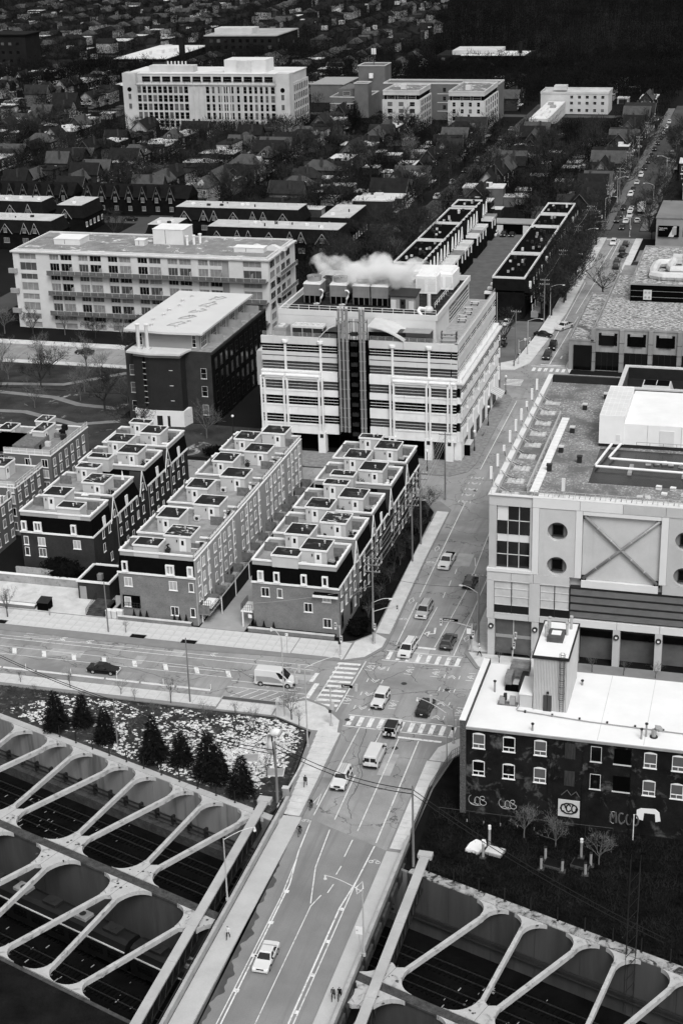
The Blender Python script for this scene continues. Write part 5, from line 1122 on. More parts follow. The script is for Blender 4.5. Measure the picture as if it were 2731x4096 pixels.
for k, (x) in enumerate((-14.2,-13.2,-12.3,-11.5)):
    scrawl([(x-.35,1.4),(x-.3,2.9),(x,2.0),(x+.3,2.9),(x+.35,1.4)] if k == 0 else loop(x,2.1,.35,.75,k,k+4.6), .12, GRAFG); scrawl(loop(x,2.1,.42,.85,k+1,k+5), .03, GRAF)
scrawl([(-20.6,4.4),(-19.9,5.2),(-19.4,4.5),(-18.8,5.1),(-18.4,4.4)], .06, GRAFG)
tw = thing('roof_tower', 'corrugated pale stair tower with a caged ladder on the snowy roof', 'tower')
COR = M('corrugated_sheet', .42, .5, .08, .4, spec=.3)
mb = MB(); n_ = 44; z0, z1 = DZ, 20.0; P = []
for i in range(n_+1): P.append((-25.2+4.2*i/n_, 171.3-(.09 if i % 2 else 0)))
for i in range(n_): mb.quad((P[i][0],P[i][1],z0),(P[i+1][0],P[i+1][1],z0),(P[i+1][0],P[i+1][1],z1),(P[i][0],P[i][1],z1))
for i in range(90):
    y0 = 171.3+9.6*i/90; y1 = 171.3+9.6*(i+1)/90; xa = -21.0+(.06 if i % 2 else 0); xb = -21.0+(.06 if (i+1) % 2 else 0)
    mb.quad((xa,y0,z0),(xb,y1,z0),(xb,y1,z1),(xa,y0,z1))
mb.box(-25.15,171.35,z0,-21.05,180.9,z1-.1); mb.build('sheet_wall', COR, tw)
rf = bx('roof', bpy.data.materials['fresh_snow'], tw, -25.35,171.1,20.0,-20.85,181.1,20.15); mb = MB(); ring(mb,-25.4,171.05,-20.8,181.15,19.85,20.22,.16); mb.build('roof_edge', DARKM, tw)
dd = bx('double_door', M('grey_door', .07, .6, .1), tw, -24.9+1.0,171.1,DZ,-22.9,171.25,14.8); bx('door_split', BLACK, dd, -23.92+.5,171.06,DZ,-23.88+.5,171.1,14.8); bx('door_lamp', DARKM, tw, -23.5,171.0,15.1,-23.2,171.2,15.35)
mb = MB(); 
for xx in (-21.85,-21.4): mb.tube([(xx,171.0,DZ+.2),(xx,171.0,21)], .03, 4)
for k in range(28): mb.tube([(-21.85,171.0,DZ+.3+k*.3),(-21.4,171.0,DZ+.3+k*.3)], .02, 4)
lad = mb.build('ladder', DARKM, tw); mb = MB()
for k in range(8): mb.tube([(-21.62+.38*math.cos(a),170.95-.45*abs(math.sin(a)),14.6+k*.9) for a in np.linspace(0,PI,9)], .025, 4)
for a in np.linspace(.3,PI-.3,4): mb.tube([(-21.62+.38*math.cos(a),170.95-.45*math.sin(a),14.6),(-21.62+.38*math.cos(a),170.95-.45*math.sin(a),20.9)], .02, 4)
mb.build('ladder_cage', DARKM, lad)
an = bx('annex', COR, tw, -26.9,171.5,DZ,-25.3,176,14.4); bx('annex_roof', WHITE, an, -27,171.4,14.4,-25.3,176.1,14.55)
hb = bx('roof_hatch', M('hatch_sheet', .09, .6, .3, 1), tw, -24.2,175.2,20.15,-22.2,178,20.75); bx('hatch_snow', WHITE, hb, -23.8,176.2,20.75,-22.6,177.4,20.8)
for x, y, h in ((-24.5,176.5,1.5),(-24.4,178,1.6),(-24.4,179.2,1.4),(-22.0,177.6,1.6),(-21.7,179.4,1.7)): mb = MB(); mb.cyl(x,y,20.15,20.15+h,.16,8); mb.cyl(x,y,20.15+h,20.3+h,.24,8); mb.build('flue', GALV, tw)
t = thing('roof_ducting', 'rusty bent ventilation duct beside the corrugated tower', 'duct', (0,0,DZ)); RD = M('weathered_duct', .2, .7, .5, .8); bx('duct_box', RD, t, -29.3,178.2,.6,-26.9,180.6,1.9); bx('duct_arm', RD, t, -29.6,176.0,.2,-28.7,178.2,1.6); bx('duct_arm', DARKM, t, -27.6,174.8,.2,-26.8,178.2,1.5); bx('melted_patch', BLACK, t, -29.4,175.2,0,-26.8,176.2,.5)
t = thing('roof_compressors', 'pair of small grey compressors on a timber skid on the snowy roof', 'compressor', (-28.6,171.8,DZ)); bx('skid', FENCE, t, -1.1,-.4,0,1.4,.5,.15); bx('case', GREYM, t, -.9,-.3,.15,-.2,.4,.95); bx('case', GREYM, t, .4,-.3,.15,1.1,.4,1.1); bx('flue', DARKM, t, -.4,0,.5,0,.4,1.4)
t = thing('roof_pipe', 'long snow topped pipe run crossing the snowy roof', 'pipe', (0,0,DZ)); mb = MB(); mb.tube([(-26.5,174,.15),(-27.1,170.6,.15),(-27.0,170.3,.15),(-18,169.4,.15),(10,168.4,.15)], .07, 6); mb.build('tube', GREYM, t)
for k in range(9): mb = MB(); x = -26+k*3.4; mb.box(x-.12,170.3-(x+27)*.052-.15,0,x+.12,170.3-(x+27)*.052+.15,.25); mb.build('support', DARKM, t)
for i, (x, y, h) in enumerate(((-30.6,174.6,1.5),(-11.4,166.9,1.3),(-10.9,167.6,1.7),(-20.0,178.8,.6),(-24.4,166.0,.9))):
    t = thing('roof_flue', ['tall flue by the west parapet','first thin flue near the gutter','second thin flue near the gutter','squat vent behind the tower','small boxed vent at the gutter edge'][i]+' on the snowy roof', 'flue', (x,y,DZ)); cy('pipe', GREYM, t, 0,0,0,h,.12,8); cy('cap', DARKM, t, 0,0,h,h+.15,.2,8)
t = thing('roof_fan', 'hooded dark gooseneck vent on the snowy roof', 'vent', (-10.0,167.7,DZ)); mb = MB(); mb.tube([(0,0,0),(0,0,1.0),(.2,0,1.35),(.6,0,1.3),(.75,0,1.05)], .28, 8, .38); mb.build('hood', GREYM, t); cy('flashing', DARKM, t, 0,0,0,.1,.5,10)

# ================================================================ grey concrete building beyond
CB = patches(M('weathered_concrete', .24, .85, .25, .3, stretch=(1,1,.2)), .09, .5, .58, .75, .5, (1,1,.15))
cb = thing('concrete_building', 'weathered concrete office building with dark window bands and snowy terraces', 'building')
SNR = patches(patches(M('gravel_with_snow', .1, .95, .3, .6, fine=.4), .55, 2.0, .45, .58, .3, (.6,1.4,1)), .09, .1, .56, .66, .5)
bx('low_wing', CB, cb, -45.6,355.5,0,-40.0,400,7.2); bx('terrace_roof', SNR, cb, -45.3,355.8,7.2,-40.3,399.7,7.25); mb = MB(); ring(mb,-45.7,355.4,-39.9,400.1,7.2,7.6,.3); mb.build('coping', CB, cb)
bx('dark_window', LABD, cb, -44.5,355.3,.2,-40.2,355.5,6.2)
bx('main_block', CB, cb, -40.0,356,0,10,410,10.0); bx('gravel_roof', SNR, cb, -39.6,356.4,10,10,409.6,10.05); mb = MB(); ring(mb,-40.15,355.85,10.1,410.1,10,10.45,.35); mb.build('coping', CB, cb)
bx('upper_block', BLACK, cb, -34.4,383,10.05,10,425,14.2); bx('gravel_roof', SNR, cb, -34.3,383.1,14.2,10,425,14.25); mb = MB(); ring(mb,-34.6,382.8,10.1,425.2,14.2,14.6,.35); mb.build('coping', CB, cb)
bx('rear_wing', CB, cb, -40,410,0,-34.6,425,9)
for k in range(7):
    x = -40+k*6.6; c = bx('column', CB, cb, x-.5,355.4,0,x+.5,356.2,10.2)
    for z in (2.3,4.5,7.0): bx('joint', DARKM, c, x-.56,355.34,z,x+.56,356.2,z+.06)
    p = bx('window_band', LABD, cb, x+.6,355.95,.2,x+6.0,356.05,4.6)
    for j in range(1,4): q = MB(); q.box(x+.6+j*1.35-.03,355.88,.2,x+.6+j*1.35+.03,355.95,4.6); q.build('mullion', DARKM, p)
    p = bx('window_band', LABD, cb, x+1.2,355.95,6.2,x+5.5,356.05,9.2)
    q = MB(); q.box(x+1.9,355.4,8.8,x+4.8,355.95,9.3); q.build('sun_hood', CB, p); q = MB(); q.box(x+1.9,355.6,6.3,x+4.8,355.94,8.8); q.build('bay_pane', LABD, p)
for k in range(2): bx('joint', GREYM, cb, -34.3,382.92,11.2+k*1.5,10,382.98,11.26+k*1.5)
fp = bx('fan_panel', PALEM, cb, -31.2,382.7,10.6,-29.2,382.98,13.0)
for a in (-.45,.45):
    for b in (-.6,.6): mb = MB(); mb.tube([(-30.2+a,382.62,11.8+b),(-30.2+a,382.7,11.8+b)], .3, 10); mb.build('fan', GREYM, fp)
t = thing('roof_duct_loop', 'fat white looping duct on the concrete office roof', 'duct', (0,0,14.25)); 
mb = MB(); mb.tube([(-20,388.5,1.0),(-27,388.2,1.0),(-29.6,389.5,1.0),(-29.9,393,1.0),(-29.6,399,1.2),(-29,401,1.3),(-25,402,1.3)], 1.1, 8); mb.build('outer_duct', PALEM, t); mb = MB(); mb.tube([(-20,395,1.2),(-25.5,394.5,1.2),(-26,397,1.3),(-25.6,404,1.4)], 1.0, 8); mb.build('inner_duct', PALEM, t)
for k in range(5): bx('support', GREYM, t, -28+k*2,386.9,0,-27.7+k*2,387.3,1.0)
for i in range(4):
    t = thing('roof_unit', ['first','second','third','fourth'][i]+' pale boxed rooftop unit behind the looping duct', 'air handler', (-26+i*3.0,405+2*(i % 2),14.25), 0, 'rooftop units of the concrete office'); bx('case', PALEM, t, 0,0,.3,2.4,3.2,2.2+.4*(i % 2)); bx('skid', DARKM, t, .1,.1,0,2.3,3.1,.3); railing(t, [(-.2,-.3,0),(2.6,-.3,0)], 1.6, 1.2, WHITE)
# ================================================================ white condominium
CW = M('white_render', .5, .75, .1, .25, fine=.03); CG = M('pale_grey_pane', .2, .2, .25, .6, spec=.5)
co = thing('condominium', 'long white condominium with rows of balconies behind the park', 'building')
KX0, KX1, KY0, KY1, KZ = -193.8, -123.2, 368.4, 391.0, 20.6
bx('core', M('recessed_wall', .25, .8, .2, .4), co, KX0+.3,KY0+.35,0,KX1-.3,KY1,KZ-.4)
bx('roof_edge', CW, co, KX0-.5,KY0-.5,KZ-.3,KX1+.5,KY1+.3,KZ+.05); mb = MB(); ring(mb,KX0+.3,KY0+.3,KX1-.3,KY1-.2,KZ+.05,KZ+.45,.5); mb.build('parapet', CW, co)
mb = MB(); mb.box(KX0+.8,KY0+.8,KZ+.05,KX1-.8,KY1-.7,KZ+.12); mb.build('roof_felt', patches(M('condo_roof', .2, .95, .25, .4, fine=.3), .62, .25, .56, .64, .6), co)
piers = [(-193.8,-192.0),(-187.2,-183.4)]+[(-183.4+8.27*(k+1)-1.9,-183.4+8.27*(k+1)) for k in range(5)]+[(-133.8,-130.0),(-125.1,-123.2)]
wb = [(-192.0,-187.2)]+[(-183.4+8.27*k,-183.4+8.27*(k+1)-1.9) for k in range(6)]+[(-130.0,-125.1)]
for a, b in piers: bx('pier', CW, co, a,KY0-.02,0,b,KY0+.4,KZ-.3)
bx('top_band', CW, co, KX0,KY0-.01,19.95,KX1,KY0+.4,KZ-.3)
for (a, b) in wb:
    for f in range(4):
        zt = 19.95-f*5.37
        for (z0, z1, nr) in ((zt-1.5,zt,0),(zt-4.45,zt-2.35,1)):
            if z0 < 0: continue
            cols = [(a,b)] if (b-a) < 5.2 else [(a,a+(b-a)*.42),(a+(b-a)*.5,b)]
            for (p, q) in cols:
                window(co,'S',KY0+.25,p+.02,z0,q-p-.04,z1-z0,rnd.choice([CG,CG,GLASS,GLASS,LABG]),PALEM,3,1,.06,.1,sill=False)
        if zt-2.35 > 0: bx('spandrel', PALEM, co, a,KY0+.12,zt-2.33,b,KY0+.36,zt-1.52)
        bx('floor_band', CW, co, a,KY0+.05,max(zt-5.35,0),b,KY0+.38,zt-4.47)
    if b-a > 5.2: mb = MB(); x = a+(b-a)*.46; mb.box(x-.2,KY0-.05,0,x+.2,KY0+.4,19.95); mb.build('fin', CW, co)
for f in range(3):
    z = 15.05-f*5.37
    bl = bx('balcony_slab', M('balcony_concrete', .12, .8, .2) if f == 0 else bpy.data.materials['balcony_concrete'], co, -183.8,KY0-1.6,z-.35,-123.4,KY0-.03,z)
    gl = bpy.data.materials['railing_glass'] if 'railing_glass' in bpy.data.materials else GLASSM
    RG = bpy.data.materials.get('dim_railing_glass') or M('dim_railing_glass', .12, .2, .3, .5)
    railing(bl, [(-183.8,KY0-1.55,z),(-123.4,KY0-1.55,z)], 1.0, 2.0, PALEM, glass=RG, bars=1, r=.03)
    for k in range(7): x = -184.3+8.27*k+7.3; bx('divider', GREYM, bl, x-.06,KY0-1.5,z,x+.06,KY0-.1,z+1.9)
    for k in range(10):
        x = rnd.uniform(-182,-125); mb = MB(); mb.ball((x,KY0-1.1,z+.4), rnd.uniform(.3,.55), 7, 4); mb.build('balcony_plant', SOIL, bl)
    bx('corner_balcony', GREYM, bl, KX0-1.4,KY0-.6,z-.35,KX0+1.0,KY0-.03,z+.9)
    eb = bx('east_balcony', GREYM, co, KX1,KY0+6,z-.3,KX1+1.3,KY1-2,z); railing(eb, [(KX1+1.25,KY0+6,z),(KX1+1.25,KY1-2,z)], 1.0, 1.6, PALEM, glass=RG, bars=1)
bx('east_wall', CW, co, KX1-.3,KY0+.4,0,KX1,KY1,KZ-.3)
for y0, y1 in ((369.4,373.2),(374.4,377.6),(378.6,382.0),(383.0,386.4)):
    for f in range(7): window(co,'E',KX1,y0,19.9-f*2.69-1.9,y1-y0,1.85,rnd.choice([CG,GLASS,GLASS]),PALEM,3,1,.06,.06,sill=False)
for i, (x, y, wx, dy, h, nm) in enumerate(((-185.5,376.5,7.5,6,1.5,'broad low'),(-159,381,8.5,7,3.9,'tall square'),(-163.2,378.5,2.6,2.6,1.4,'small'),(-134.5,375,8,3,1.2,'long'))):
    t = thing('roof_hut', nm+' pale plant box on the condominium roof', 'plant box', (x,y,KZ+.1)); bx('wall', OFFW, t, 0,0,0,wx,dy,h); bx('roof', WHITE, t, -.1,-.1,h,wx+.1,dy+.1,h+.15); bx('seam', DARKM, t, wx*.4,-.04,.2,wx*.4+.1,0,h-.1)
t = thing('wave_duct', 'pale duct curving like a wave on the condominium roof', 'duct', (-132,378,KZ+.1)); P = [(i*.8, .6+.8*math.sin(i*.55)**2) for i in range(14)]; mb = MB(); mb.exty([(a,0) for a,_ in P[:1]]+P+[(P[-1][0],0)], 0, 1.6); mb.build('duct_body', OFFW, t); bx('end_box', PALEM, t, -.3,.1,0,0,1.5,.7)
for i, (x, y) in enumerate(((-149.5,381),(-148,382),(-147,384))): t = thing('roof_flue', ['first','second','third'][i]+' of three white flues on the condominium roof', 'flue', (x,y,KZ+.1)); cy('pipe', WHITE, t, 0,0,0,2.2,.35,10); cy('cap', WHITE, t, 0,0,2.2,2.5,.5,10)
# ================================================================ brick loft
lo = thing('brick_loft', 'brick loft with a pale overhanging roof and a bowed stair tower', 'building')
AX0, AX1, AY0, AY1, AZ = -134.6, -114.6, 302.2, 339.2, 15.6
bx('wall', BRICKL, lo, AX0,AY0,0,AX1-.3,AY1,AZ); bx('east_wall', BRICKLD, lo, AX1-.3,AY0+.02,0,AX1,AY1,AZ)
mb = MB(); ring(mb,AX0-.05,AY0-.05,AX1+.08,AY1+.05,AZ,AZ+.5,.4); mb.build('parapet', BRICKL, lo); bx('terrace', DECK, lo, AX0+.4,AY0+.4,AZ,AX1-.4,AY1-.4,AZ+.04)
mb = MB(); mb.prism([(-131.6,302.2),(-131.6,299.4),(-127.8,298.6),(-120.8,299.2),(-120.8,302.2)], 3.6, 15.4); stt = mb.build('stair_tower', bricks(M('tower_brick', .045, .92, .15, .4), .7), lo)
mb = MB(); mb.prism([(-132.0,302.3),(-132.0,299.2),(-127.6,298.3),(-120.6,298.9),(-119.9,302.3)], 0, 3.6); mb.build('white_base', WHITE, lo)
mb = MB(); mb.prism([(-132.9,302.6),(-132.9,298.7),(-127.8,297.6),(-120.4,298.2),(-119.4,302.6)], 16.2, 16.6); mb.build('tower_canopy', PALEM, stt); mb = MB(); mb.prism([(-131.6,302.4),(-131.6,299.4),(-127.8,298.6),(-120.8,299.2),(-120.8,302.4)], 15.4, 16.2); mb.build('tower_band', SIDINGG, stt)
for k in range(9): z = 3.8+k*1.3; mb = MB(); mb.k = 0; mb.box(-129.3,298.75,z,-128.2,299.0,z+.08); mb.k = 1; mb.box(-129.2,298.78,z+.08,-128.3,299.0,z+1.24); mb.build('slot_window', [WHITE,GLASS], stt)
for k in range(3): bx('vent_slot', WHITE, stt, -123.4,299.0-.06,5.8+k*3.4,-122.6,299.1,5.9+k*3.4)
for x in (-133.8,-117.4):
    for z in (2.0,6.2,10.2): window(lo,'S',AY0,x,z,1.3 if x > -120 else 1.2,2.3,rnd.choice([GLASS,GLASSM]),PALEM,1,2,.07,.06)
for x in (-127.0,-124.9): door(lo,'S',298.45+(.2 if x > -126 else 0),x,.1,1.5 if x < -126 else 1.1,2.3,M('dark_door', .03, .7, .1) if 'dark_door' not in bpy.data.materials else bpy.data.materials['dark_door'],False)
for k in range(11):
    y = AY0+1.4+k*3.35
    for f, z in enumerate((.8,4.4,8.3,12.0)): window(lo,'E',AX1,y,z,1.5,2.5,GLASS,DARKM,1,2,.07,.05,arch=(f == 1),sill=rnd.random() < .6)
    bx('pilaster', BRICKLD, lo, AX1,y-.9,.2,AX1+.18,y-.5,15.2)
pt = bx('stone_portal', CW, lo, AX1+.02,331,0,AX1+1.2,336,8.2); bx('portal_glass', GLASS, pt, AX1+1.2,332,.1,AX1+1.25,335,7.2)
pn = bx('penthouse', SIDINGG, lo, -133.2,305.4,AZ+.04,-118.6,337,19.3); mb = MB(); mb.prism([(-135.6,304.6),(-126,303.4),(-117.2,303.8),(-117.2,338.0),(-135.6,338.4)], 19.3, 19.75); mb.build('roof', M('pale_membrane', .52, .7, .05, .2), pn)
for k in range(5): window(pn,'E',-118.6,306.4+k*6.2,AZ+.1,3.6,3.4,rnd.choice([GLASS,GLASSM]),WHITE,3,3,.08,.05); bx('terrace_screen', GREYM, lo, -118.5,311.2+k*6.2,AZ+.04,-115.2,311.3+k*6.2,AZ+1.9)
for x in (-132.6,-120.2): window(pn,'S',305.4,x,AZ+.5,.9,2.7,GLASS,WHITE,1,3,.07,.05)
for i, x in enumerate((-130.6,-128.6)): t = thing('roof_stack', ['left','right'][i]+' pale metal stack on the stair tower canopy', 'stack', (x,300.6,16.6)); cy('pipe', PALEM, t, 0,0,0,5.4,.38,12); cy('cap', WHITE, t, 0,0,5.4,5.6,.55,12); bx('curb', PALEM, t, -.7,-.7,0,.7,.7,.4)
for i in range(14):
    x = -131+ (i % 2)*7 + rnd.uniform(-1,1); y = 308+ (i//2)*4.2
    t = thing('membrane_vent', 'small round vent on the pale loft roof, '+['front','front','second','second','third','third','fourth','fourth','fifth','fifth','sixth','sixth','rear','rear'][i]+(' left' if i % 2 == 0 else ' right'), 'vent', (x,y,19.75), 0, 'round vents on the pale loft roof'); cy('collar', PALEM, t, 0,0,0,.45,.3,8); cy('cap', OFFW, t, 0,0,.45,.6,.48,8)
for i in range(5):
    t = thing('roof_conduit', ['nearest','second','third','fourth','farthest'][i]+' dark meandering conduit mark on the pale loft roof', 'conduit', (-127+i*.4,308.5+i*5.6,19.76)); mb = MB(); mb.tube([(0,0,.04),(1.8,.6,.04),(3.4,2.6,.04),(2.0,3.4,.04),(.4,1.4,.04),(0,0,.04)], .13, 4); mb.build('loop', GREYM, t)
# ================================================================ back rows with pale roofs
BR = M('dark_mansard', .02, .95, .3, .6, fine=.2); BRT = M('pale_roof_gravel', .42, .9, .14, .3, fine=.1)
def back_row(label, x0, x1, y0, y1, h=9.4, dorm=True, grp='dark townhouse rows with pale flat roofs'):
    t = thing('townhouse_row', label, 'townhouses', group=grp)
    bx('wall', BRICKLD, t, x0,y0,0,x1,y1,5.4); mb = MB(); mb.frus((x0-.3,y0-.3,x1+.3,y1+.3),5.4,(x0+1.2,y0+1.2,x1-1.2,y1-1.2),h); mb.build('mansard', BR, t)
    bx('flat_roof', BRT, t, x0+.9,y0+.9,h,x1-.9,y1-.9,h+.14)
    u = x0+2; k = 0
    while u < x1-4 and dorm:
        gw = 1.5 if k % 3 else 2.2
        mb = MB(); mb.exty([(u,5.2),(u+2*gw,5.2),(u+gw,8.6 if k % 3 else 8.2)][::1], y0-.35, y0+2.2); g = mb.build('gable', BR, t)
        mb = MB()
        for (a, b) in (((u-.1,5.1),(u+gw,8.75 if k % 3 else 8.35)),((u+2*gw+.1,5.1),(u+gw,8.75 if k % 3 else 8.35))): mb.tube([(a[0],y0-.36,a[1]),(b[0],y0-.36,b[1])], .1, 4)
        mb.build('bargeboard', GREYM, g); window(g,'S',y0-.36,u+gw-.55,5.6,1.1,1.5,GLASSM,GREYM,2)
        window(t,'S',y0,u+gw-1.0,2.2,2.0,1.6,GLASSM,GREYM,3)
        u += 2*gw+(.6 if k % 3 == 1 else 3.0); k += 1
    for u in np.arange(y0+1.5,y1-2,3.2): window(t,'E',x1+.02,u,2.2,1.2,1.6,GLASSM,TRIM,2)
    for i in range(int((x1-x0)/3)):
        x = rnd.uniform(x0+2,x1-2); y = rnd.uniform(y0+3,y1-3); mb = MB(); q = rnd.random()
        if q < .5: mb.cyl(x,y,h+.14,h+rnd.uniform(.6,1.2),.22,6); mb.build('roof_flue', rnd.choice([DARKM,PALEM]), t)
        else: mb.box(x-.5,y-.4,h+.14,x+.6,y+.4,h+.8); mb.build('roof_unit', rnd.choice([DARKM,PALEM,WHITE]), t)
    return t
back_row('dark gabled row with pale roof directly behind the condominium', -172.5,-128.6,454.5,466.5)
back_row('dark gabled row with pale roof, second back from the condominium', -193.8,-149.8,482.5,494.5)
back_row('short dark row with pale roof turned end on beside the trees', -141.2,-129.8,472.5,494.8)
back_row('small dark row with pale roof at the corner of the parking lane', -192.5,-181.5,454.5,467)
back_row('dark row with pale roof behind the left end of the condominium', -262,-224,455,467)
back_row('farther dark row with pale roof at the left edge', -275,-241.5,484.5,495.5)
back_row('dark row with pale roof turned end on near the left edge', -235.5,-224.8,480,496.5)
for i, (x0, x1) in enumerate(((-330,-290),(-286,-244),(-240,-200))):
    t = thing('gabled_terrace', ['leftmost','middle','rightmost'][i]+' dark terrace with pointed gables and round windows across the back street', 'terrace', group='pointed gable terraces across the back street'); bx('wall', BRICKLD, t, x0,513,0,x1,523,6.2); mb = MB(); mb.extx([(512.6,6.2),(523.4,6.2),(518,10.0)],x0-.3,x1+.3); mb.build('roof', BR, t)
    for k in range(int((x1-x0)/5.2)):
        u = x0+1+k*5.2; mb = MB(); mb.exty([(u,5.5),(u+3,5.5),(u+1.5,10.0)],512.3,516); g = mb.build('gable', BRICKLD, t); mb = MB(); mb.tube([(u-.1,512.28,5.4),(u+1.5,512.28,10.1),(u+3.1,512.28,5.4)],.11,4); mb.build('bargeboard', FENCE, g); mb = MB(); mb.tube([(u+1.5,512.2,7.9),(u+1.5,512.35,7.9)],.45,10); mb.build('round_window', GLASSM, g); window(g,'S',512.3,u+.9,4.6,1.2,1.7,GLASSM,GREYM,2); window(t,'S',513,u+.8,1.5,1.4,1.6,GLASSM,GREYM,2)
# ================================================================ dark roofed rows by the avenue
def dark_row(x0, x1, segs, east_step, name, h=10.6):
    for i, (ya, yb) in enumerate(segs):
        t = thing('townhouse_row', ['nearest','second','third','farthest'][i]+' block of the dark roofed '+name, 'townhouses', group='blocks of the dark roofed '+name)
        bx('wall', BRICKLD, t, x0,ya,0,x1,yb,7.4); mb = MB(); mb.frus((x0-.1,ya,x1+1.6,yb),7.0,(x0,ya,x1,yb),h); mb.build('mansard', BR, t)
        bx('flat_roof', BLACK, t, x0+.2,ya+.2,h,x1-.2,yb-.2,h+.05)
        P = [(x0,ya),(x0,yb)]
        mb = MB(); ring(mb,x0-.15,ya,x1+.15,yb,h,h+.5,.35); mb.build('parapet', OFFW, t)
        n_ = int((yb-ya)/4.6)
        for k in range(n_):
            u = ya+1+k*4.6
            if east_step:
                mb = MB(); mb.extx([(u,7.6),(u+2.4,7.6),(u+1.2,11.2)],x1-.5,x1+2.0); g = mb.build('gable', BR, t); mb = MB(); mb.tube([(x1+2.02,u-.1,7.5),(x1+2.02,u+1.2,11.3),(x1+2.02,u+2.5,7.5)],.14,4); mb.build('bargeboard', TRIM, g); window(g,'E',x1+2.0,u+.6,8.0,1.2,1.8,GLASSL,TRIM,1)
                dk = bx('rear_wing', BRICKLD, t, x1+1.6,u-.4,0,x1+5.0,u+3.4,6.2); mb = MB(); ring(mb,x1+1.6,u-.4,x1+5.2,u+3.4,6.2,7.0,.2); mb.build('terrace_wall', rnd.choice([TRIM,OFFW,GREYM]), dk); bx('pier', TRIM, dk, x1+5.0,u-.3,4.0,x1+5.3,u-.1,6.2)
            else:
                window(t,'E',x1+1.0,u+.5,7.9,1.0,1.7,GLASSL,TRIM,1,proud=.5); window(t,'E',x1+1.62,u+.5,4.2,1.1,1.6,GLASSM,TRIM,2); window(t,'E',x1+1.62,u+2.5,1.4,1.1,1.6,GLASSM,TRIM,2)
                mb = MB(); mb.extx([(u+2.0,7.2),(u+3.8,7.2),(u+2.9,10.4)],x1+.2,x1+1.75); mb.build('gable', BR, t)
                bx('porch_step', GREYM, t, x1+1.6,u+.5,0,x1+3.4,u+1.7,1.6)
        for k in range(n_*2): mb = MB(); x = rnd.uniform(x0+1.5,x1-1.5); y = rnd.uniform(ya+2,yb-2); mb.box(x-.3,y-.3,h+.05,x+.3,y+.3,h+rnd.uniform(.4,1)); mb.build('roof_unit', rnd.choice([PALEM,GREYM,DARKM]), t)
        if not east_step:
            for k in range(n_): mb = MB(); u = ya+1+k*4.6; mb.box(x0-2.2,u,0,x0-.1,u+2.4,6.0); mb.build('rear_wing', BRICKLD, t); bx('white_rail', TRIM, t, x0-2.4,u,6.0,x0-.1,u+1.2,6.6)
dark_row(-101.2,-93.4,[(411,439),(440.5,463),(464,486),(489,499.5)][:4],True,'row behind the laboratory')
dark_row(-71.6,-63.2,[(398.6,426),(427.5,462),(463.5,480),(482,498)],False,'row beside the avenue')
# lane garages and walls between the dark rows
t = thing('lane_garage', 'flat dark garage row closing the lane between the dark rows', 'garage'); bx('wall', BLACK, t, -92,500,0,-73,507,3.4); bx('roof', GREYM, t, -92.3,499.7,3.4,-72.7,507.3,3.7)
for x in (-88.5,-80,-74): bx('pier', OFFW, t, x,499.6,0,x+2.0,499.7,3.0)
mb = MB(); mb.prism([(-90.5,405),(-77,405),(-74.6,499),(-89.4,499)], -.05, .03); tag(mb.build('lane_paving', M('lane_gravel', .12, .95, .2, .4)), kind='structure')
mb = MB(); mb.prism([(-75,357),(-59.5,357),(-58.2,380),(-57.6,396),(-75,396)], -.05, .03); tag(mb.build('parking_lot', M('lot_asphalt', .13, .95, .25, .2)), kind='structure')
mb = MB(); mb.prism([(-41,432),(10,432),(10,483),(-41,483)], -.05, .03); tag(mb.build('rental_lot', M('rental_asphalt', .16, .95, .2, .2)), kind='structure')
# ================================================================ far landmarks
FW = M('far_pale_render', .43, .8, .15, .15, fine=.05); FB = M('far_brick', .13, .9, .15, .2); FBD = M('far_dark_brick', .03, .9, .2, .2); FR = M('far_white_roof', .55, .8, .12, .1)
def grid_windows(par, face, pos, u0, u1, n, zs, wd, h, frame=None, arch=False, glass=None):
    for z in zs:
        for k in range(n):
            u = u0+(u1-u0)*(k+.5)/n-wd/2; window(par, face, pos, u, z, wd, h, glass or rnd.choice([GLASS,GLASS,GLASS,GLASSM]), frame or FW, 1, 2, .1, .04, arch, sill=False)
fa = thing('factory_loft', 'long pale factory loft with rows of dark arched windows and a white rooftop block', 'building')
FX0, FX1, FY0, FY1 = -303, -221.5, 704, 735
bx('wall', FW, fa, FX0,FY0,0,FX1,FY1,21.0); bx('setback_storey', FW, fa, FX0+.3,FY0+2.6,21,FX1-.3,FY1-2,25.2); bx('roof', FR, fa, FX0,FY0+2.4,25.2,FX1,FY1-1.8,25.6)
for x in (FX0,FX1-6): tw_ = bx('corner_tower', FW, fa, x-.3,FY0-.5,0,x+6.3,FY0+6,25.9); mb = MB(); mb.tube([(x+3,FY0-.55,18.5),(x+3,FY0-.45,18.5)],1.1,12); mb.build('round_window', GLASS, tw_); window(tw_,'S',FY0-.5,x+2.2,14,1.6,2.6,GLASSM,FW,1); window(tw_,'S',FY0-.5,x+2.2,9.5,1.6,2.6,GLASSM,FW,1)
for a, b, n in ((-296.6,-270.5,10),(-262.5,-245,6),(-244,-228,6)): grid_windows(fa,'S',FY0,a,b,n,(1.2,5.0,8.9,12.8,16.8),2.0,3.2,FW,True)
for k in range(26): x = -296.6+k*2.61; bx('pilaster', FW, fa, x-.22,FY0-.3,0,x+.22,FY0,20.5)
bx('cornice', FW, fa, FX0+6,FY0-.5,20.6,FX1-6,FY0+.2,21.2); grid_windows(fa,'S',FY0+2.6,FX0+8,FX1-8,13,(21.6,),4.2,2.6,GREYM,False,GLASS)
grid_windows(fa,'E',FX1,FY0+7,FY1-1,8,(1.2,5.0,8.9,12.8,16.8),1.8,3.1,FW,True)
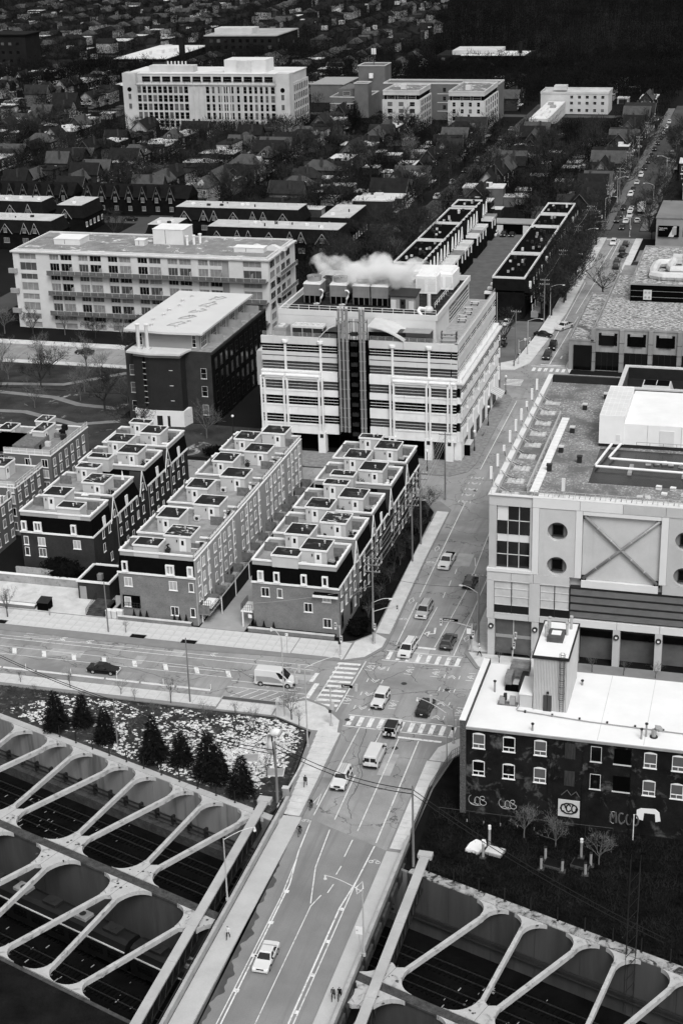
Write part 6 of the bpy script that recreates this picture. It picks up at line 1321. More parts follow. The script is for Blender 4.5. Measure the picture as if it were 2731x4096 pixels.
railing(fa, [(FX0+6,FY0+.1,21.2),(FX1-6,FY0+.1,21.2)], 1.1, 4, DARKM, bars=2, r=.06)
wb_ = bx('rooftop_block', OFFW, fa, -254.5,710,25.6,-234.2,722,31.3); bx('block_bay', PALEM, wb_, -248,709.4,25.6,-241,710,31.0)
bx('rooftop_house', FW, fa, -292,710,25.6,-270,716,28.6)
for k in range(6): cy('roof_flue', PALEM, fa, -284+k*1.8,714,28.6,30.2,.4,8)
def mill_block(label, x0, x1, y0, y1, h, wall, band=True, cols=5):
    t = thing('mill_loft', label, 'building', group='mill lofts beyond the houses'); bx('wall', wall, t, x0,y0,0,x1,y1,h-3.6); bx('setback_storey', BLACK, t, x0+.8,y0+1.0,h-3.6,x1-.8,y1-.8,h-1.6)
    bx('roof_band', wall, t, x0+.3,y0+.4,h-1.6,x1-.3,y1-.3,h); mb = MB(); ring(mb,x0+.2,y0+.3,x1-.2,y1-.2,h,h+.6,.5); mb.build('parapet', FW, t); mb = MB(); mb.box(x0+.8,y0+1,h,x1-.8,y1-.9,h+.06); mb.build('flat_roof', patches(M('mill_roof', .15, .9, .3, .1) if 'mill_roof' not in bpy.data.materials else bpy.data.materials['mill_roof'], .6, .2, .55, .6) if band and 'mill_roof' not in bpy.data.materials else bpy.data.materials['mill_roof'], t)
    grid_windows(t,'S',y0,x0+1,x1-1,cols,(1.5,4.9,8.2,11.2)[:int((h-4)/3.2)],1.5 if cols > 3 else 2.4,2.0,FW); grid_windows(t,'E',x1,y0+1.5,y1-1,6,(1.5,4.9,8.2,11.2)[:int((h-4)/3.2)],2.2,2.4,FW); grid_windows(t,'S',y0+1.0,x0+1.5,x1-1.5,3,(h-3.5,),3.8,1.8,PALEM,False,GLASS)
    bx('rooftop_unit', PALEM, t, (x0+x1)/2-2,y0+8,h+.06,(x0+x1)/2+.5,y0+10.5,h+2.2); bx('roof_pipe', GREYM, t, (x0+x1)/2+1,y0+5,h+.06,(x0+x1)/2+1.4,y0+14,h+.5)
    return t
mill_block('pale mill loft block beside the dark conifer', -178.8,-161.2,708.5,733,17.7,FW,True,3)
mill_block('pale mill loft block at the street corner', -148.5,-131.6,709,744,17.4,FW,True,4)
t = thing('mill_rear_wing', 'dark brick rear wing joining the two pale mill lofts', 'building'); bx('wall', FB, t, -187,744.5,0,-131.5,758,16.6); mb = MB(); ring(mb,-187.2,744.3,-131.3,758.2,16.6,17.2,.5); mb.build('parapet', FW, t)
for z in (4,8,12): bx('string_course', PALEM, t, -161,744.4,z,-148.6,744.5,z+.3); grid_windows(t,'S',744.5,-160,-150,2,(z+1,),1.6,2.0,FB)
t = thing('brick_mill_loft', 'mid grey brick mill loft with antenna mast on its tall stair tower', 'building'); bx('wall', FB, t, -215.2,749.5,0,-196.4,772,9.4); bx('upper_storey', FB, t, -211.5,752,9.4,-203,772,13.2); bx('front_tower', FB, t, -202.8,749.2,0,-196,756,16.0); bx('rear_tower', FB, t, -207,773,0,-193.5,786,21.5)
for (x0,y0,x1,y1,h) in ((-215.3,749.4,-196.3,772,9.4),(-203,749.0,-195.8,756.2,16.0),(-207.2,772.8,-193.3,786.2,21.5)): mb = MB(); ring(mb,x0,y0,x1,y1,h,h+.4,.4); mb.build('coping', FW, t)
for z in (3.2,6.4): bx('string_course', FW, t, -215.3,749.4,z,-202.9,749.48,z+.3)
grid_windows(t,'S',749.5,-214,-203.5,2,(1,4.2),1.4,2,FW); grid_windows(t,'S',752,-211,-204,1,(10,),3.5,2,FW)
ms_ = cy('mast', DARKM, t, -200.5,779,21.5,30,.15,6)
for k in range(5): mb = MB(); a = k*1.25; mb.box(-200.5+.9*math.cos(a)-.2,779+.9*math.sin(a)-.2,26.5,-200.5+.9*math.cos(a)+.2,779+.9*math.sin(a)+.2,29.3); mb.build('antenna', WHITE, ms_)
bx('cabinet', WHITE, t, -200.8,770,16,-199.0,771.5,18.3)
t = thing('white_flats', 'white L shaped flats with a low roofed wing near the avenue', 'building'); bx('long_wing', FW, t, -112,711,0,-103.4,768,5.9); bx('cross_wing', FW, t, -115.5,768.5,0,-83.2,785,9.4); mb = MB(); ring(mb,-115.6,768.3,-83,785.2,9.4,10.4,.3); mb.build('parapet', FW, t); bx('flat_roof', FR, t, -111.7,711.3,5.9,-103.7,768,5.96)
grid_windows(t,'S',768.5,-102.5,-84,5,(1,4.4,7.2),1.6,1.5,FW); grid_windows(t,'E',-103.4,713,766,12,(2.6,),1.8,1.4,FW); bx('entrance_glass', GLASS, t, -111,710.9,.5,-105,711,4.8); bx('rooftop_house', FW, t, -110,774,10.4,-104,780,12.4)
for k in range(5): bx('rooftop_unit', rnd.choice([FR,GREYM]), t, -110+ (k % 2)*2.4,718+k*9,5.96,-107.6+(k % 2)*2.4,722+k*9,7.0)
t = thing('school_building', 'low dark school with white snowy roofs among the trees', 'school'); bx('wall', FBD, t, -205,946,0,-150,975,8.0); bx('roof_storey', FW, t, -196,949,8,-168,972,10.5); bx('snowy_roof', FR, t, -190,944,8,-152,968,8.3); cy('chimney', FBD, t, -156,955,8,15,1.0,8); grid_windows(t,'S',946,-203,-152,12,(2,5),2.2,1.8,FBD)
t = thing('depot_building', 'long low depot with a bright snowy roof beyond the factory loft', 'building'); bx('wall', FBD, t, -410,942,0,-376,1020,6.0); bx('snowy_roof', FR, t, -410.5,941.5,6.0,-375.5,1020.5,6.4)
for k in range(4): bx('rooftop_unit', FR, t, -398+k*5,960+k*9,6.4,-394+k*5,965+k*9,8.5)
bx('chimney', FBD, t, -374.5,962,0,-371.5,965,17)
t = thing('brick_school', 'dark brick school block with pale roof edges far behind the factory loft', 'school'); bx('wall', FBD, t, -371,1000,0,-322,1048,14.0); bx('roof', M('school_roof', .3, .9, .2, .1), t, -371.5,999.5,14,-321.5,1048.5,14.6); bx('rooftop_house', FW, t, -366,1006,14.6,-340,1020,18.4); grid_windows(t,'S',1000,-369,-324,9,(2,6,10),2.4,2.2,FBD); grid_windows(t,'E',-322,1002,1046,8,(2,6,10),2.4,2.2,FBD)
t = thing('dark_apartment_slab', 'dark apartment slab at the upper left edge', 'building'); bx('wall', FBD, t, -520,905,0,-452,925,24); bx('roof', FBD, t, -521,904,24,-451,926,24.6); grid_windows(t,'S',905,-515,-455,12,(3,8,13,18),2.2,1.8,FBD)
t = thing('corner_store', 'low brick store with pale roof beside the mill lofts', 'building'); bx('wall', FB, t, -240,800,0,-222,830,9); bx('roof', GREYM, t, -240.3,799.7,9,-221.7,830.3,9.3); grid_windows(t,'E',-222,802,828,5,(2,5.5),1.8,1.8,FB)
# billboard building at the right edge
t = thing('corner_shop', 'pale grey shop building carrying a poster panel at the crossroads', 'building'); bx('wall', M('shop_render', .22, .8, .15, .2), t, -36.6,485,0,8,512,9.6); bx('roof', M('shop_roof', .16, .9, .2, .1), t, -36.8,484.8,9.6,8,512,9.9)
for x in (-28.5,-22): window(t,'S',485,x,4.4,3.2,2.6,GLASS,DARKM,2,2)
bb = thing('billboard', 'black poster panel with white lettering and a phone picture on the shop wall', 'billboard', (-35.9,484.7,4.1)); bx('panel', BLACK, bb, 0,-.25,0,6.3,0,3.4); mb = MB(); mb.exty([(3.1,.05),(4.7,.05),(5.6,3.3),(4.6,3.3)], -.27, -.25); mb.build('white_wedge', PALEM, bb); bx('phone_picture', GREYM, bb, 4.2,-.3,.7,5.5,-.27,3.0)
def text(s, par, loc, size, m, name='lettering', rx=PI/2):
    cu = bpy.data.curves.new(name, 'FONT'); cu.body = s; cu.size = size; cu.extrude = .01; o0 = bpy.data.objects.new(name, cu); me = None
    C.objects.link(o0); dg = bpy.context.evaluated_depsgraph_get(); me = bpy.data.meshes.new_from_object(o0.evaluated_get(dg)); bpy.data.objects.remove(o0); me.materials.clear(); me.materials.append(m)
    o = link(name, me, par, loc); o.rotation_euler[0] = rx; return o
text('Need a path,', bb, (.25,-.29,2.55), .48, WHITE); text('follow it.', bb, (.25,-.29,2.0), .48, WHITE)
t = thing('rental_sign', 'dark roadside sign board reading enterprise on a single pole', 'sign', (-31.8,469,0)); cy('pole', DARKM, t, 0,0,0,3.2,.12,6); bx('board', BLACK, t, -3.2,-.15,3.2,3.2,.15,4.5); text('enterprise', t, (-2.7,-.18,3.55), 1.15, WHITE)
t = thing('stepped_flats', 'pale stepped flats cut by the right edge beyond the crossroads', 'building'); 
for k in range(4): bx('stepped_wall', FW if k % 2 else GREYM, t, -34+k*3,565+k*1.5,0,0,580,5+k*2.2); bx('step_roof', FR, t, -34.2+k*3,564.8+k*1.5,5+k*2.2,-31+k*3,580,5.3+k*2.2)

# ================================================================ houses in the streets beyond
HW = [M('house_dark_brick', .045, .9, .3, .3), M('house_brown_brick', .065, .9, .3, .3), M('house_grey_siding', .12, .9, .2, .3), M('house_pale_siding', .3, .9, .15, .3)]
HR = [M('house_black_shingle', .032, .95, .3, .6, fine=.2), M('house_grey_shingle', .085, .95, .25, .6, fine=.2), M('house_roof_brown', .045, .95, .3, .6, fine=.2)]
SNOWR = M('snowy_flat_roof', .5, .9, .15, .3)
def house_proto(kind, wall, roof):
    """gabled or flat house, front towards -y; origin at the middle of its base"""
    t = thing('house', 'x', 'house')
    w_, d_ = (6.4,11) if kind != 2 else (7.5,13)
    h = 6.2
    mb = MB(); mb.box(-w_/2,-d_/2,0,w_/2,d_/2,h)
    if kind == 0: mb.exty([(-w_/2,h),(w_/2,h),(0,h+3.4)], -d_/2, d_/2)
    mb.build('wall', wall, t)
    if kind == 0:
        mb = MB()
        for s in (-1,1): mb.exty([(s*(w_/2+.5),h-.35),(0,h+3.55),(0,h+3.8),(s*(w_/2+.5),h-.1)][::s], -d_/2-.5, d_/2+.4)
        rf = mb.build('roof', roof, t); mb = MB(); mb.tube([(-w_/2-.5,-d_/2-.52,h-.2),(0,-d_/2-.52,h+3.65),(w_/2+.5,-d_/2-.52,h-.2)], .12, 4); mb.build('bargeboard', HW[2], rf)
    elif kind == 1:
        mb = MB(); mb.frus((-w_/2-.5,-d_/2-.5,w_/2+.5,d_/2+.5),h,(-.3,-d_/2+3.2,.3,d_/2-3.2),h+3.2); rf = mb.build('roof', roof, t)
        mb = MB(); mb.exty([(-1.2,h+.3),(1.2,h+.3),(1.2,h+1.5),(0,h+2.5),(-1.2,h+1.5)],-d_/2+.4,0); dm = mb.build('dormer', wall, t); window(dm,'S',-d_/2+.4,-.6,h+.5,1.2,1.1,GLASSM,TRIM,1)
    else:
        mb = MB(); mb.box(-w_/2-.2,-d_/2-.2,h,w_/2+.2,d_/2+.2,h+.35); mb.box(-1.5,0,h+.35,1,2.5,h+1.2); rf = mb.build('roof', roof, t)
    bx('chimney', HW[1], t, w_/2-1.3,1,h-1,w_/2-.6,1.8,h+4.3 if kind < 2 else h+1.6)
    for x in (-w_/2+.7,w_/2-2.1):
        window(t,'S',-d_/2,x,3.7,1.3,1.6,rnd.choice([GLASS,GLASSM,GLASSL]),TRIM,1); window(t,'S',-d_/2,x,.9,1.4,1.7,rnd.choice([GLASS,GLASSM]),TRIM,1)
    window(t,'E',w_/2,-1,3.6,1.1,1.5,GLASSM,TRIM,1)
    bx('porch_roof', roof if kind else SNOWR, t, -w_/2+.4,-d_/2-1.6,2.5,w_/2-.4,-d_/2,2.75)
    ex = bx('rear_extension', wall, t, -w_/2+.8,d_/2,0,w_/2-1.5,d_/2+3.5,3.2); bx('extension_roof', rnd.choice([SNOWR,roof]), ex, -w_/2+.6,d_/2,3.2,w_/2-1.3,d_/2+3.7,3.4)
    return t
def house_simple(kind, wall, roof):
    t = house_proto(kind, wall, roof); mats = []; V = []; F = []; Mi = []
    def walk(o, mtx):
        if o.data:
            n0 = len(V); V.extend([tuple(mtx @ v.co) for v in o.data.vertices])
            for p in o.data.polygons:
                m = o.data.materials[p.material_index]
                if m not in mats: mats.append(m)
                F.append(tuple(i+n0 for i in p.vertices)); Mi.append(mats.index(m))
        for c in o.children: walk(c, mtx @ Matrix.Translation(c.location) @ c.rotation_euler.to_matrix().to_4x4())
    walk(t, Matrix.Identity(4))
    me = bpy.data.meshes.new('house'); me.from_pydata(V,[],F)
    for m in mats: me.materials.append(m)
    me.polygons.foreach_set('material_index', Mi); me.update()
    def kill(o):
        for c in list(o.children): kill(c)
        bpy.data.objects.remove(o)
    kill(t); return me
KIND = ['front gabled','hip roofed','flat roofed']; WN = ['dark brick','brown brick','grey sided','pale sided']; RN = ['black','grey','brown']
SIMPLE = {}
for k in range(3):
    for w_ in range(4): SIMPLE[k,w_] = house_simple(k, HW[w_], SNOWR if (k == 2 and w_ % 2 == 0) else HR[(k+w_) % 3])
OCC = [(-310,-215,690,760),(-225,-185,735,795),(-192,-125,700,765),(-122,-75,700,795),(-210,-140,935,985),(-420,-365,930,1030),(-380,-312,990,1055),(-530,-445,895,935),(-36,10,480,590),(-335,-195,508,528),(-245,-218,795,835)]
def free(x, y, m=8):
    return all(not (a-m < x < b+m and c-m < y < d+m) for a,b,c,d in OCC)
def vis(x, y, z=4):
    d = Vector((x,y,z-CAMH)); w_ = d.dot(_f); u = d.dot(RIGHT)/w_*FPX+1365.5; v = d.dot(DOWN)/w_*FPX+2048
    return -60 < u < 2800 and -60 < v < 4160, u, v
spots = []
streets = [-49,-117.5,-185,-296,-368,-440,-512,-240,-584,-656]
for xs in streets:
    for side in (-1,1):
        y = 516+rnd.uniform(0,4)
        while y < 1480:
            x = xs+side*(16+rnd.uniform(-1.5,1.5))
            gap = any(abs(y-c) < 12 for c in (761,1014,1270))
            if not gap and free(x,y) and vis(x,y)[0] and not (x > -205-(y-860)*.16 and y > 800): spots.append((x,y,side,xs))
            y += rnd.uniform(7.6,10.5) if y < 900 else rnd.uniform(9,14)
spots.sort(key=lambda s: s[1])
near = spots[:285]; farh = spots[285:]
PROTO = {}
def place_house(i, x, y, rz, lab, kind, w_):
    key = (kind,w_)
    if i < 45:
        if key not in PROTO: o = PROTO[key] = house_proto(kind, HW[w_], SNOWR if (kind == 2 and w_ % 2 == 0) else HR[(kind+w_) % 3])
        else: o = copy_tree(PROTO[key])
    else: o = link('house', SIMPLE[key])
    o.location = (x,y,0); o.rotation_euler[2] = rz+rnd.uniform(-.06,.06); o.scale = (rnd.uniform(.82,1.15),rnd.uniform(.8,1.2),rnd.uniform(.78,1.12)); tag(o, lab, 'house', 'houses along the streets beyond the crossroads')
def street_name(xs): return {-49:'the avenue',-117.5:'the second street',-185:'the third street',-240:'the factory lane',-296:'the factory street',-368:'the first far left street',-440:'the second far left street',-512:'the third far left street'}.get(xs,'the outermost street')
CNT = {}
def nxt(*k): CNT[k] = CNT.get(k,-1)+1; return ordw(CNT[k])
for i, (x, y, side, xs) in enumerate(near):
    kind = rnd.choice([0,0,0,1,2,2,2]); w_ = rnd.choice([0,0,0,1,1,2,3]); rz = PI/2 if side < 0 else -PI/2
    if rnd.random() < .35: rz = 0
    sd = 'left' if side < 0 else 'right'
    place_house(i, x, y, rz, f'{nxt(sd,xs)} house up the {sd} side of {street_name(xs)}, {WN[w_]}, {KIND[kind]}', kind, w_)
# garages with snowy roofs in the back lanes
gm = {}
for k in range(3): mb = MB(); mb.k = 0; mb.box(-2.8,-3.2,0,2.8,3.2,2.7); mb.k = 1; mb.box(-3,-3.4,2.7,3,3.4,2.95); mb.k = 2; mb.box(-2,-3.25,.1,2,-3.2,2.3); gm[k] = mb.mesh('garage', [HW[(1,2,3)[k]], (SNOWR,HR[1],SNOWR)[k], (GREYM,WHITE,DARKM)[k]])
gs = []
for xs in (-84,-151,-218,-332,-404):
    y = 520
    while y < 900:
        x = xs+rnd.choice([-5,5])+rnd.uniform(-1,1)
        if free(x,y,4) and vis(x,y)[0] and rnd.random() < .75: gs.append((x,y,xs))
        y += rnd.uniform(6.5,13)
for i, (x,y,xs) in enumerate(gs):
    k = rnd.choice([0,0,1,2]); o = link('garage', gm[k], None, (x,y,0), rnd.choice([0,PI/2,-PI/2])); tag(o, nxt('g',xs)+[' garage, brick with snowy roof,',' garage, sided with grey roof,',' garage, pale with snowy roof,'][k]+' up the lane behind '+{-84:'the avenue',-151:'the second street',-218:'the third street',-332:'the factory loft',-404:'the far left streets'}[xs], 'garage', 'garages in the back lanes')
# everything farther away reads as one mass of roofs
mb = MB(); mats = [HW[0],HW[1],HR[0],HR[1],SNOWR,HW[3]]
for (x,y,side,xs) in farh:
    c, s = (1,0) if rnd.random() < .5 else (0,1); a = rnd.uniform(3,4.2); b = rnd.uniform(5,6.5); h = rnd.uniform(5.2,6.6)
    if s: a, b = b, a
    mb.k = rnd.choice([0,0,0,1,1,5]) if rnd.random() < .9 else 5; mb.box(x-a,y-b,0,x+a,y+b,h)
    q = rnd.random(); mb.k = rnd.choice([2,2,3])
    if q < .45: mb.exty([(x-a-.4,h),(x+a+.4,h),(x,h+3)], y-b-.3, y+b+.3)
    elif q < .8: mb.extx([(y-b-.4,h),(y+b+.4,h),(y,h+3)], x-a-.3, x+a+.3)
    else: mb.k = rnd.choice([4,3,2]); mb.box(x-a-.2,y-b-.2,h,x+a+.2,y+b+.2,h+.3)
    if rnd.random() < .12: mb.k = 4; mb.box(x+a,y-2,0,x+a+4,y+2,3)
tag(mb.build('distant_houses', mats), 'dim mass of distant roofs along the top of the picture', 'houses', kind='stuff')
# ================================================================ trees and plants
BARK = M('bark', .06, .95, .3, 1.0); TWIG = M('twig', .05, .95, .3, .4); BARKP = M('pale_bark', .12, .95, .3, 1.0); TWIGP = M('pale_twig', .13, .95, .3, .5)
NEEDLE = M('needles', .022, .95, .4, .8); HEDGE = M('hedge_leaf', .012, .95, .4, 1.0)
def bare_tree_meshes(seed, h, spread, ntw, tw, upright=.5, bark=None, twig=None, lim=9):
    r = random.Random(seed); tb = MB(); cr = MB(); ends = []
    trunk_h = h*r.uniform(.2,.3); r0 = h*.018
    top = Vector((r.uniform(-.02,.02)*h, r.uniform(-.02,.02)*h, trunk_h)); tb.tube([(0,0,-.1),(0,0,trunk_h*.5),top], r0*1.25, 6, r0*.8)
    def grow(p, d, L, rad, lv):
        pts = [p]; q = p
        for i in range(3):
            d = (d+Vector((r.gauss(0,.16),r.gauss(0,.16),r.gauss(.07,.1)))).normalized(); q = q+d*(L/3); pts.append(q)
        (tb if lv < 2 else cr).tube(pts, rad, 4 if lv else 5, rad*.55, cap=False)
        ends.append((q,d,lv)); ends.append((pts[2],d,lv))
        if lv < 3:
            for i in range(r.randint(2,3)):
                nd = (d+Vector((r.gauss(0,.55),r.gauss(0,.55),r.gauss(.1,.3)))).normalized(); grow(pts[r.choice([2,3])], nd, L*r.uniform(.55,.75), rad*.55, lv+1)
    for i in range(lim):
        a = 2*PI*i/lim+r.uniform(-.4,.4); e = r.uniform(.35,1.2)*(.7+upright); d = Vector((math.cos(a)*spread,math.sin(a)*spread,e)).normalized()
        grow(Vector((0,0,trunk_h*r.uniform(.75,1.0))) if i < lim-1 else top, d if i < lim-1 else Vector((.05,0,1)), h*r.uniform(.26,.36), r0*.5, 0)
    for i in range(ntw):
        p, d, lv = r.choice(ends); p = p+Vector((r.gauss(0,.3),r.gauss(0,.3),r.gauss(0,.3)))
        nd = (d*.8+Vector((r.gauss(0,.6),r.gauss(0,.6),r.gauss(.25,.45)))).normalized(); L = h*r.uniform(.04,.12); s = nd.cross(Vector((r.gauss(0,1),r.gauss(0,1),r.gauss(0,1)))).normalized()*tw
        cr.add([p-s,p+s,p+nd*L],[(0,1,2)])
    return tb.mesh('trunk', bark or BARK), cr.mesh('crown', twig or TWIG)
TREES = [bare_tree_meshes(k, 10.5+1.2*(k % 3), .8+.12*k, 850, .05, .3+.15*(k % 3)) for k in range(6)]
TREESP = [bare_tree_meshes(20+k, 9, .55, 500, .03, .8, BARKP, TWIGP) for k in range(2)]
SAPS = [bare_tree_meshes(40+k, 4.2, .45, 160, .018, .9, BARKP, TWIGP, 6) for k in range(3)]
def tree(meshes, x, y, z=0.0, s=1.0, label='', group=None, name='bare_tree', sz=None):
    t = thing(name, label, 'tree', (x,y,z), rnd.uniform(0,6.28), group); t.scale = (s,s,sz or s)
    link('trunk', meshes[0], t); link('crown', meshes[1], t); return t
CON = []
for k in range(3):
    r = random.Random(k+70); mb = MB(); tb = MB(); tb.cyl(0,0,0,.9,.09,6)
    for i in range(2600):
        h = 1-math.sqrt(r.random()); z = .25+h*5.7; R = ((1-h)**.85*1.6+.06)*(.72+.38*((z*1.7+k*.3)%1.0))*(1+.12*math.sin(3*r.random()*6.28)); a = r.uniform(0,6.28); rr = R*r.uniform(.35,1.0)**.5*(1+.15*math.sin(7*a+z*5))
        p = Vector((rr*math.cos(a),rr*math.sin(a),z)); d = Vector((math.cos(a),math.sin(a),r.uniform(-.6,.35)))*r.uniform(.2,.62); s = Vector((-math.sin(a),math.cos(a),r.gauss(0,.3)))*r.uniform(.04,.1)
        mb.add([p-s,p+s,p+d],[(0,1,2)])
    mb.frus((-.5,-.5,.5,.5),.5,(-.03,-.03,.03,.03),5.2)
    CON.append((tb.mesh('trunk', BARK), mb.mesh('crown', NEEDLE)))
cl = ['by the fence corner at the left','second from the left, beside the first','third from the left, by the leaning pole','fourth from the left, the broadest','fifth from the left, shorter than its neighbours','sixth from the left, tallest of the row','seventh from the left, crowding the tallest','last before the bridge']
for i, (x,y,h) in enumerate([(-92.3,173.4,6.2),(-89.0,175.0,5.4),(-84.1,171.6,5.8),(-75.7,168.6,7.0),(-71.7,168.4,5.2),(-67.1,165.9,7.2),(-65.3,165.3,6.0),(-61.4,163.0,6.4)]):
    t = tree(CON[i % 3], x, y, .1, h/6.0, 'dark conical conifer on the snowy bank, '+cl[i], 'dark conifers on the snowy bank', 'conifer'); t.scale[0] *= rnd.uniform(.85,1.2); t.rotation_euler[0] = rnd.uniform(-.05,.05)
sl_ = [(-103.4,184.7,2.3),(-95.4,184.7,3.2),(-87.3,184.6,3.0),(-84.7,183.4,2.2),(-79.2,183.7,4.6),(-72.3,179.2,3.9),(-68.6,181.6,3.0),(-80.3,179.5,2.6),(-81.6,174.8,2.4),(-65.1,179.0,4.4),(-74.5,175.0,2.6),(-69.5,176.0,2.4),(-99.5,181.5,2.2),(-91.5,181.0,2.4)]
for i, (x,y,h) in enumerate(sl_):
    tree(SAPS[i % 3], x, y, .1, h/4.2, 'thin bare sapling on the snowy bank, '+['by the left picture edge','second along the pavement','third along the pavement','small one by the pavement','tallest, beside the tall pole','near the bent pipe path','beside the pavement bend','in the middle of the snow','behind the leaning pole','by the stone pillar','low one between conifers','low one right of centre','low one far left','low one left of centre'][i], 'saplings on the snowy bank', 'sapling')
for i, (x,y,h) in enumerate([(-60.8,182.9,4.8),(-59.3,181.6,3.0),(-59.6,167.9,4.0)]): tree(TREESP[i % 2] if i == 0 else SAPS[i], x, y, .1, h/(9 if i == 0 else 4.2), ['bare tree beside the stone pillar at the corner','small bare tree under the corner lamp','bare tree in the snow beside the bent pipe'][i], None, 'bare_tree')
tree(TREESP[0], -115.5, 204.6, .13, .6, 'bare tree in the pavement before the plaza wall'); tree(SAPS[1], -94.4, 203.4, .13, .6, 'tiny bare tree in a pavement pit by the front steps', None, 'sapling')
for i, x in enumerate((-94.9,-93.8,-92.7,-88.0,-87.1,-86.0,-74.6,-73.2,-71.6)):
    t = thing('potted_evergreen', ['first','second','third','fourth','fifth','sixth'][i]+' small clipped evergreen under the middle row front wall' if i < 6 else ['first','second','third'][i-6]+' small clipped evergreen under the front wall beside the driveway', 'shrub', (x,208.15 if i < 6 else 208.6,.6), 0, 'clipped evergreens along the front walls'); mb = MB(); mb.tube([(0,0,0),(0,0,.5),(0,0,1.3)], .34, 7, .05); mb.build('foliage', NEEDLE, t); cy('stem', BARK, t, 0,0,-.2,.1,.06,5)
# front garden shrubs and dark bushes
def bush(x, y, z, rx, ry, rz_, label, n=500, m=None, grp=None, cat='bush'):
    t = thing('bush', label, cat, (x,y,z), 0, grp); mb = MB(); mb.ball((0,0,rz_*.45), 1, 9, 6); k = len(mb.v); mb.v = [(a*rx*.8,b*ry*.8,rz_*.45+(c-rz_*.45)*rz_*.5) for a,b,c in mb.v]
    for i in range(n):
        a = rnd.uniform(0,6.28); e = rnd.uniform(-.3,1.5); p = Vector((rx*math.cos(a)*math.cos(e),ry*math.sin(a)*math.cos(e),rz_*.45+rz_*.55*math.sin(e)))*rnd.uniform(.75,1.05); d = Vector((rnd.gauss(0,.2),rnd.gauss(0,.2),rnd.gauss(.08,.2))); s = Vector((rnd.gauss(0,.12),rnd.gauss(0,.12),rnd.gauss(0,.12))); mb.add([p-s,p+s,p+d],[(0,1,2)])
    mb.build('foliage', m or HEDGE, t); cy('stem', BARK, t, 0,0,-.1,rz_*.4,.08,5); return t
bush(-112.5,215.9+3.4,.1,4.2,1.8,4.2,'broad dark bush against the dark brick row behind the plaza',1400)
bush(-58.6,210.6,.13,1.6,1.7,2.6,'dark bush at the street corner of the row beside the avenue',700)
bush(-103.8,286.5,.1,2.6,2.2,3.2,'dark round hedge at the laboratory corner',800); bush(-107.5,283.0,.1,3.2,1.6,2.0,'long low dark hedge beside the laboratory',700)
bush(-128.5,286,.1,2.0,1.8,2.0,'round dark bush beside the park path',500)
for i in range(9): bush(-59.2+rnd.uniform(-.5,.8),214+i*5.4,.1,1.1,1.5,1.1,['first','second','third','fourth','fifth','sixth','seventh','eighth','ninth'][i]+' dark garden bush from the corner along the avenue gardens',220,None,'bushes of the avenue gardens')
for i in range(7): tree(SAPS[i % 3], -58.2, 216+i*7.2, .1, .8, ['first','second','third','fourth','fifth','sixth','seventh'][i]+' small bare shrub tree from the corner along the avenue gardens', 'shrub trees of the avenue gardens', 'shrub_tree')
for i in range(6): tree(SAPS[i % 3], -35.5+i*4.6, 206.0, .13, .75, ['first','second','third','fourth','fifth','sixth'][i]+' small bare tree before the pillars of the panelled building', 'bare trees before the pillars', 'sapling')
for i, (x,y) in enumerate(((-24.5,161.5),(-20.5,160.5),(-15,158))): tree(TREESP[i % 2], x, y, .1, .55, ['left','middle','right'][i]+' scrubby bare tree on the dark bank below the graffiti', 'scrub on the dark bank')
for i in range(6): tree(TREES[i], -58.6, 218+i*8.3, .1, .5, ORD[i]+' taller bare tree along the avenue gardens from the corner', 'bare trees of the avenue gardens')
# park trees
pk = [(-188,334),(-180,331),(-172,336),(-166,329),(-160,335),(-154,331),(-146,336),(-141,331),(-186,312),(-170,307),(-158,305),(-150,312),(-143,306),(-139,312),(-196,326),(-128,290),(-113,293),(-152,318),(-164,318),(-176,324)]
pl = ['by the left edge of the park street','second along the park street','third along the park street','between street and path, left','fourth along the park street','between street and path, right','fifth along the park street','against the loft wall','low in the park at the left','beside the park bench','right of the park bench','at the path bend','behind the loft annex','close to the loft front','at the far left of the park','behind the sided terrace','beside the loft side lane','in the middle lawn','left in the middle lawn','far left in the middle lawn']
for i, (x,y) in enumerate(pk): tree(TREESP[i % 2] if i % 3 else TREES[i % 6], x+rnd.uniform(-1,1), y, .05, rnd.uniform(.75,1.05), 'bare park tree '+pl[i], 'bare trees in the park')
for i in range(9): tree(TREES[i % 6] if i % 2 else TREESP[0], -196+i*8.4+rnd.uniform(-2,2), 360+rnd.uniform(-1,3), .05, rnd.uniform(.6,.95), ['first','second','third','fourth','fifth','sixth','seventh','eighth','ninth'][i]+' bare tree from the left before the condominium front', 'bare trees before the condominium')
tree(TREES[2], -63.5, 371.5, .05, .8, 'spreading bare tree in the small car park by the crossing'); tree(TREES[4], -45.5, 424, .05, 1.0, 'bare tree beside the snowy concrete terraces'); tree(TREES[1], -53.0+14, 500, .05, .8, 'bare tree beside the crossroads kerb island')
tree(CON[1], -190.5, 703, 0, 2.6, 'tall dark conifer beside the pale mill loft', None, 'conifer')
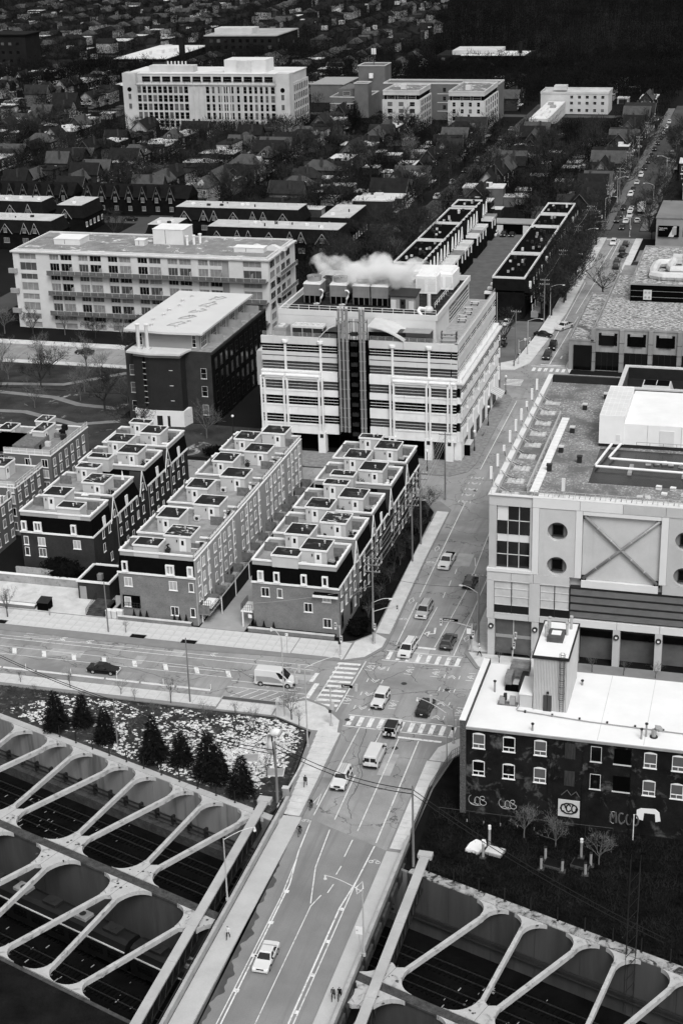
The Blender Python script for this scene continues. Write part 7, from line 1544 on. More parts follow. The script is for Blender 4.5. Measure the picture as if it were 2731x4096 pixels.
# street and garden trees beyond
WOOD = lambda x, y: x > -205-(y-860)*.16 and y > 800
ts = []
for xs in streets:
    for side in (-1,1):
        y = 514
        while y < 1000:
            ts.append((xs+side*rnd.uniform(6.5,9),y+rnd.uniform(-2,2),0)); y += rnd.uniform(8,15)
for xs in (-84,-151,-218,-332,-404,-476):
    for k in range(60): ts.append((xs+rnd.uniform(-17,17), rnd.uniform(512,1000),1))
for k in range(40): ts.append((rnd.uniform(-128,-103), rnd.uniform(402,500),2))
for k in range(40): ts.append((rnd.uniform(-60.5,-55), rnd.uniform(400,500),3))
for k in range(12): ts.append((rnd.uniform(-290,-196), rnd.uniform(470,505),4))
for k in range(30): ts.append((rnd.uniform(-225,-120), rnd.uniform(690,712),5))
ok = []
HS = [(a,b) for a,b,_,_ in spots]
for (x,y,k) in ts:
    if not vis(x,y,6)[0]: continue
    if k in (0,1) and not free(x,y,2): continue
    if k in (1,) and any(abs(x-a) < 4 and abs(y-b) < 5.5 for a,b in HS): continue
    if k == 0 and -54 < x < -43: continue
    if any(a-1 < x < b+1 and c-1 < y < d+1 for a,b,c,d in ((-102,-88,410,500),(-141.5,-129,472,495),(-173,-128,454,467),(-262,-223,454,497))): continue
    ok.append((x,y,k))
ok.sort(key=lambda q: q[1])
tn = {0:'kerbside tree up the',1:'garden tree up the lane',2:'tree of the thicket behind the laboratory',3:'tree in the gardens of the dark roofed row',4:'tree beside the rows with pale roofs',5:'tree before the factory and mill lofts'}
GN = {0:'kerbside trees beyond the crossroads',1:'garden trees behind the houses',2:'trees of the thicket behind the laboratory',3:'garden trees of the dark roofed row',4:'trees beside the pale roofed rows',5:'trees before the lofts'}
NT = 285
for i, (x,y,k) in enumerate(ok[:NT]):
    c = {0:lambda: ('left' if min(streets,key=lambda q: abs(q-x)) > x else 'right')+' side of '+street_name(min(streets,key=lambda q: abs(q-x))),1:lambda: {-84:'behind the avenue',-151:'behind the second street',-218:'behind the third street'}.get(min((-84,-151,-218,-332,-404,-476),key=lambda q: abs(q-x)),'at the far left')}.get(k,lambda: 'from the front')()
    s = rnd.uniform(.7,1.3)*(1.2 if k == 1 else 1); m = TREESP[i % 2] if rnd.random() < .18 else TREES[rnd.randrange(6)]
    tree(m, x, y, 0, s, (nxt('t',k,c)+(' tall' if s > 1.05 else ' low' if s < .85 else '')+(' pale' if m in TREESP else '')+' bare '+tn[k]+(c and ' '+c)), GN[k])
# the rest, and the wooded park at the upper right, read as one mass
rest = ok[NT:]+[(x,y,9) for x,y in ((rnd.uniform(-480,-62),rnd.uniform(512,900)) for _ in range(2600)) if vis(x,y,6)[0] and free(x,y,2) and not any(abs(x-a) < 3.6 and abs(y-b) < 5 for a,b in HS) and abs(x+117.5) > 4]+[(x,y,9) for x,y in ((rnd.uniform(-205,-106),rnd.uniform(396,450)) for _ in range(60))]
ww = []
for k in range(5200):
    y = 800+700*rnd.random(); x = rnd.uniform(-330,-40)
    if WOOD(x,y) and free(x,y,1) and not (-54 < x < -43 and y < 900): ww.append((x,y))
for k in range(5000):
    y = 850+650*rnd.random(); x = rnd.uniform(-800,-150)
    if not WOOD(x,y) and free(x,y,1): ww.append((x,y))
ww = [(x,y) for x,y in ww if vis(x,y,6)[0]]
rs = np.random.RandomState(5); VV = []; FF = 0
allp = [(x,y,1.0) for x,y,_ in rest]+[(x,y,1.0) for x,y in ww]
for (x,y,s) in allp:
    n = 70 if y > 1000 else 150 if y > 700 else 260; h = rs.uniform(8,14)*(1 if y > 800 else .8); R = rs.uniform(2.6,4.2)
    u = rs.normal(size=(n,3)); u /= np.linalg.norm(u,axis=1)[:,None]; rr = rs.rand(n)**.45
    p = u*rr[:,None]*np.array([R,R,h*.36])+np.array([x,y,h*.62]); d = u*.5+rs.normal(size=(n,3))*.35+np.array([0,0,.4]); d *= rs.uniform(.7,1.7,size=n)[:,None]
    sd = np.cross(d, rs.normal(size=(n,3))); sd /= np.linalg.norm(sd,axis=1)[:,None]+1e-6; sd *= .14 if y > 800 else .085
    VV.append(np.stack([p-sd,p+sd,p+d],1).reshape(-1,3))
    VV.append(np.array([[x-.13,y,0],[x+.13,y,0],[x,y,h*.8]]))
VV = np.concatenate(VV).astype(np.float32); nv = len(VV)
me = bpy.data.meshes.new('bare_woodland'); me.vertices.add(nv); me.vertices.foreach_set('co', VV.ravel()); me.loops.add(nv); me.loops.foreach_set('vertex_index', np.arange(nv,dtype=np.int32)); me.polygons.add(nv//3); me.polygons.foreach_set('loop_start', np.arange(0,nv,3,dtype=np.int32)); me.polygons.foreach_set('loop_total', np.full(nv//3,3,dtype=np.int32)); me.materials.append(M('far_twigs', .018, .95, .6, .012)); me.update(); me.validate()
tag(link('bare_woodland', me), 'dark bare woodland and far street trees along the top of the picture', 'woodland', kind='stuff')
print('woodland tris', nv//3, 'trees', len(ok))
# dead leaves and tufts on the banks
def tufts(name, label, poly, n, m, lo, hi, wd):
    xs = [p[0] for p in poly]; ys = [p[1] for p in poly]; mb = MB()
    def inside(x,y):
        c = False
        for i in range(len(poly)):
            (a,b),(d,e) = poly[i],poly[i-1]
            if (b > y) != (e > y) and x < (d-a)*(y-b)/(e-b)+a: c = not c
        return c
    while n > 0:
        x = rnd.uniform(min(xs),max(xs)); y = rnd.uniform(min(ys),max(ys))
        if not inside(x,y): n -= .2; continue
        n -= 1
        for k in range(3): a = rnd.uniform(0,6.28); h = rnd.uniform(lo,hi); mb.add([(x-wd*math.sin(a),y+wd*math.cos(a),.08),(x+wd*math.sin(a),y-wd*math.cos(a),.08),(x+math.cos(a)*h,y+math.sin(a)*h,.08+h*rnd.uniform(.2,1))],[(0,1,2)])
    tag(mb.build(name, m), label, 'grass', kind='stuff')
tufts('grass', 'dead grass and leaf tufts on the snowy bank', [(-108,183.6),(-100,175.6),tr(6,.6),(-56.8,164),(-57.8,179.5),(-63,182.5),(-71,182.4)], 9000, M('dead_grass', .06, .95, .5, .5), .08, .3, .06)
tufts('undergrowth', 'dark brush and weeds on the bank below the brick mill', [tr(28,.6), tr(66,.6), (4,164.6), (-33,164.6), (-36.5,170)], 9000, M('dark_brush', .022, .95, .7, .35), .15, .7, .07)
# thawing snow lying between the tufts, thickest around the bent pipe
mb = MB(); i = 0
for c in range(420):
    q = rnd.random(); cx, cy_ = (rnd.gauss(-63,3.4),rnd.gauss(172,3.2)) if c < 130 else (-60-40*q**1.7,rnd.uniform(164,182.5))
    cr_ = rnd.uniform(.3,1.3)
    for j in range(int(14*cr_)+5):
        x, y = cx+rnd.gauss(0,cr_), cy_+rnd.gauss(0,cr_*.7); u = (x-TO[0])*math.sin(-TA)+(y-TO[1])*math.cos(TA); i += 1
        if u < .8 or x > -57.8 or y > 182.4+min(0,(-63-x)*.45) : continue
        n = rnd.randint(5,7); r = rnd.uniform(.05,.34); a0 = rnd.uniform(0,6); mb.quad(*[(x+r*rnd.uniform(.35,1.4)*math.cos(a0+2*PI*k/n),y+r*rnd.uniform(.35,1.2)*math.sin(a0+2*PI*k/n),.104+.000006*i) for k in range(n)])
tag(mb.build('snow', M('thawing_snow', .6, .9, .3, 1.5)), 'thawing snow scattered over the bank, thickest round the bent pipe', 'snow', kind='stuff')
# ================================================================ vehicles
PAINTS = {'white':M('car_paint_white', .55, .25, .03, spec=.6), 'black':M('car_paint_black', .008, .15, .1, spec=.6), 'grey':M('car_paint_grey', .09, .25, .1, spec=.6), 'silver':M('car_paint_silver', .42, .25, .06, spec=.6, metal=.3), 'dark':M('car_paint_dark', .025, .2, .1, spec=.6)}
TYRE = M('tyre', .012, .9, .2, 3); RIM = M('wheel_rim', .3, .4, .1, spec=.5); LAMP = M('lamp_lens', .75, .15, .05, spec=.6); TAIL = M('tail_lens', .06, .2, .1, spec=.6); PLATE = M('number_plate', .6, .5, .1); PLASTIC = M('black_trim', .015, .6, .2); CGLASS = M('car_glass', .012, .05, .2, spec=.7)
def lerp(a, b, t): return a+(b-a)*t
def wheel_mesh(r, wd):
    k = ('wheel',r,wd)
    if k not in WIN:
        mb = MB(); mb.tube([(-wd/2,0,0),(wd/2,0,0)], r, 14); a = mb.mesh('tyre', TYRE)
        mb = MB(); mb.tube([(-wd/2-.012,0,0),(wd/2+.012,0,0)], r*.62, 10); b = mb.mesh('rim', RIM); WIN[k] = (a,b)
    return WIN[k]
SPEC = dict(
 sedan=dict(L=4.75,W=1.82,H=1.45,belt=.93,hood=.86,deck=.98,cab=(-1.75,1.05),roof=(-.95,.25),r=.33),
 suv=dict(L=4.6,W=1.88,H=1.72,belt=1.08,hood=1.02,deck=1.08,cab=(-2.2,.95),roof=(-1.95,.3),r=.37),
 minivan=dict(L=5.0,W=1.98,H=1.78,belt=1.1,hood=1.0,deck=1.1,cab=(-2.42,1.55),roof=(-2.2,.55),r=.34),
 jeep=dict(L=4.3,W=1.82,H=1.86,belt=1.14,hood=1.12,deck=1.14,cab=(-2.05,.55),roof=(-1.98,.3),r=.41),
 fj=dict(L=4.6,W=1.9,H=1.82,belt=1.18,hood=1.1,deck=1.18,cab=(-2.2,.75),roof=(-2.1,.45),r=.4),
 van=dict(L=5.6,W=2.0,H=2.05,belt=1.2,hood=1.1,deck=1.2,cab=(-2.75,2.0),roof=(-2.7,1.1),r=.36),
 transit=dict(L=6.0,W=2.06,H=2.6,belt=1.3,hood=1.18,deck=1.3,cab=(-2.95,2.2),roof=(-2.9,1.0),r=.36),
 pickup=dict(L=5.8,W=2.0,H=1.9,belt=1.15,hood=1.12,deck=1.15,cab=(-.75,1.35),roof=(-.6,.55),r=.4))
def vehicle(kind, paint, x, y, rz, label, cat='car', full=True, group=None, roofc=None, extra=()):
    s = SPEC[kind]; L, W, H = s['L'], s['W'], s['H']; P = PAINTS[paint]
    t = thing(dict(sedan='car',suv='sport_utility_vehicle',minivan='minivan',jeep='off_road_car',fj='off_road_car',van='cargo_van',transit='delivery_van',pickup='pickup_truck')[kind], label, cat, (x,y,.0), rz, group)
    b, hd, dk = s['belt'], s['hood'], s['deck']; (c0,c1), (r0,r1) = s['cab'], s['roof']; f = L/2
    prof = [(-f+.08,.28),(f-.12,.26),(f,.42),(f-.02,.68),(f-.12,hd-.1),(c1+.25,hd),(c1-.05,b),(c0,b if kind != 'pickup' else b),(-f+.06,dk-.03),(-f,dk-.2),(-f,.5)]
    key = ('body',kind,paint)
    if key not in WIN:
        mb = MB(); n = len(prof); cy = .6; sl = []
        for xx, k in ((-W/2,.9),(-W/2+.1,1.0),(W/2-.1,1.0),(W/2,.9)):
            sl.append([(xx, p[0]*(1 if k == 1 else .975), cy+(p[1]-cy)*(1 if k == 1 else .86)) for p in prof])
        vs = [q for r_ in sl for q in r_]; fs = [tuple(range(n)), tuple(range(4*n-1,3*n-1,-1))]
        for i in range(3):
            for j in range(n): fs.append((i*n+j,(i+1)*n+j,(i+1)*n+(j+1)%n,i*n+(j+1)%n))
        mb.add(vs, fs)
        if kind == 'pickup': mb = MB().add(vs, fs)
        WIN[key] = mb.mesh('body', P)
    bd = link('body', WIN[key], t)
    if kind == 'pickup':
        bx('cargo_bed', BLACK, t, -W/2+.14,-f+.1,b-.02,W/2-.14,c0-.08,b+.012)
        for xx in (-W/2+.06,W/2-.14): bx('bed_rail', P, t, xx,-f+.05,b-.05,xx+.08,c0-.05,b+.1)
    # cabin
    B = (-W/2+.06,c0,W/2-.06,c1); T = (-W/2+.24,r0,W/2-.24,r1) if kind not in ('van','transit','jeep') else (-W/2+.13,r0,W/2-.13,r1)
    zt = H-.07
    key = ('cabin',kind,paint,roofc)
    if key not in WIN:
        mb = MB(); mb.frus(B,b-.05,T,zt); mb.k = 1; mb.frus((T[0]-.01,T[1]-.01,T[2]+.01,T[3]+.01),zt,(T[0]+.1,T[1]+.08,T[2]-.1,T[3]-.1),H); WIN[key] = mb.mesh('cabin', [P, PAINTS.get(roofc, P)])
    cb_ = link('cabin', WIN[key], t)
    def side_pt(sx, yy, h):     # point on the cabin side at length fraction and height fraction
        xb = B[2] if sx > 0 else B[0]; xt = T[2] if sx > 0 else T[0]
        return Vector((lerp(xb,xt,h)+sx*.012, lerp(lerp(B[1],B[3],yy),lerp(T[1],T[3],yy),h), lerp(b-.05,zt,h)))
    def pane(name, pts, m=CGLASS):
        key = (name,kind,tuple(tuple(round(c,2) for c in p) for p in pts))
        if key not in WIN: mb = MB(); c = sum(pts,Vector())/len(pts); nrm = (pts[1]-pts[0]).cross(pts[2]-pts[0]).normalized()*.01; mb.add([p for p in pts]+[p-nrm*2 for p in pts],[tuple(range(len(pts))),tuple(range(2*len(pts)-1,len(pts)-1,-1))]); WIN[key] = mb.mesh(name, m)
        return link(name, WIN[key], t)
    def fr(name, yb, yt, dy):
        x0b, x1b, x0t, x1t = B[0]+.1, B[2]-.1, T[0]+.08, T[2]-.08; z0, z1 = lerp(b-.05,zt,.12), lerp(b-.05,zt,.92)
        ya, yz = lerp(yb,yt,.12)+dy, lerp(yb,yt,.92)+dy
        q = [Vector((x0b,ya,z0)),Vector((x1b,ya,z0)),Vector((x1t,yz,z1)),Vector((x0t,yz,z1))]
        if dy > 0: q = q[::-1]
        pane(name, q)
    fr('windscreen', B[3], T[3], .015)
    if 'no_rear' not in extra: fr('rear_window', B[1], T[1], -.015)
    spans = {'sedan':[(.08,.46),(.52,.93)],'suv':[(.05,.3),(.34,.62),(.66,.95)],'minivan':[(.04,.33),(.36,.64),(.68,.96)],'jeep':[(.05,.4),(.46,.92)],'fj':[(.08,.35),(.45,.92)],'van':[(.74,.96)],'transit':[(.78,.97)],'pickup':[(.08,.45),(.52,.94)]}[kind]
    for sx in (-1,1):
        for a, c in spans:
            q = [side_pt(sx,a,.14),side_pt(sx,c,.14),side_pt(sx,c-.03,.88),side_pt(sx,a+.02,.88)]
            pane('side_window', q if sx > 0 else q[::-1])
    r = s['r']; wm, rm = wheel_mesh(r,.24)
    for sx in (-1,1):
        for yy in (-f+.95 if kind not in ('jeep','fj') else -f+.8, f-.95 if kind not in ('jeep','fj') else f-.75):
            wo = link('wheel', wm, t, (sx*(W/2-.11),yy,r)); link('rim', rm, wo)
    hl = ('hl',kind)
    if hl not in WIN:
        WIN[hl] = MB().box(-.2,-.04,-.08,.2,.05,.08).mesh('headlight', LAMP); WIN['tl',kind] = MB().box(-.12,-.05,-.16,.12,.05,.16).mesh('tail_light', TAIL); WIN['bm',kind] = MB().box(-W/2+.04,-.1,-.12,W/2-.04,.1,.12).mesh('bumper', PLASTIC if kind in ('jeep','fj','van') else P); WIN['gr',kind] = MB().box(-.42,-.03,-.12,.42,.04,.12).mesh('grille', PLASTIC); WIN['pl',kind] = MB().box(-.16,-.02,-.06,.16,.02,.06).mesh('number_plate', PLATE); WIN['mi',kind] = MB().box(-.1,-.06,-.07,.1,.06,.07).mesh('mirror', PLASTIC)
    for sx in (-1,1):
        link('headlight', WIN[hl], t, (sx*(W/2-.32),f-.06,hd-.22 if kind != 'jeep' else hd-.26)); link('tail_light', WIN['tl',kind], t, (sx*(W/2-.16),-f+.02,dk-.22 if kind in ('sedan','pickup') else b+.02))
        if full: link('mirror', WIN['mi',kind], t, (sx*(W/2+.06),c1-.45,b+.06))
    if full:
        link('grille', WIN['gr',kind], t, (0,f-.02,hd-.28)); link('bumper', WIN['bm',kind], t, (0,f-.04,.45)); link('bumper', WIN['bm',kind], t, (0,-f+.04,.48))
        link('number_plate', WIN['pl',kind], t, (0,f+.07,.5)); link('number_plate', WIN['pl',kind], t, (0,-f-.07,.7))
        for sx in (-1,1): bx('door_handle', PLASTIC, t, sx*(W/2-.01)-.01,c0+1.0,.75,sx*(W/2-.01)+.015,c0+1.2,.8)
        for sx in (-1,1): bx('sill_trim', PLASTIC, t, sx*(W/2)-.02,-f+1.4,.28,sx*(W/2)+.012,f-1.4,.42)
    for sx in (-1,1):
        for yy in (-f+.95 if kind not in ('jeep','fj') else -f+.8, f-.95 if kind not in ('jeep','fj') else f-.75):
            ka = ('arch',kind)
            if ka not in WIN: WIN[ka] = MB().tube([(-.06,0,0),(.06,0,0)], r+.07, 14).mesh('wheel_arch', PLASTIC)
            link('wheel_arch', WIN[ka], t, (sx*(W/2-.045),yy,r+.02))
    if 'rails' in extra:
        for sx in (-1,1): bx('roof_rail', PLASTIC, t, sx*(T[2]-.12)-.025,r0+.15,H,sx*(T[2]-.12)+.025,r1-.2,H+.06)
    if 'spare' in extra:
        mb = MB(); mb.tube([(0,-f-.22,.95),(0,-f+.02,.95)], .38, 14); sp = mb.build('spare_wheel', TYRE, t); mb = MB(); mb.tube([(0,-f-.235,.95),(0,-f-.2,.95)], .2, 10); mb.build('spare_rim', RIM, sp)
    if 'stripes' in extra:
        for k in range(3): bx('roof_stripe', GREYM, t, -.35+k*.28,r0+.1,H,-.2+k*.28,r1-.1,H+.008)
    if 'band' in extra:
        for sx in (-1,1): mb = MB(); mb.extx([(-2.7,.75),(1.4,.75),(.8,1.3),(-.2,1.62),(-2.7,1.6)], sx*1.035-.01, sx*1.035+.01); mb.build('livery_band', GREYM, t)
    if 'sunroof' in extra: bx('sunroof', CGLASS, t, T[0]+.2,r0+.3,H,T[2]-.2,r1-.2,H+.01)
    if 'vanback' in extra:
        for sx in (-.42,.42): bx('rear_door_window', CGLASS, t, sx-.34,-f-.03,1.25,sx+.34,-f+.06,1.75)
    if 'cap' in extra: mb = MB(); mb.frus((-W/2+.1,-f+.1,W/2-.1,c0),b,(-W/2+.25,-f+.2,W/2-.25,c0),H-.1); mb.build('bed_cap', P, t)
    return t
N, Sd, E_, W_ = 0, PI, -PI/2, PI/2      # headings: away, towards, right, left
vehicle('sedan','white',-48.05,132.0,Sd+.02,'white sedan driving towards the viewer on the bridge')
vehicle('fj','white',-49.6,168.7,Sd,'white off road car with a striped roof at the bridge end', extra=('stripes',))
vehicle('van','white',-46.8,175.4,N,'white cargo van with rear windows heading into the crossing','van', extra=('vanback','no_rear'))
vehicle('jeep','white',-46.2,182.9,N,'white off road car with a black soft top and spare wheel on the near crosswalk', roofc='black', extra=('spare',))
vehicle('jeep','white',-49.8,190.3,Sd-.05,'white boxy off road car facing the viewer inside the crossing')
vehicle('suv','black',-43.1,189.6,N-.03,'black car with a dark glass roof heading away inside the crossing', extra=('sunroof',))
vehicle('minivan','white',-49.6,206.6,Sd-.06,'white minivan stopped on the far crosswalk', 'minivan', extra=('rails',))
vehicle('minivan','silver',-50.1,220.2,Sd-.03,'pale minivan waiting behind the one on the far crosswalk', 'minivan', extra=('rails',))
vehicle('suv','grey',-44.1,210.3,N-.02,'grey car leaving the crossing beside the pavement of the panelled building', extra=('sunroof',))
vehicle('pickup','white',-50.5,239.8,Sd-.04,'white pickup truck coming down the avenue', 'pickup')
vehicle('suv','grey',-45.0,232.5,N-.03,'grey car going up the avenue opposite the white pickup', extra=('rails',))
vehicle('transit','white',-66.2,192.6,E_+.03,'white high roof delivery van with a grey side band waiting at the west arm', 'van', extra=('band','no_rear'))
vehicle('sedan','black',-92.6,190.6,E_+.02,'black sedan in the kerb lane beside the snowy bank')
# farther vehicles
fv = [('sedan','white',-66.6,392,2.9,'white car parked in the small lot beside the dark gable'),('sedan','dark',-66.5,377,1.4,'dark car parked under the spreading tree in the small lot'),('sedan','dark',-65.5,372,1.4,'dark car parked nearest the street in the small lot'),
 ('sedan','black',-55.6,382.6,-1.9,'black sedan turning out of the small lot'),('jeep','black',-51.7,372,Sd,'black boxy off road car waiting at the far crossing'),('suv','dark',-51.9,364,Sd,'dark car first in line at the far crossing'),('pickup','white',-51.5,390.6,Sd-.5,'white pickup with a covered bed rounding the bend'),
 ('suv','white',-49.9,490,Sd,'white car coming through the crossroads'),('suv','dark',-45.9,488.5,N,'dark car first in the queue at the crossroads'),('suv','dark',-46.1,481,N,'dark car second in the queue at the crossroads'),('sedan','black',-45.2,473.4,N-.3,'black sedan third in the queue at the crossroads'),('suv','dark',-46.0,465.2,N,'dark car fourth in the queue at the crossroads'),('suv','dark',-45.6,458.6,N,'dark car last in the queue at the crossroads'),
 ('sedan','dark',-40.3,461.5,Sd,'dark car parked at the mouth of the rental lot'),('suv','dark',-40.1,453.8,Sd,'dark car parked nearer in the rental lot'),('suv','dark',-35.3,479,Sd,'dark car parked under the shop wall'),('suv','black',-30.1,480,Sd,'black car parked beside the roadside sign'),
 ('sedan','dark',-49.6,513,Sd,'dark car just beyond the crossroads'),('sedan','white',-49.4,523,Sd,'white car second beyond the crossroads'),('sedan','white',-45.8,524.5,N,'white car leaving the crossroads'),('suv','white',-49.1,532,Sd,'white car third beyond the crossroads'),('sedan','white',-49.7,540.5,Sd,'white car fourth beyond the crossroads'),
 ('suv','dark',-52.4,523.5,Sd,'dark car parked first along the avenue kerb'),('suv','dark',-52.4,531.5,Sd,'dark car parked second along the avenue kerb'),('sedan','dark',-52.5,545,Sd,'dark car parked third along the avenue kerb'),('sedan','grey',-49.9,549,Sd,'grey car behind the white ones on the avenue'),('sedan','white',-59.6,518,2.6,'white car parked on the forecourt left of the avenue'),('sedan','silver',-57.0,518.4,2.6,'silver car parked on the forecourt left of the avenue'),
 ('suv','white',-88.7,497,Sd,'white car parked in the lane between the dark rows'),('suv','dark',-85.8,497.2,Sd,'dark car parked in the lane between the dark rows'),('sedan','dark',-83.2,497.6,Sd,'second dark car in the lane between the dark rows'),
 ('suv','white',-52.5,569,Sd,'white car parked far up the avenue'),('sedan','dark',-52.6,579,Sd,'dark car parked far up the avenue'), 
 ('sedan','dark',-165.8,347.5,W_,'dark car passing on the park street'),('sedan','white',-210.8,476,.4,'white car parked in the lane behind the condominium'),('sedan','dark',-206.8,470,.4,'dark car parked in the lane behind the condominium'),('sedan','dark',-217.8,503,W_,'dark car on the back street near the pale roofed rows')]
for a in fv: vehicle(*a, full=False)
gy = [('sedan','suv')[k % 2] for k in range(22)]
for k in range(16):
    y = 518+k*13+rnd.uniform(-2,2); xx = -120.6 if k % 2 else -114.6
    vehicle(gy[k], rnd.choice(['dark','grey','silver','black','white']), xx, y, Sd if k % 2 else N, ['first','second','third','fourth','fifth','sixth','seventh','eighth'][k//2]+' car parked along the '+('left' if k % 2 else 'right')+' kerb of the second street', full=False, group='cars parked along the second street')
for k in range(22):
    l_ = k % 2; vehicle(rnd.choice(['sedan','suv']), rnd.choice(['dark','grey','silver','white','dark']), -52.5 if l_ else -44.7, 585+k*7.5 if l_ else 556+k*8.5, Sd if l_ else N, ORD[k//2]+' car beyond the box truck along the '+('left' if l_ else 'right')+' kerb of the avenue', full=False, group='cars along the upper avenue')
t = thing('box_truck', 'white box truck standing in the avenue beyond the crossroads', 'truck', (-45.9,541,0)); bx('cargo_box', PAINTS['white'], t, -1.2,-3.6,.9,1.2,1.4,3.5); mb = MB(); mb.extx([(1.5,.5),(3.4,.5),(3.4,1.3),(2.7,2.3),(1.5,2.3)],-1.05,1.05); cb2 = mb.build('cab', PAINTS['white'], t); bx('windscreen', CGLASS, cb2, -.9,2.9,1.4,.9,3.3,2.0); bx('chassis', BLACK, t, -1.0,-3.6,.5,1.0,3.2,.9); bx('roll_door', OFFW, t, -1.1,-3.66,1.0,1.1,-3.6,3.3)
for sx in (-.95,.95):
    for yy in (-2.3,2.4): wm, rm = wheel_mesh(.45,.3); wo = link('wheel', wm, t, (sx,yy,.45)); link('rim', rm, wo)
# ================================================================ poles, lamps, signals and wires
ATT = {}
def pole_thing(name, label, cat, x, y, z=.13, group=None): return thing(name, label, cat, (x,y,z), 0, group)
def utility_pole(key, x, y, h, label, arms=((0,),), dirx=1.0, trans=0, r=.17, z=.13):
    t = pole_thing('utility_pole', label, 'utility pole', x, y, z); cy('pole', WOODP, t, 0,0,0,h,r,8,r*.65)
    for i in range(arms):
        zz = h-.4-i*1.1; a = bx('crossarm', WOODP, t, -1.2,-.07,zz-.07,1.2,.07,zz+.07)
        for k in (-1.1,-.55,.55,1.1): q = MB(); q.cyl(k,0,zz+.07,zz+.28,.06,6); q.build('insulator', PALEM, a)
    for i in range(trans):
        mb = MB(); sx = .55 if i % 2 == 0 else -.5; mb.cyl(sx,.1*i,h-4.3-.4*i,h-3.1-.4*i,.33,12); tr_ = mb.build('transformer', GREYM, t); cy('bushing', PALEM, tr_, sx,.1*i,h-3.1-.4*i,h-2.85-.4*i,.12,8)
    ATT[key] = (Vector((x,y,z)), h); return t
utility_pole('A',-55.4,208.4,14.6,'tall wooden utility pole with triple crossarms at the corner garden',3)
utility_pole('B',-56.5,239.5,13.0,'second wooden utility pole along the avenue gardens',3)
utility_pole('C',-56.7,247.0,13.8,'dark utility pole with two pale transformers along the avenue',2,1.0,2)
utility_pole('D',-56.9,268.6,13.4,'thin wooden utility pole at the lane corner before the laboratory',1)
utility_pole('E',-39.6,211.4,11.8,'dark utility pole on the corner pavement of the panelled building',1)
utility_pole('H',-56.3,162.2,9.0,'wooden pole with thick black cables beside the bridge end',0,1.0,0,.2)
utility_pole('I',-36.3,152.6,11.2,'bare wooden pole where the thick cables cross to the dark bank',0,1.0,0,.17)
utility_pole('G',-97.2,203.0,8.8,'grey pole with a dark base on the pavement before the steps',0,1.0,0,.13)
utility_pole('F',-76.6,184.6,10.3,'slender bare pole on the pavement beside the snowy bank',0,1.0,0,.13)
utility_pole('K',-82.1,171.0,7.2,'leaning dark wooden pole among the conifers',0,1.0,0,.11,.1)
utility_pole('P',-58.6,336.4,12.5,'thin pole at the far crossing before the laboratory',1); utility_pole('Q',-59.0,360.2,12.5,'twin pole beside the small car park',1,1.0,0,.15)
for i, y in enumerate((396,430,462,492)): utility_pole('R%d'%i,-57.5,y,11.5,['first','second','third','fourth'][i]+' utility pole along the dark roofed row pavement',2)
for i, y in enumerate((528,560,594,630,668)): utility_pole('S%d'%i,-55.6,y,11.5,['first','second','third','fourth','fifth'][i]+' utility pole up the avenue beyond the crossroads',2)
WIREM = M('overhead_wire', .3, .5, .1, spec=.4); CABLE = M('black_cable', .01, .7, .2)
def wire(p, q, sag, label, r=.022, m=None, group=None):
    p = Vector(p); q = Vector(q); pts = []
    for i in range(13): t_ = i/12; v = p.lerp(q,t_); v.z -= sag*4*t_*(1-t_); pts.append(v)
    mb = MB(); mb.tube(pts, r, 4); return tag(mb.build('overhead_wire', m or WIREM), label, 'wire', group)
def top(k, dx=0.0, dz=0.0): p, h = ATT[k]; return (p.x+dx, p.y, p.z+h+dz)
chain = ['A','B','D']
for dx in (-1.1,-.55,.55,1.1):
    for dz in (-.15,-1.25):
        nm = {-1.1:'outer left',-.55:'inner left',.55:'inner right',1.1:'outer right'}[dx]+(' upper' if dz > -1 else ' lower')
        wire(top('A',dx,dz), top('B',dx,dz), .5, nm+' wire between the corner pole and the second pole', group='wires along the avenue gardens'); wire(top('B',dx,dz), top('D',dx*.5,dz), .5, nm+' wire between the second pole and the lane pole', group='wires along the avenue gardens')
wire(top('D'), top('P'), 1.2, 'wire passing the laboratory corner up the avenue'); wire(top('D',0,-1), top('P',0,-1), 1.2, 'lower wire passing the laboratory corner up the avenue'); wire(top('P'), top('Q'), .3, 'short wire across the far crossing')
wire(top('A',0,-4), (-61,209.2,6), .3, 'service wire from the corner pole to the brick front'); wire(top('A',0,-3), top('E',0,-2), .8, 'dark wire crossing the avenue above the crosswalk', .025, CABLE); wire(top('A',0,-5), (-75,208.9,4.6), .4, 'pale service wire across the front brick wall')
wire(top('D',0,-2), (-60.5,290,3.6), .2, 'service wire to the laboratory pillar')
for i in range(3): wire(top('R%d'%i), top('R%d'%(i+1)), .7, ['first','second','third'][i]+' wire along the dark roofed row')
for i in range(4): wire(top('S%d'%i), top('S%d'%(i+1)), .6, ['first','second','third','fourth'][i]+' wire up the avenue beyond the crossroads')
wire((-54.5,480,9),(-36,500,9), .7, 'cable slung across the crossroads with a hanging signal')
for k, dz in enumerate((-.3,-.9)):
    n_ = ['upper','lower'][k]
    wire(top('H',0,dz), top('I',0,dz-.2), 1.1, n_+' thick black cable over the road from the wooden pole to the bare pole', .06, CABLE); wire(top('I',0,dz-.2), (-6,138,6-k*.6), 1.0, n_+' thick black cable running off over the dark bank', .06, CABLE)
    wire(top('K',0,-.2-.3*k), top('H',0,dz-1.0), 1.0, n_+' thick black cable over the snowy bank to the wooden pole', .06, CABLE); wire((-118,188,7-k*.4), top('K',0,-.2-.3*k), 1.0, n_+' thick black cable over the left end of the snowy bank', .06, CABLE)
    wire(top('H',-.12,-3+dz), top('H',-.3,dz*.4), -.1, n_+' cable loop bound to the wooden pole', .07, CABLE)
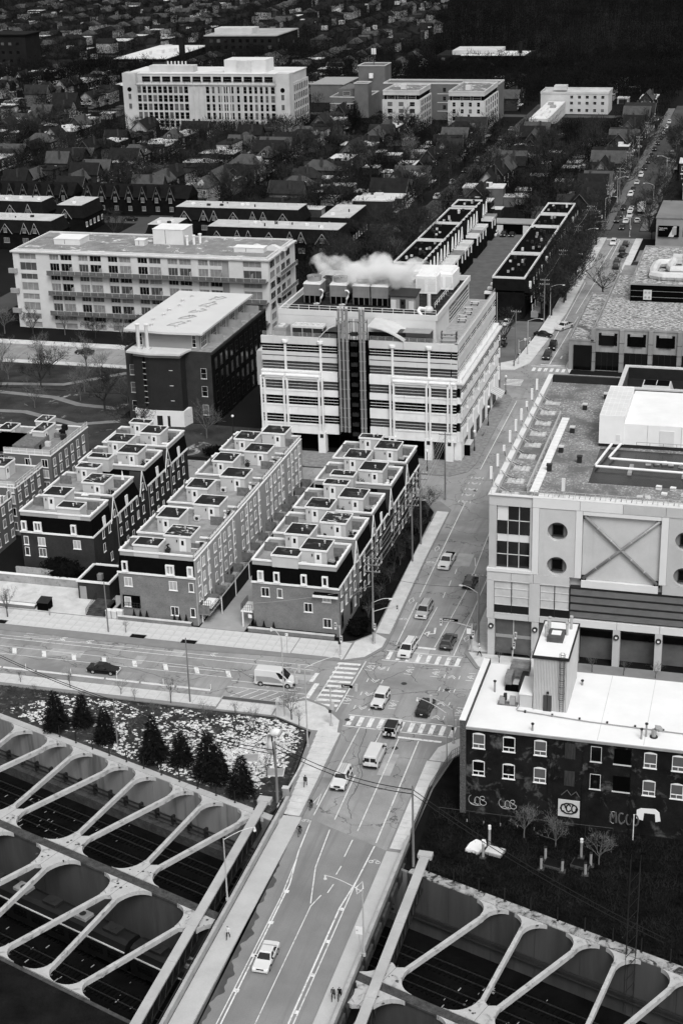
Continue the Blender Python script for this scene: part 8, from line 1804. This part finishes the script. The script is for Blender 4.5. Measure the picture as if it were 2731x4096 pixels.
def street_lamp(x, y, h, ax, ay, label, cob=False, z=.13, m=None):
    t = pole_thing('street_lamp', label, 'street lamp', x, y, z); m = m or GALV; cy('pole', m, t, 0,0,0,h,.11,8,.07); cy('base', m, t, 0,0,0,.35,.2,8)
    pts = [Vector((0,0,h-.15))+Vector((ax,ay,0))*(i/6)+Vector((0,0,.75*math.sin(i/6*PI*.6))) for i in range(7)]; mb = MB(); mb.tube(pts, .045, 5); mb.build('arm', PALEM, t)
    e = pts[-1]; mb = MB(); d = Vector((ax,ay,0)).normalized()*.35
    if cob: mb.obox(e-d*.3,e+d*1.4,.3,.16)
    else: mb.cyl(e.x,e.y,e.z-.45,e.z,.16,8,.1); mb.ball((e.x,e.y,e.z-.45),.2,8,5)
    mb.build('lamp_head', OFFW, t); return t
street_lamp(-62.9,186.3,11.0,-2.0,1.6,'tall lamp with a curved arm at the west arm bus stop'); street_lamp(-56.5,176.4,12.2,4.2,3.2,'tall lamp leaning its arm over the near corner'); street_lamp(-37.2,176.2,7.8,-4.4,2.0,'lamp with a curved white arm by the near crosswalk'); street_lamp(-37.55,134.2,8.5,-4.4,1.0,'lamp with a curved arm on the east side of the bridge',z=.9); street_lamp(-55.35,140.2,8.4,3.0,2.2,'lamp with a white arm on the west side of the bridge',z=.9)
street_lamp(-39.9,212.0,8.4,-2.6,.8,'lamp arm over the avenue on the corner pole',True); street_lamp(-55.7,209.0,6.6,2.6,.6,'short lamp arm on the corner garden pole',True)
for i, (x,y) in enumerate(((-57.0,366),(-56.5,400),(-56.5,436),(-56.2,470),(-56,520),(-55.9,556),(-42.5,545),(-42.4,600))): street_lamp(x,y,8.5,3.2 if x < -50 else -3.2,0,['first','second','third','fourth','fifth','sixth','seventh','eighth'][i]+' curved arm lamp up the avenue from the far crossing',True)
for i, (x,y) in enumerate(((-56.6,296),(-56.7,312),(-56.8,334),(-63.5,282.8),(-108.5,296))):
    t = pole_thing('globe_lamp', ['nearest globe lamp on the laboratory pavement','second globe lamp on the laboratory pavement','globe lamp at the far crossing corner','globe lamp on the lane before the loading doors','globe lamp on the loft side lane'][i], 'street lamp', x, y); cy('base', DARKM, t, 0,0,0,.9,.16,8); cy('pole', DARKM, t, 0,0,.9,3.9,.07,8); mb = MB(); mb.ball((0,0,4.2),.3,10,6); mb.build('globe', LAMP, t)
# traffic signals
SIGB = M('signal_yellow', .42, .6, .1)
def sig_head(par, x, y, z, face):
    h_ = bx('signal_head', SIGB, par, x-.18,y-.12,z-.55,x+.18,y+.12,z+.55)
    for k, m in enumerate((DARKM,DARKM,LAMP)):
        mb = MB(); zz = z+.34-.34*k; mb.tube([(x,y-.14*face,zz),(x,y-.12*face,zz)], .12, 10); mb.build('lens', m, h_)
def signal(x, y, h, ax, ay, label, face=1, heads=((1.0,0),), z=.13):
    t = pole_thing('traffic_signal', label, 'traffic light', x, y, z); cy('pole', GALV, t, 0,0,0,h,.1,8); cy('base', GALV, t, 0,0,0,.3,.24,10)
    mb = MB(); mb.tube([(0,0,h-.5),(ax*.5,ay*.5,h+.1),(ax,ay,h+.35)], .06, 6); mb.build('mast_arm', GALV, t); sig_head(t, ax, ay, h+.1, face); sig_head(t, .25, -.2*face, 3.0, face)
    bx('walk_signal', DARKM, t, -.22,-.35,2.2,.12,-.12,2.6); return t
sNE = signal(-40.2,208.8,4.6,-4.6,-.6,'traffic light at the far right corner holding the Wellington street sign'); sp = bx('street_sign', BLACK, sNE, -4.3,-.6,5.0,-2.0,-.52,5.42); text('Wellington', sNE, (-4.2,-.62,5.09), .36, WHITE)
sSW = signal(-54.9,182.5,6.0,3.6,.6,'traffic light at the near left corner holding the Douro street sign',-1); bx('street_sign', BLACK, sSW, 1.6,.1,6.2,3.2,.18,6.62); text('Douro', sSW, (1.75,.08,6.29), .36, WHITE)
signal(-55.3,208.0,6.0,3.6,.8,'traffic light at the corner garden reaching over the avenue'); signal(-59.2,202.9,5.2,-.5,-.5,'traffic light on the pavement before the brick front'); signal(-37.4,181.6,5.6,-3.4,1.4,'traffic light at the near right corner by the brick mill',-1)
signal(-33.6,206.5,4.6,.5,-.4,'traffic light beside the small trees of the panelled building'); signal(-62.0,188.7,4.6,.6,.5,'traffic light on the kerb island beside the stone pillar',-1)
signal(-57.8,357.6,6.0,2.6,0,'traffic light at the far crossing by the small lot'); signal(-46.0,501,6,-2,0,'traffic light at the crossroads'); signal(-57.2,501.5,6,2.2,0,'traffic light at the crossroads left corner')
def sign(x, y, h, label, w_=.5, hh=.7, txt=None, z=.13, m=None):
    t = pole_thing('street_sign', label, 'sign', x, y, z); cy('post', GALV, t, 0,0,0,h,.035,6); bx('plate', m or WHITE, t, -w_/2,-.06,h-hh,w_/2,-.035,h)
    if txt: text(txt, t, (-w_/2+.08,-.065,h-hh*.62), .26, BLACK)
    return t
sign(-67.4,202.2,3.4,'small parking sign on the pavement before the brick front',.45,.5,'P'); sign(-40.6,208.6,3.9,'no turn sign plates on the far right corner pole',.7,.9); sign(-37.75,133.2,4.6,'white sign with a black symbol on the bridge lamp',.8,1.0,'M',.9); sign(-97.7,207.7,1.9,'white notice board beside the utility cabinets',.9,.5); sign(-75.6,209.1,2.4,'white notice on the driveway corner',.6,.6)
sign(-58.4,371,2.6,'white sign beside the small lot',.5,.6)
# bent white pipe and park furniture
t = thing('bent_pipe_vent', 'fat white bent pipe rising from the snowy bank behind the cable pole', 'pipe', (-60.9,174.0,.1)); mb = MB(); mb.tube([(0,0,0),(0,0,1.6),(.05,0,2.4),(.3,-.05,3.0),(.8,-.1,3.3),(1.3,-.15,3.15)], .55, 14); mb.build('tube', patches(M('pipe_white', .62, .6, .08), .35, .8, .55, .62), t, smooth=True); mb = MB(); mb.tube([(1.28,-.15,3.16),(1.5,-.17,3.06)], .6, 14); mb.build('mouth', GREYM, t); bx('stencil_mark', DARKM, t, .25,-.62,2.0,.45,-.5,2.8)
for i, (x,y,a) in enumerate(((-63.5,171.6,.3),(-58.8,169.0,.2))): t = thing('access_hatch', ['large','small'][i]+' grey hatch slab set in the snow by the bent pipe', 'hatch', (x,y,.1), a); bx('slab', CONC, t, -1.5+.3*i,-.95,0,1.5-.3*i,.95,.14); bx('lid', GREYM, t, -1.4+.3*i,-.85,.14,1.4-.3*i,.85,.17)
t = thing('stone_pillar', 'squat concrete pillar on the corner pavement', 'pillar', (-62.6,183.6,.13)); bx('shaft', CONC, t, -.55,-.4,0,.55,.4,2.4); bx('cap', CONC, t, -.6,-.45,2.4,.6,.45,2.55)
t = thing('kerb_island', 'low dark kerb island with a flat top beside the lay by', 'island', (-66.6,186.7,.0)); bx('kerb_ring', KERB, t, -6,-.55,0,3.6,.55,.2); bx('top', M('island_top', .1, .9, .2), t, -5.8,-.4,.2,3.4,.4,.23)
t = thing('control_cabinet', 'small dark control cabinet at the foot of the cable pole', 'cabinet', (-55.6,163.6,.1)); bx('body', GREYM, t, -.4,-.3,0,.4,.3,1.5); bx('lid', PALEM, t, -.45,-.35,1.5,.45,.35,1.58)
t = thing('pavement_guard_rail', 'dark railing along the bank beside the bridge approach', 'railing'); railing(t, [(-56.9,173,.13),(-56.1,164.5,.13),(-55.6,161,.13)], 1.1, .6, DARKM, bars=3); bx('plinth', CONC, t, -56.0,161,.1,-55.8,172.8,.4)
t = thing('corner_fence', 'dark picket fence at the near right corner beside the brick mill', 'fence'); railing(t, [(-34.2,181.8,.13),(-36.8,177.5,.13),(-37.9,169,.13),(-37.9,158,.13)], 1.3, .35, DARKM, bars=2); mb = MB(); mb.tube([(-37.9,170,.35),(-37.9,157,.35)], .12, 5); mb.build('kerb_rail', DARKM, t)
for i in range(6): t = thing('lane_delineator', ['first','second','third','fourth','fifth','sixth'][i]+' white flexible post along the kerb lane from the left', 'bollard', (-112+i*7.4,188.9,0), 0, 'white posts of the kerb lane'); cy('post', WHITE, t, 0,0,0,.9,.05,6); cy('foot', DARKM, t, 0,0,0,.05,.14,8)
for i in range(9): t = thing('lane_curb', ['first','second','third','fourth','fifth','sixth','seventh','eighth','ninth'][i]+' white concrete lane kerb from the left beside the snowy bank', 'kerb', (-125+i*5.6,188.6,0), 0, 'white lane kerbs'); bx('block', WHITE, t, 0,-.13,0,5.2,.13,.16); bx('cap', PALEM, t, .1,-.08,.16,5.1,.08,.2)
for i, (x,y) in enumerate(((-92.0,201.9+.6),(-83.5,202.4),(-116,201.9+.8))): t = thing('tree_pit', ['left','right','far left'][i]+' dark tree pit cut in the kerb pavement', 'tree pit', (x,y,.15)); bx('soil', SOIL, t, -1.2,-.6,0,1.2,.6,.03); mb = MB(); ring(mb,-1.3,-.7,1.3,.7,0,.05,.1); mb.build('frame', GREYM, t)
for i, (x,y) in enumerate(((-176,301.5),(-150,288),(-141,290))): t = thing('park_bench', ['park bench on the lawn left of the loft','park bench beside the bright path','park bench behind the sided terrace'][i], 'bench', (x,y,.08), .1); bx('seat', PALEM, t, -1.0,-.25,.4,1.0,.25,.47); bx('backrest', PALEM, t, -1.0,.22,.5,1.0,.28,.95); 
t = thing('bus_shelter', 'small dark glass shelter on the laboratory pavement', 'shelter', (-57.6,294.5,.13)); bx('roof', PALEM, t, -.7,-1.6,2.3,.8,1.6,2.42); bx('back_pane', GLASS, t, -.65,-1.55,0,-.6,1.55,2.3); bx('end_pane', BLACK, t, -.6,-1.58,0,.7,-1.52,2.3)
t = thing('bike_rack_map', 'small leaning map stand on the laboratory pavement', 'stand', (-56.3,305,.13)); bx('panel', GREYM, t, -.5,-.04,.9,.5,.04,1.7); mb = MB(); mb.tube([(-.4,0,0),(.4,0,1.7)], .05, 5); mb.build('strut', DARKM, t)
t = thing('fire_hydrant', 'pale fire hydrant on the pavement of the panelled building', 'hydrant', (-39.3,210.0,.13)); mb = MB(); mb.cyl(0,0,0,.7,.13,8); mb.ball((0,0,.7),.15); mb.build('barrel', PALEM, t); mb = MB(); mb.tube([(-.22,0,.5),(.22,0,.5)], .07, 6); mb.build('nozzle', PALEM, t)
# dark bank: capped pipes, slabs, old snow, fence, lattice mast
for i, (x,y,h,l) in enumerate(((-28.3,158.9,2.4,'white topped standpipe behind the pale slab'),(-28.6,156.3,2.0,'standpipe with a white collar beside the old snow'),(-21.3,157.6,1.7,'standpipe left of the sunken box'),(-21.5,155.5,1.7,'standpipe before the sunken box'),(-19.0,155.6,1.6,'standpipe right of the sunken box'),(-17.2,158.9,2.2,'white topped standpipe right of centre'),(-15.9,157.5,1.8,'standpipe on the right mound'),(-16.3,155.6,1.6,'lowest standpipe on the right mound'))):
    t = thing('standpipe', l+' on the dark bank', 'pipe', (x,y,.1), 0, 'standpipes on the dark bank'); cy('tube', GREYM, t, 0,0,0,h,.16,8); cy('cap', WHITE if 'white' in l else DARKM, t, 0,0,h,h+(.5 if 'white' in l else .12),.19,8); bx('footing', M('dim_concrete', .08, .9, .2) if 'dim_concrete' not in bpy.data.materials else bpy.data.materials['dim_concrete'], t, -.4,-.4,0,.4,.4,.15)
for i, (x,y,l) in enumerate(((-27.4,157.6,'pale'),(-20.2,156.6,'dark'),(-17.0,157.3,'black'))): t = thing('manhole_slab', l+' square chamber slab on the dark bank', 'slab', (x,y,.1), -.2); bx('base', GREYM if i == 0 else bpy.data.materials['dim_concrete'], t, -1.1,-.8,0,1.1,.8,.35); bx('lid', CONC if i == 0 else SOIL, t, -1.0,-.7,.35,1.0,.7,.42)
mb = MB(); P = [(-30.6,158.4),(-30.0,159.3),(-29.2,159.0),(-28.9,159.5),(-28.6,158.6),(-28.9,157.6),(-29.3,156.6),(-29.8,156.9),(-30.9,157.0)]; mb.prism(fix(P), .1, .55); tag(mb.build('snow_patch', bpy.data.materials['fresh_snow']), 'ragged patch of old snow beside the pale chamber slab', 'snow')
t = thing('lattice_mast', 'dark lattice mast standing in front of the far trench struts', 'mast', (-9.6,141.6,-.0)); mb = MB()
for sx in (-.5,.5):
    for sy in (-.5,.5): mb.tube([(sx,sy,-7),(sx,sy,13)], .035, 4)
mb.build('legs', DARKM, t)
for k in range(11):
    mb = MB(); z0 = -6+k*1.6; mb.tube([(-.5,-.5,z0),(.5,-.5,z0+1.6)], .04, 4); mb.tube([(.5,-.5,z0),(.5,.5,z0+1.6)], .04, 4); mb.build('brace', DARKM, t)
t = thing('flag_pole', 'thin white pole standing before the graffiti wall', 'pole', (-11.6,164.0,.1)); cy('shaft', WHITE, t, 0,0,0,3.6,.06,6); mb = MB(); mb.ball((0,0,3.6),.09); mb.build('finial', WHITE, t)
t = thing('yard_fence', 'low thin wire fence along the foot of the brick mill', 'fence'); railing(t, [(-35.5,163.4,.1),(-24,163.4,.1),(-14,163.6,.1)], 1.6, 3.5, DARKM, bars=1, r=.03)
for i in range(5): bx('fence_clip', GREYM, t, -32+i*2.1,163.36,.1,-31.9+i*2.1,163.44,.5)

# ================================================================ people
SKIN = M('skin', .35, .6, .05); HAIR = M('dark_hair', .015, .8, .2)
def person(x, y, rz, label, top_m, leg_m, stride=.25, z=.15, cyc=False, bag=None, h=1.75):
    v = []; e = []; rad = []
    def add(p, r, par=None):
        v.append(p); rad.append(r)
        if par is not None: e.append((par,len(v)-1))
        return len(v)-1
    if not cyc:
        pel = add((0,0,.95),.14); ch = add((0,.02,1.25),.16,pel); sh = add((0,.02,1.42),.13,ch); nk = add((0,.03,1.52),.06,sh); hd = add((0,.05,1.6),.09,nk); ht = add((0,.05,1.72),.085,hd)
        for s in (-1,1):
            a = add((s*.19,.02,1.4),.065,sh); b = add((s*.25,-s*stride*.4,1.14),.052,a); c = add((s*.26,.08-s*stride*.3,.9),.04,b); add((s*.26,.12-s*stride*.3,.82),.035,c)
            k = add((s*.1,0,.9),.1,pel); n = add((s*.1,s*stride*.6+.05,.5),.075,k); f = add((s*.1,s*stride-.02,.09),.05,n); add((s*.1,s*stride+.14,.05),.045,f)
    else:
        pel = add((0,-.1,1.0),.14); ch = add((0,.12,1.25),.16,pel); sh = add((0,.26,1.42),.13,ch); nk = add((0,.33,1.52),.06,sh); hd = add((0,.38,1.6),.1,nk); ht = add((0,.38,1.72),.1,hd)
        for s in (-1,1):
            a = add((s*.19,.28,1.38),.06,sh); b = add((s*.27,.42,1.15),.05,a); c = add((s*.25,.6,1.06),.04,b); add((s*.25,.66,1.05),.035,c)
            k = add((s*.1,-.08,.95),.1,pel); n = add((s*.11,.28,.72+.1*s),.075,k); f = add((s*.12,.1,.36+.12*s),.05,n); add((s*.12,.24,.3+.12*s),.045,f)
    me = bpy.data.meshes.new('person'); me.from_pydata(v,e,[]); o = bpy.data.objects.new('person', me); C.objects.link(o)
    sk = o.modifiers.new('skin','SKIN'); o.modifiers.new('sub','SUBSURF').levels = 1
    for i, sv in enumerate(me.skin_vertices[0].data): sv.radius = (rad[i],rad[i]*.85); sv.use_root = (i == 0)
    dg = bpy.context.evaluated_depsgraph_get(); m2 = bpy.data.meshes.new_from_object(o.evaluated_get(dg)); bpy.data.objects.remove(o)
    m2.materials.clear()
    for m in (top_m, leg_m, SKIN, HAIR, BLACK): m2.materials.append(m)
    hp = v[hd]; hands = [v[i] for i in range(len(v)) if rad[i] == .035]
    for p in m2.polygons:
        c = p.center
        if any((c-Vector(q)).length < .07 for q in hands): k = 2
        elif c.z > 1.66 or (c.z > 1.55 and c.y < hp[1]-.02): k = 3
        elif c.z > 1.5: k = 2
        elif c.z > (.93 if not cyc else 1.0) or (abs(c.x) > .17 and c.z > .8): k = 0
        elif c.z > (.1 if not cyc else .26): k = 1
        else: k = 4
        p.material_index = k; p.use_smooth = True
    t = link('person', m2, None, (x,y,z), rz); t.scale = (h/1.75,)*3; tag(t, label, 'person')
    if bag: bx('backpack', bag, t, -.16,-.32,1.05,.16,-.14,1.45)
    return t
DKC = M('dark_cloth', .012, .9, .3, 5); WHC = M('pale_cloth', .55, .9, .1, 5); GRC = M('grey_cloth', .07, .9, .2, 5)
person(-53.9,166.6,0,'person in dark clothes with a backpack walking away up the bridge approach',DKC,DKC,.3,.16,bag=GRC); person(-38.7,207.4,W_,'person in a white top and dark trousers crossing at the far right corner',WHC,DKC,.35,.16)
person(-53.3,134.5,Sd,'person in a pale top walking on the west side of the bridge',WHC,DKC,.3,.17); person(-39.1,127.3,Sd,'person with a pale collar, left of the pair on the east side of the bridge',GRC,DKC,.25,.17); person(-38.45,127.5,Sd,'person in black, right of the pair on the east side of the bridge',DKC,DKC,.25,.17)
person(-40.3,227.2,Sd,'person in a long dark coat on the pavement of the panelled building',DKC,DKC,.15,.16,h=1.85); person(-58.6,355.6,E_,'person in a grey top waiting at the far crossing corner',GRC,DKC,.15,.13)
def bicycle(x, y, rz, label):
    t = thing('bicycle', label, 'bicycle', (x,y,0), rz)
    for yy in (-.52,.52):
        mb = MB(); mb.tube([(0,yy+.33*math.cos(a),.34+.33*math.sin(a)) for a in np.linspace(0,2*PI,17)], .028, 5, cap=False); wl_ = mb.build('wheel', TYRE, t)
        mb = MB()
        for k in range(4): a = k*PI/4; mb.tube([(0,yy+.31*math.cos(a),.34+.31*math.sin(a)),(0,yy-.31*math.cos(a),.34-.31*math.sin(a))], .006, 3)
        mb.build('spokes', GALV, wl_)
    mb = MB(); mb.tube([(0,-.52,.34),(0,-.05,.32),(0,.4,.85),(0,-.15,.86),(0,-.05,.32)], .025, 5); mb.tube([(0,.52,.34),(0,.38,1.0)], .025, 5); mb.tube([(0,-.52,.34),(0,-.16,.84)], .02, 5); mb.build('frame', DARKM, t)
    mb = MB(); mb.tube([(-.27,.5,1.05),(0,.4,1.03),(.27,.5,1.05)], .02, 5); mb.build('handlebar', DARKM, t); mb = MB(); mb.frus((-.08,-.3,.08,-.02),.9,(-.06,-.28,.06,-.04),.97); mb.build('saddle', BLACK, t)
bicycle(-51.8,162.2,Sd,'bicycle ridden in the bike lane at the bridge end, first of two'); person(-51.8,162.2,Sd,'cyclist in black leaning over the handlebar at the bridge end',DKC,DKC,cyc=True,z=0); bicycle(-51.5,156.2,Sd,'bicycle ridden in the bike lane on the bridge, nearer of two'); person(-51.5,156.2,Sd,'cyclist in dark clothes riding nearer on the bridge bike lane',DKC,GRC,cyc=True,z=0)
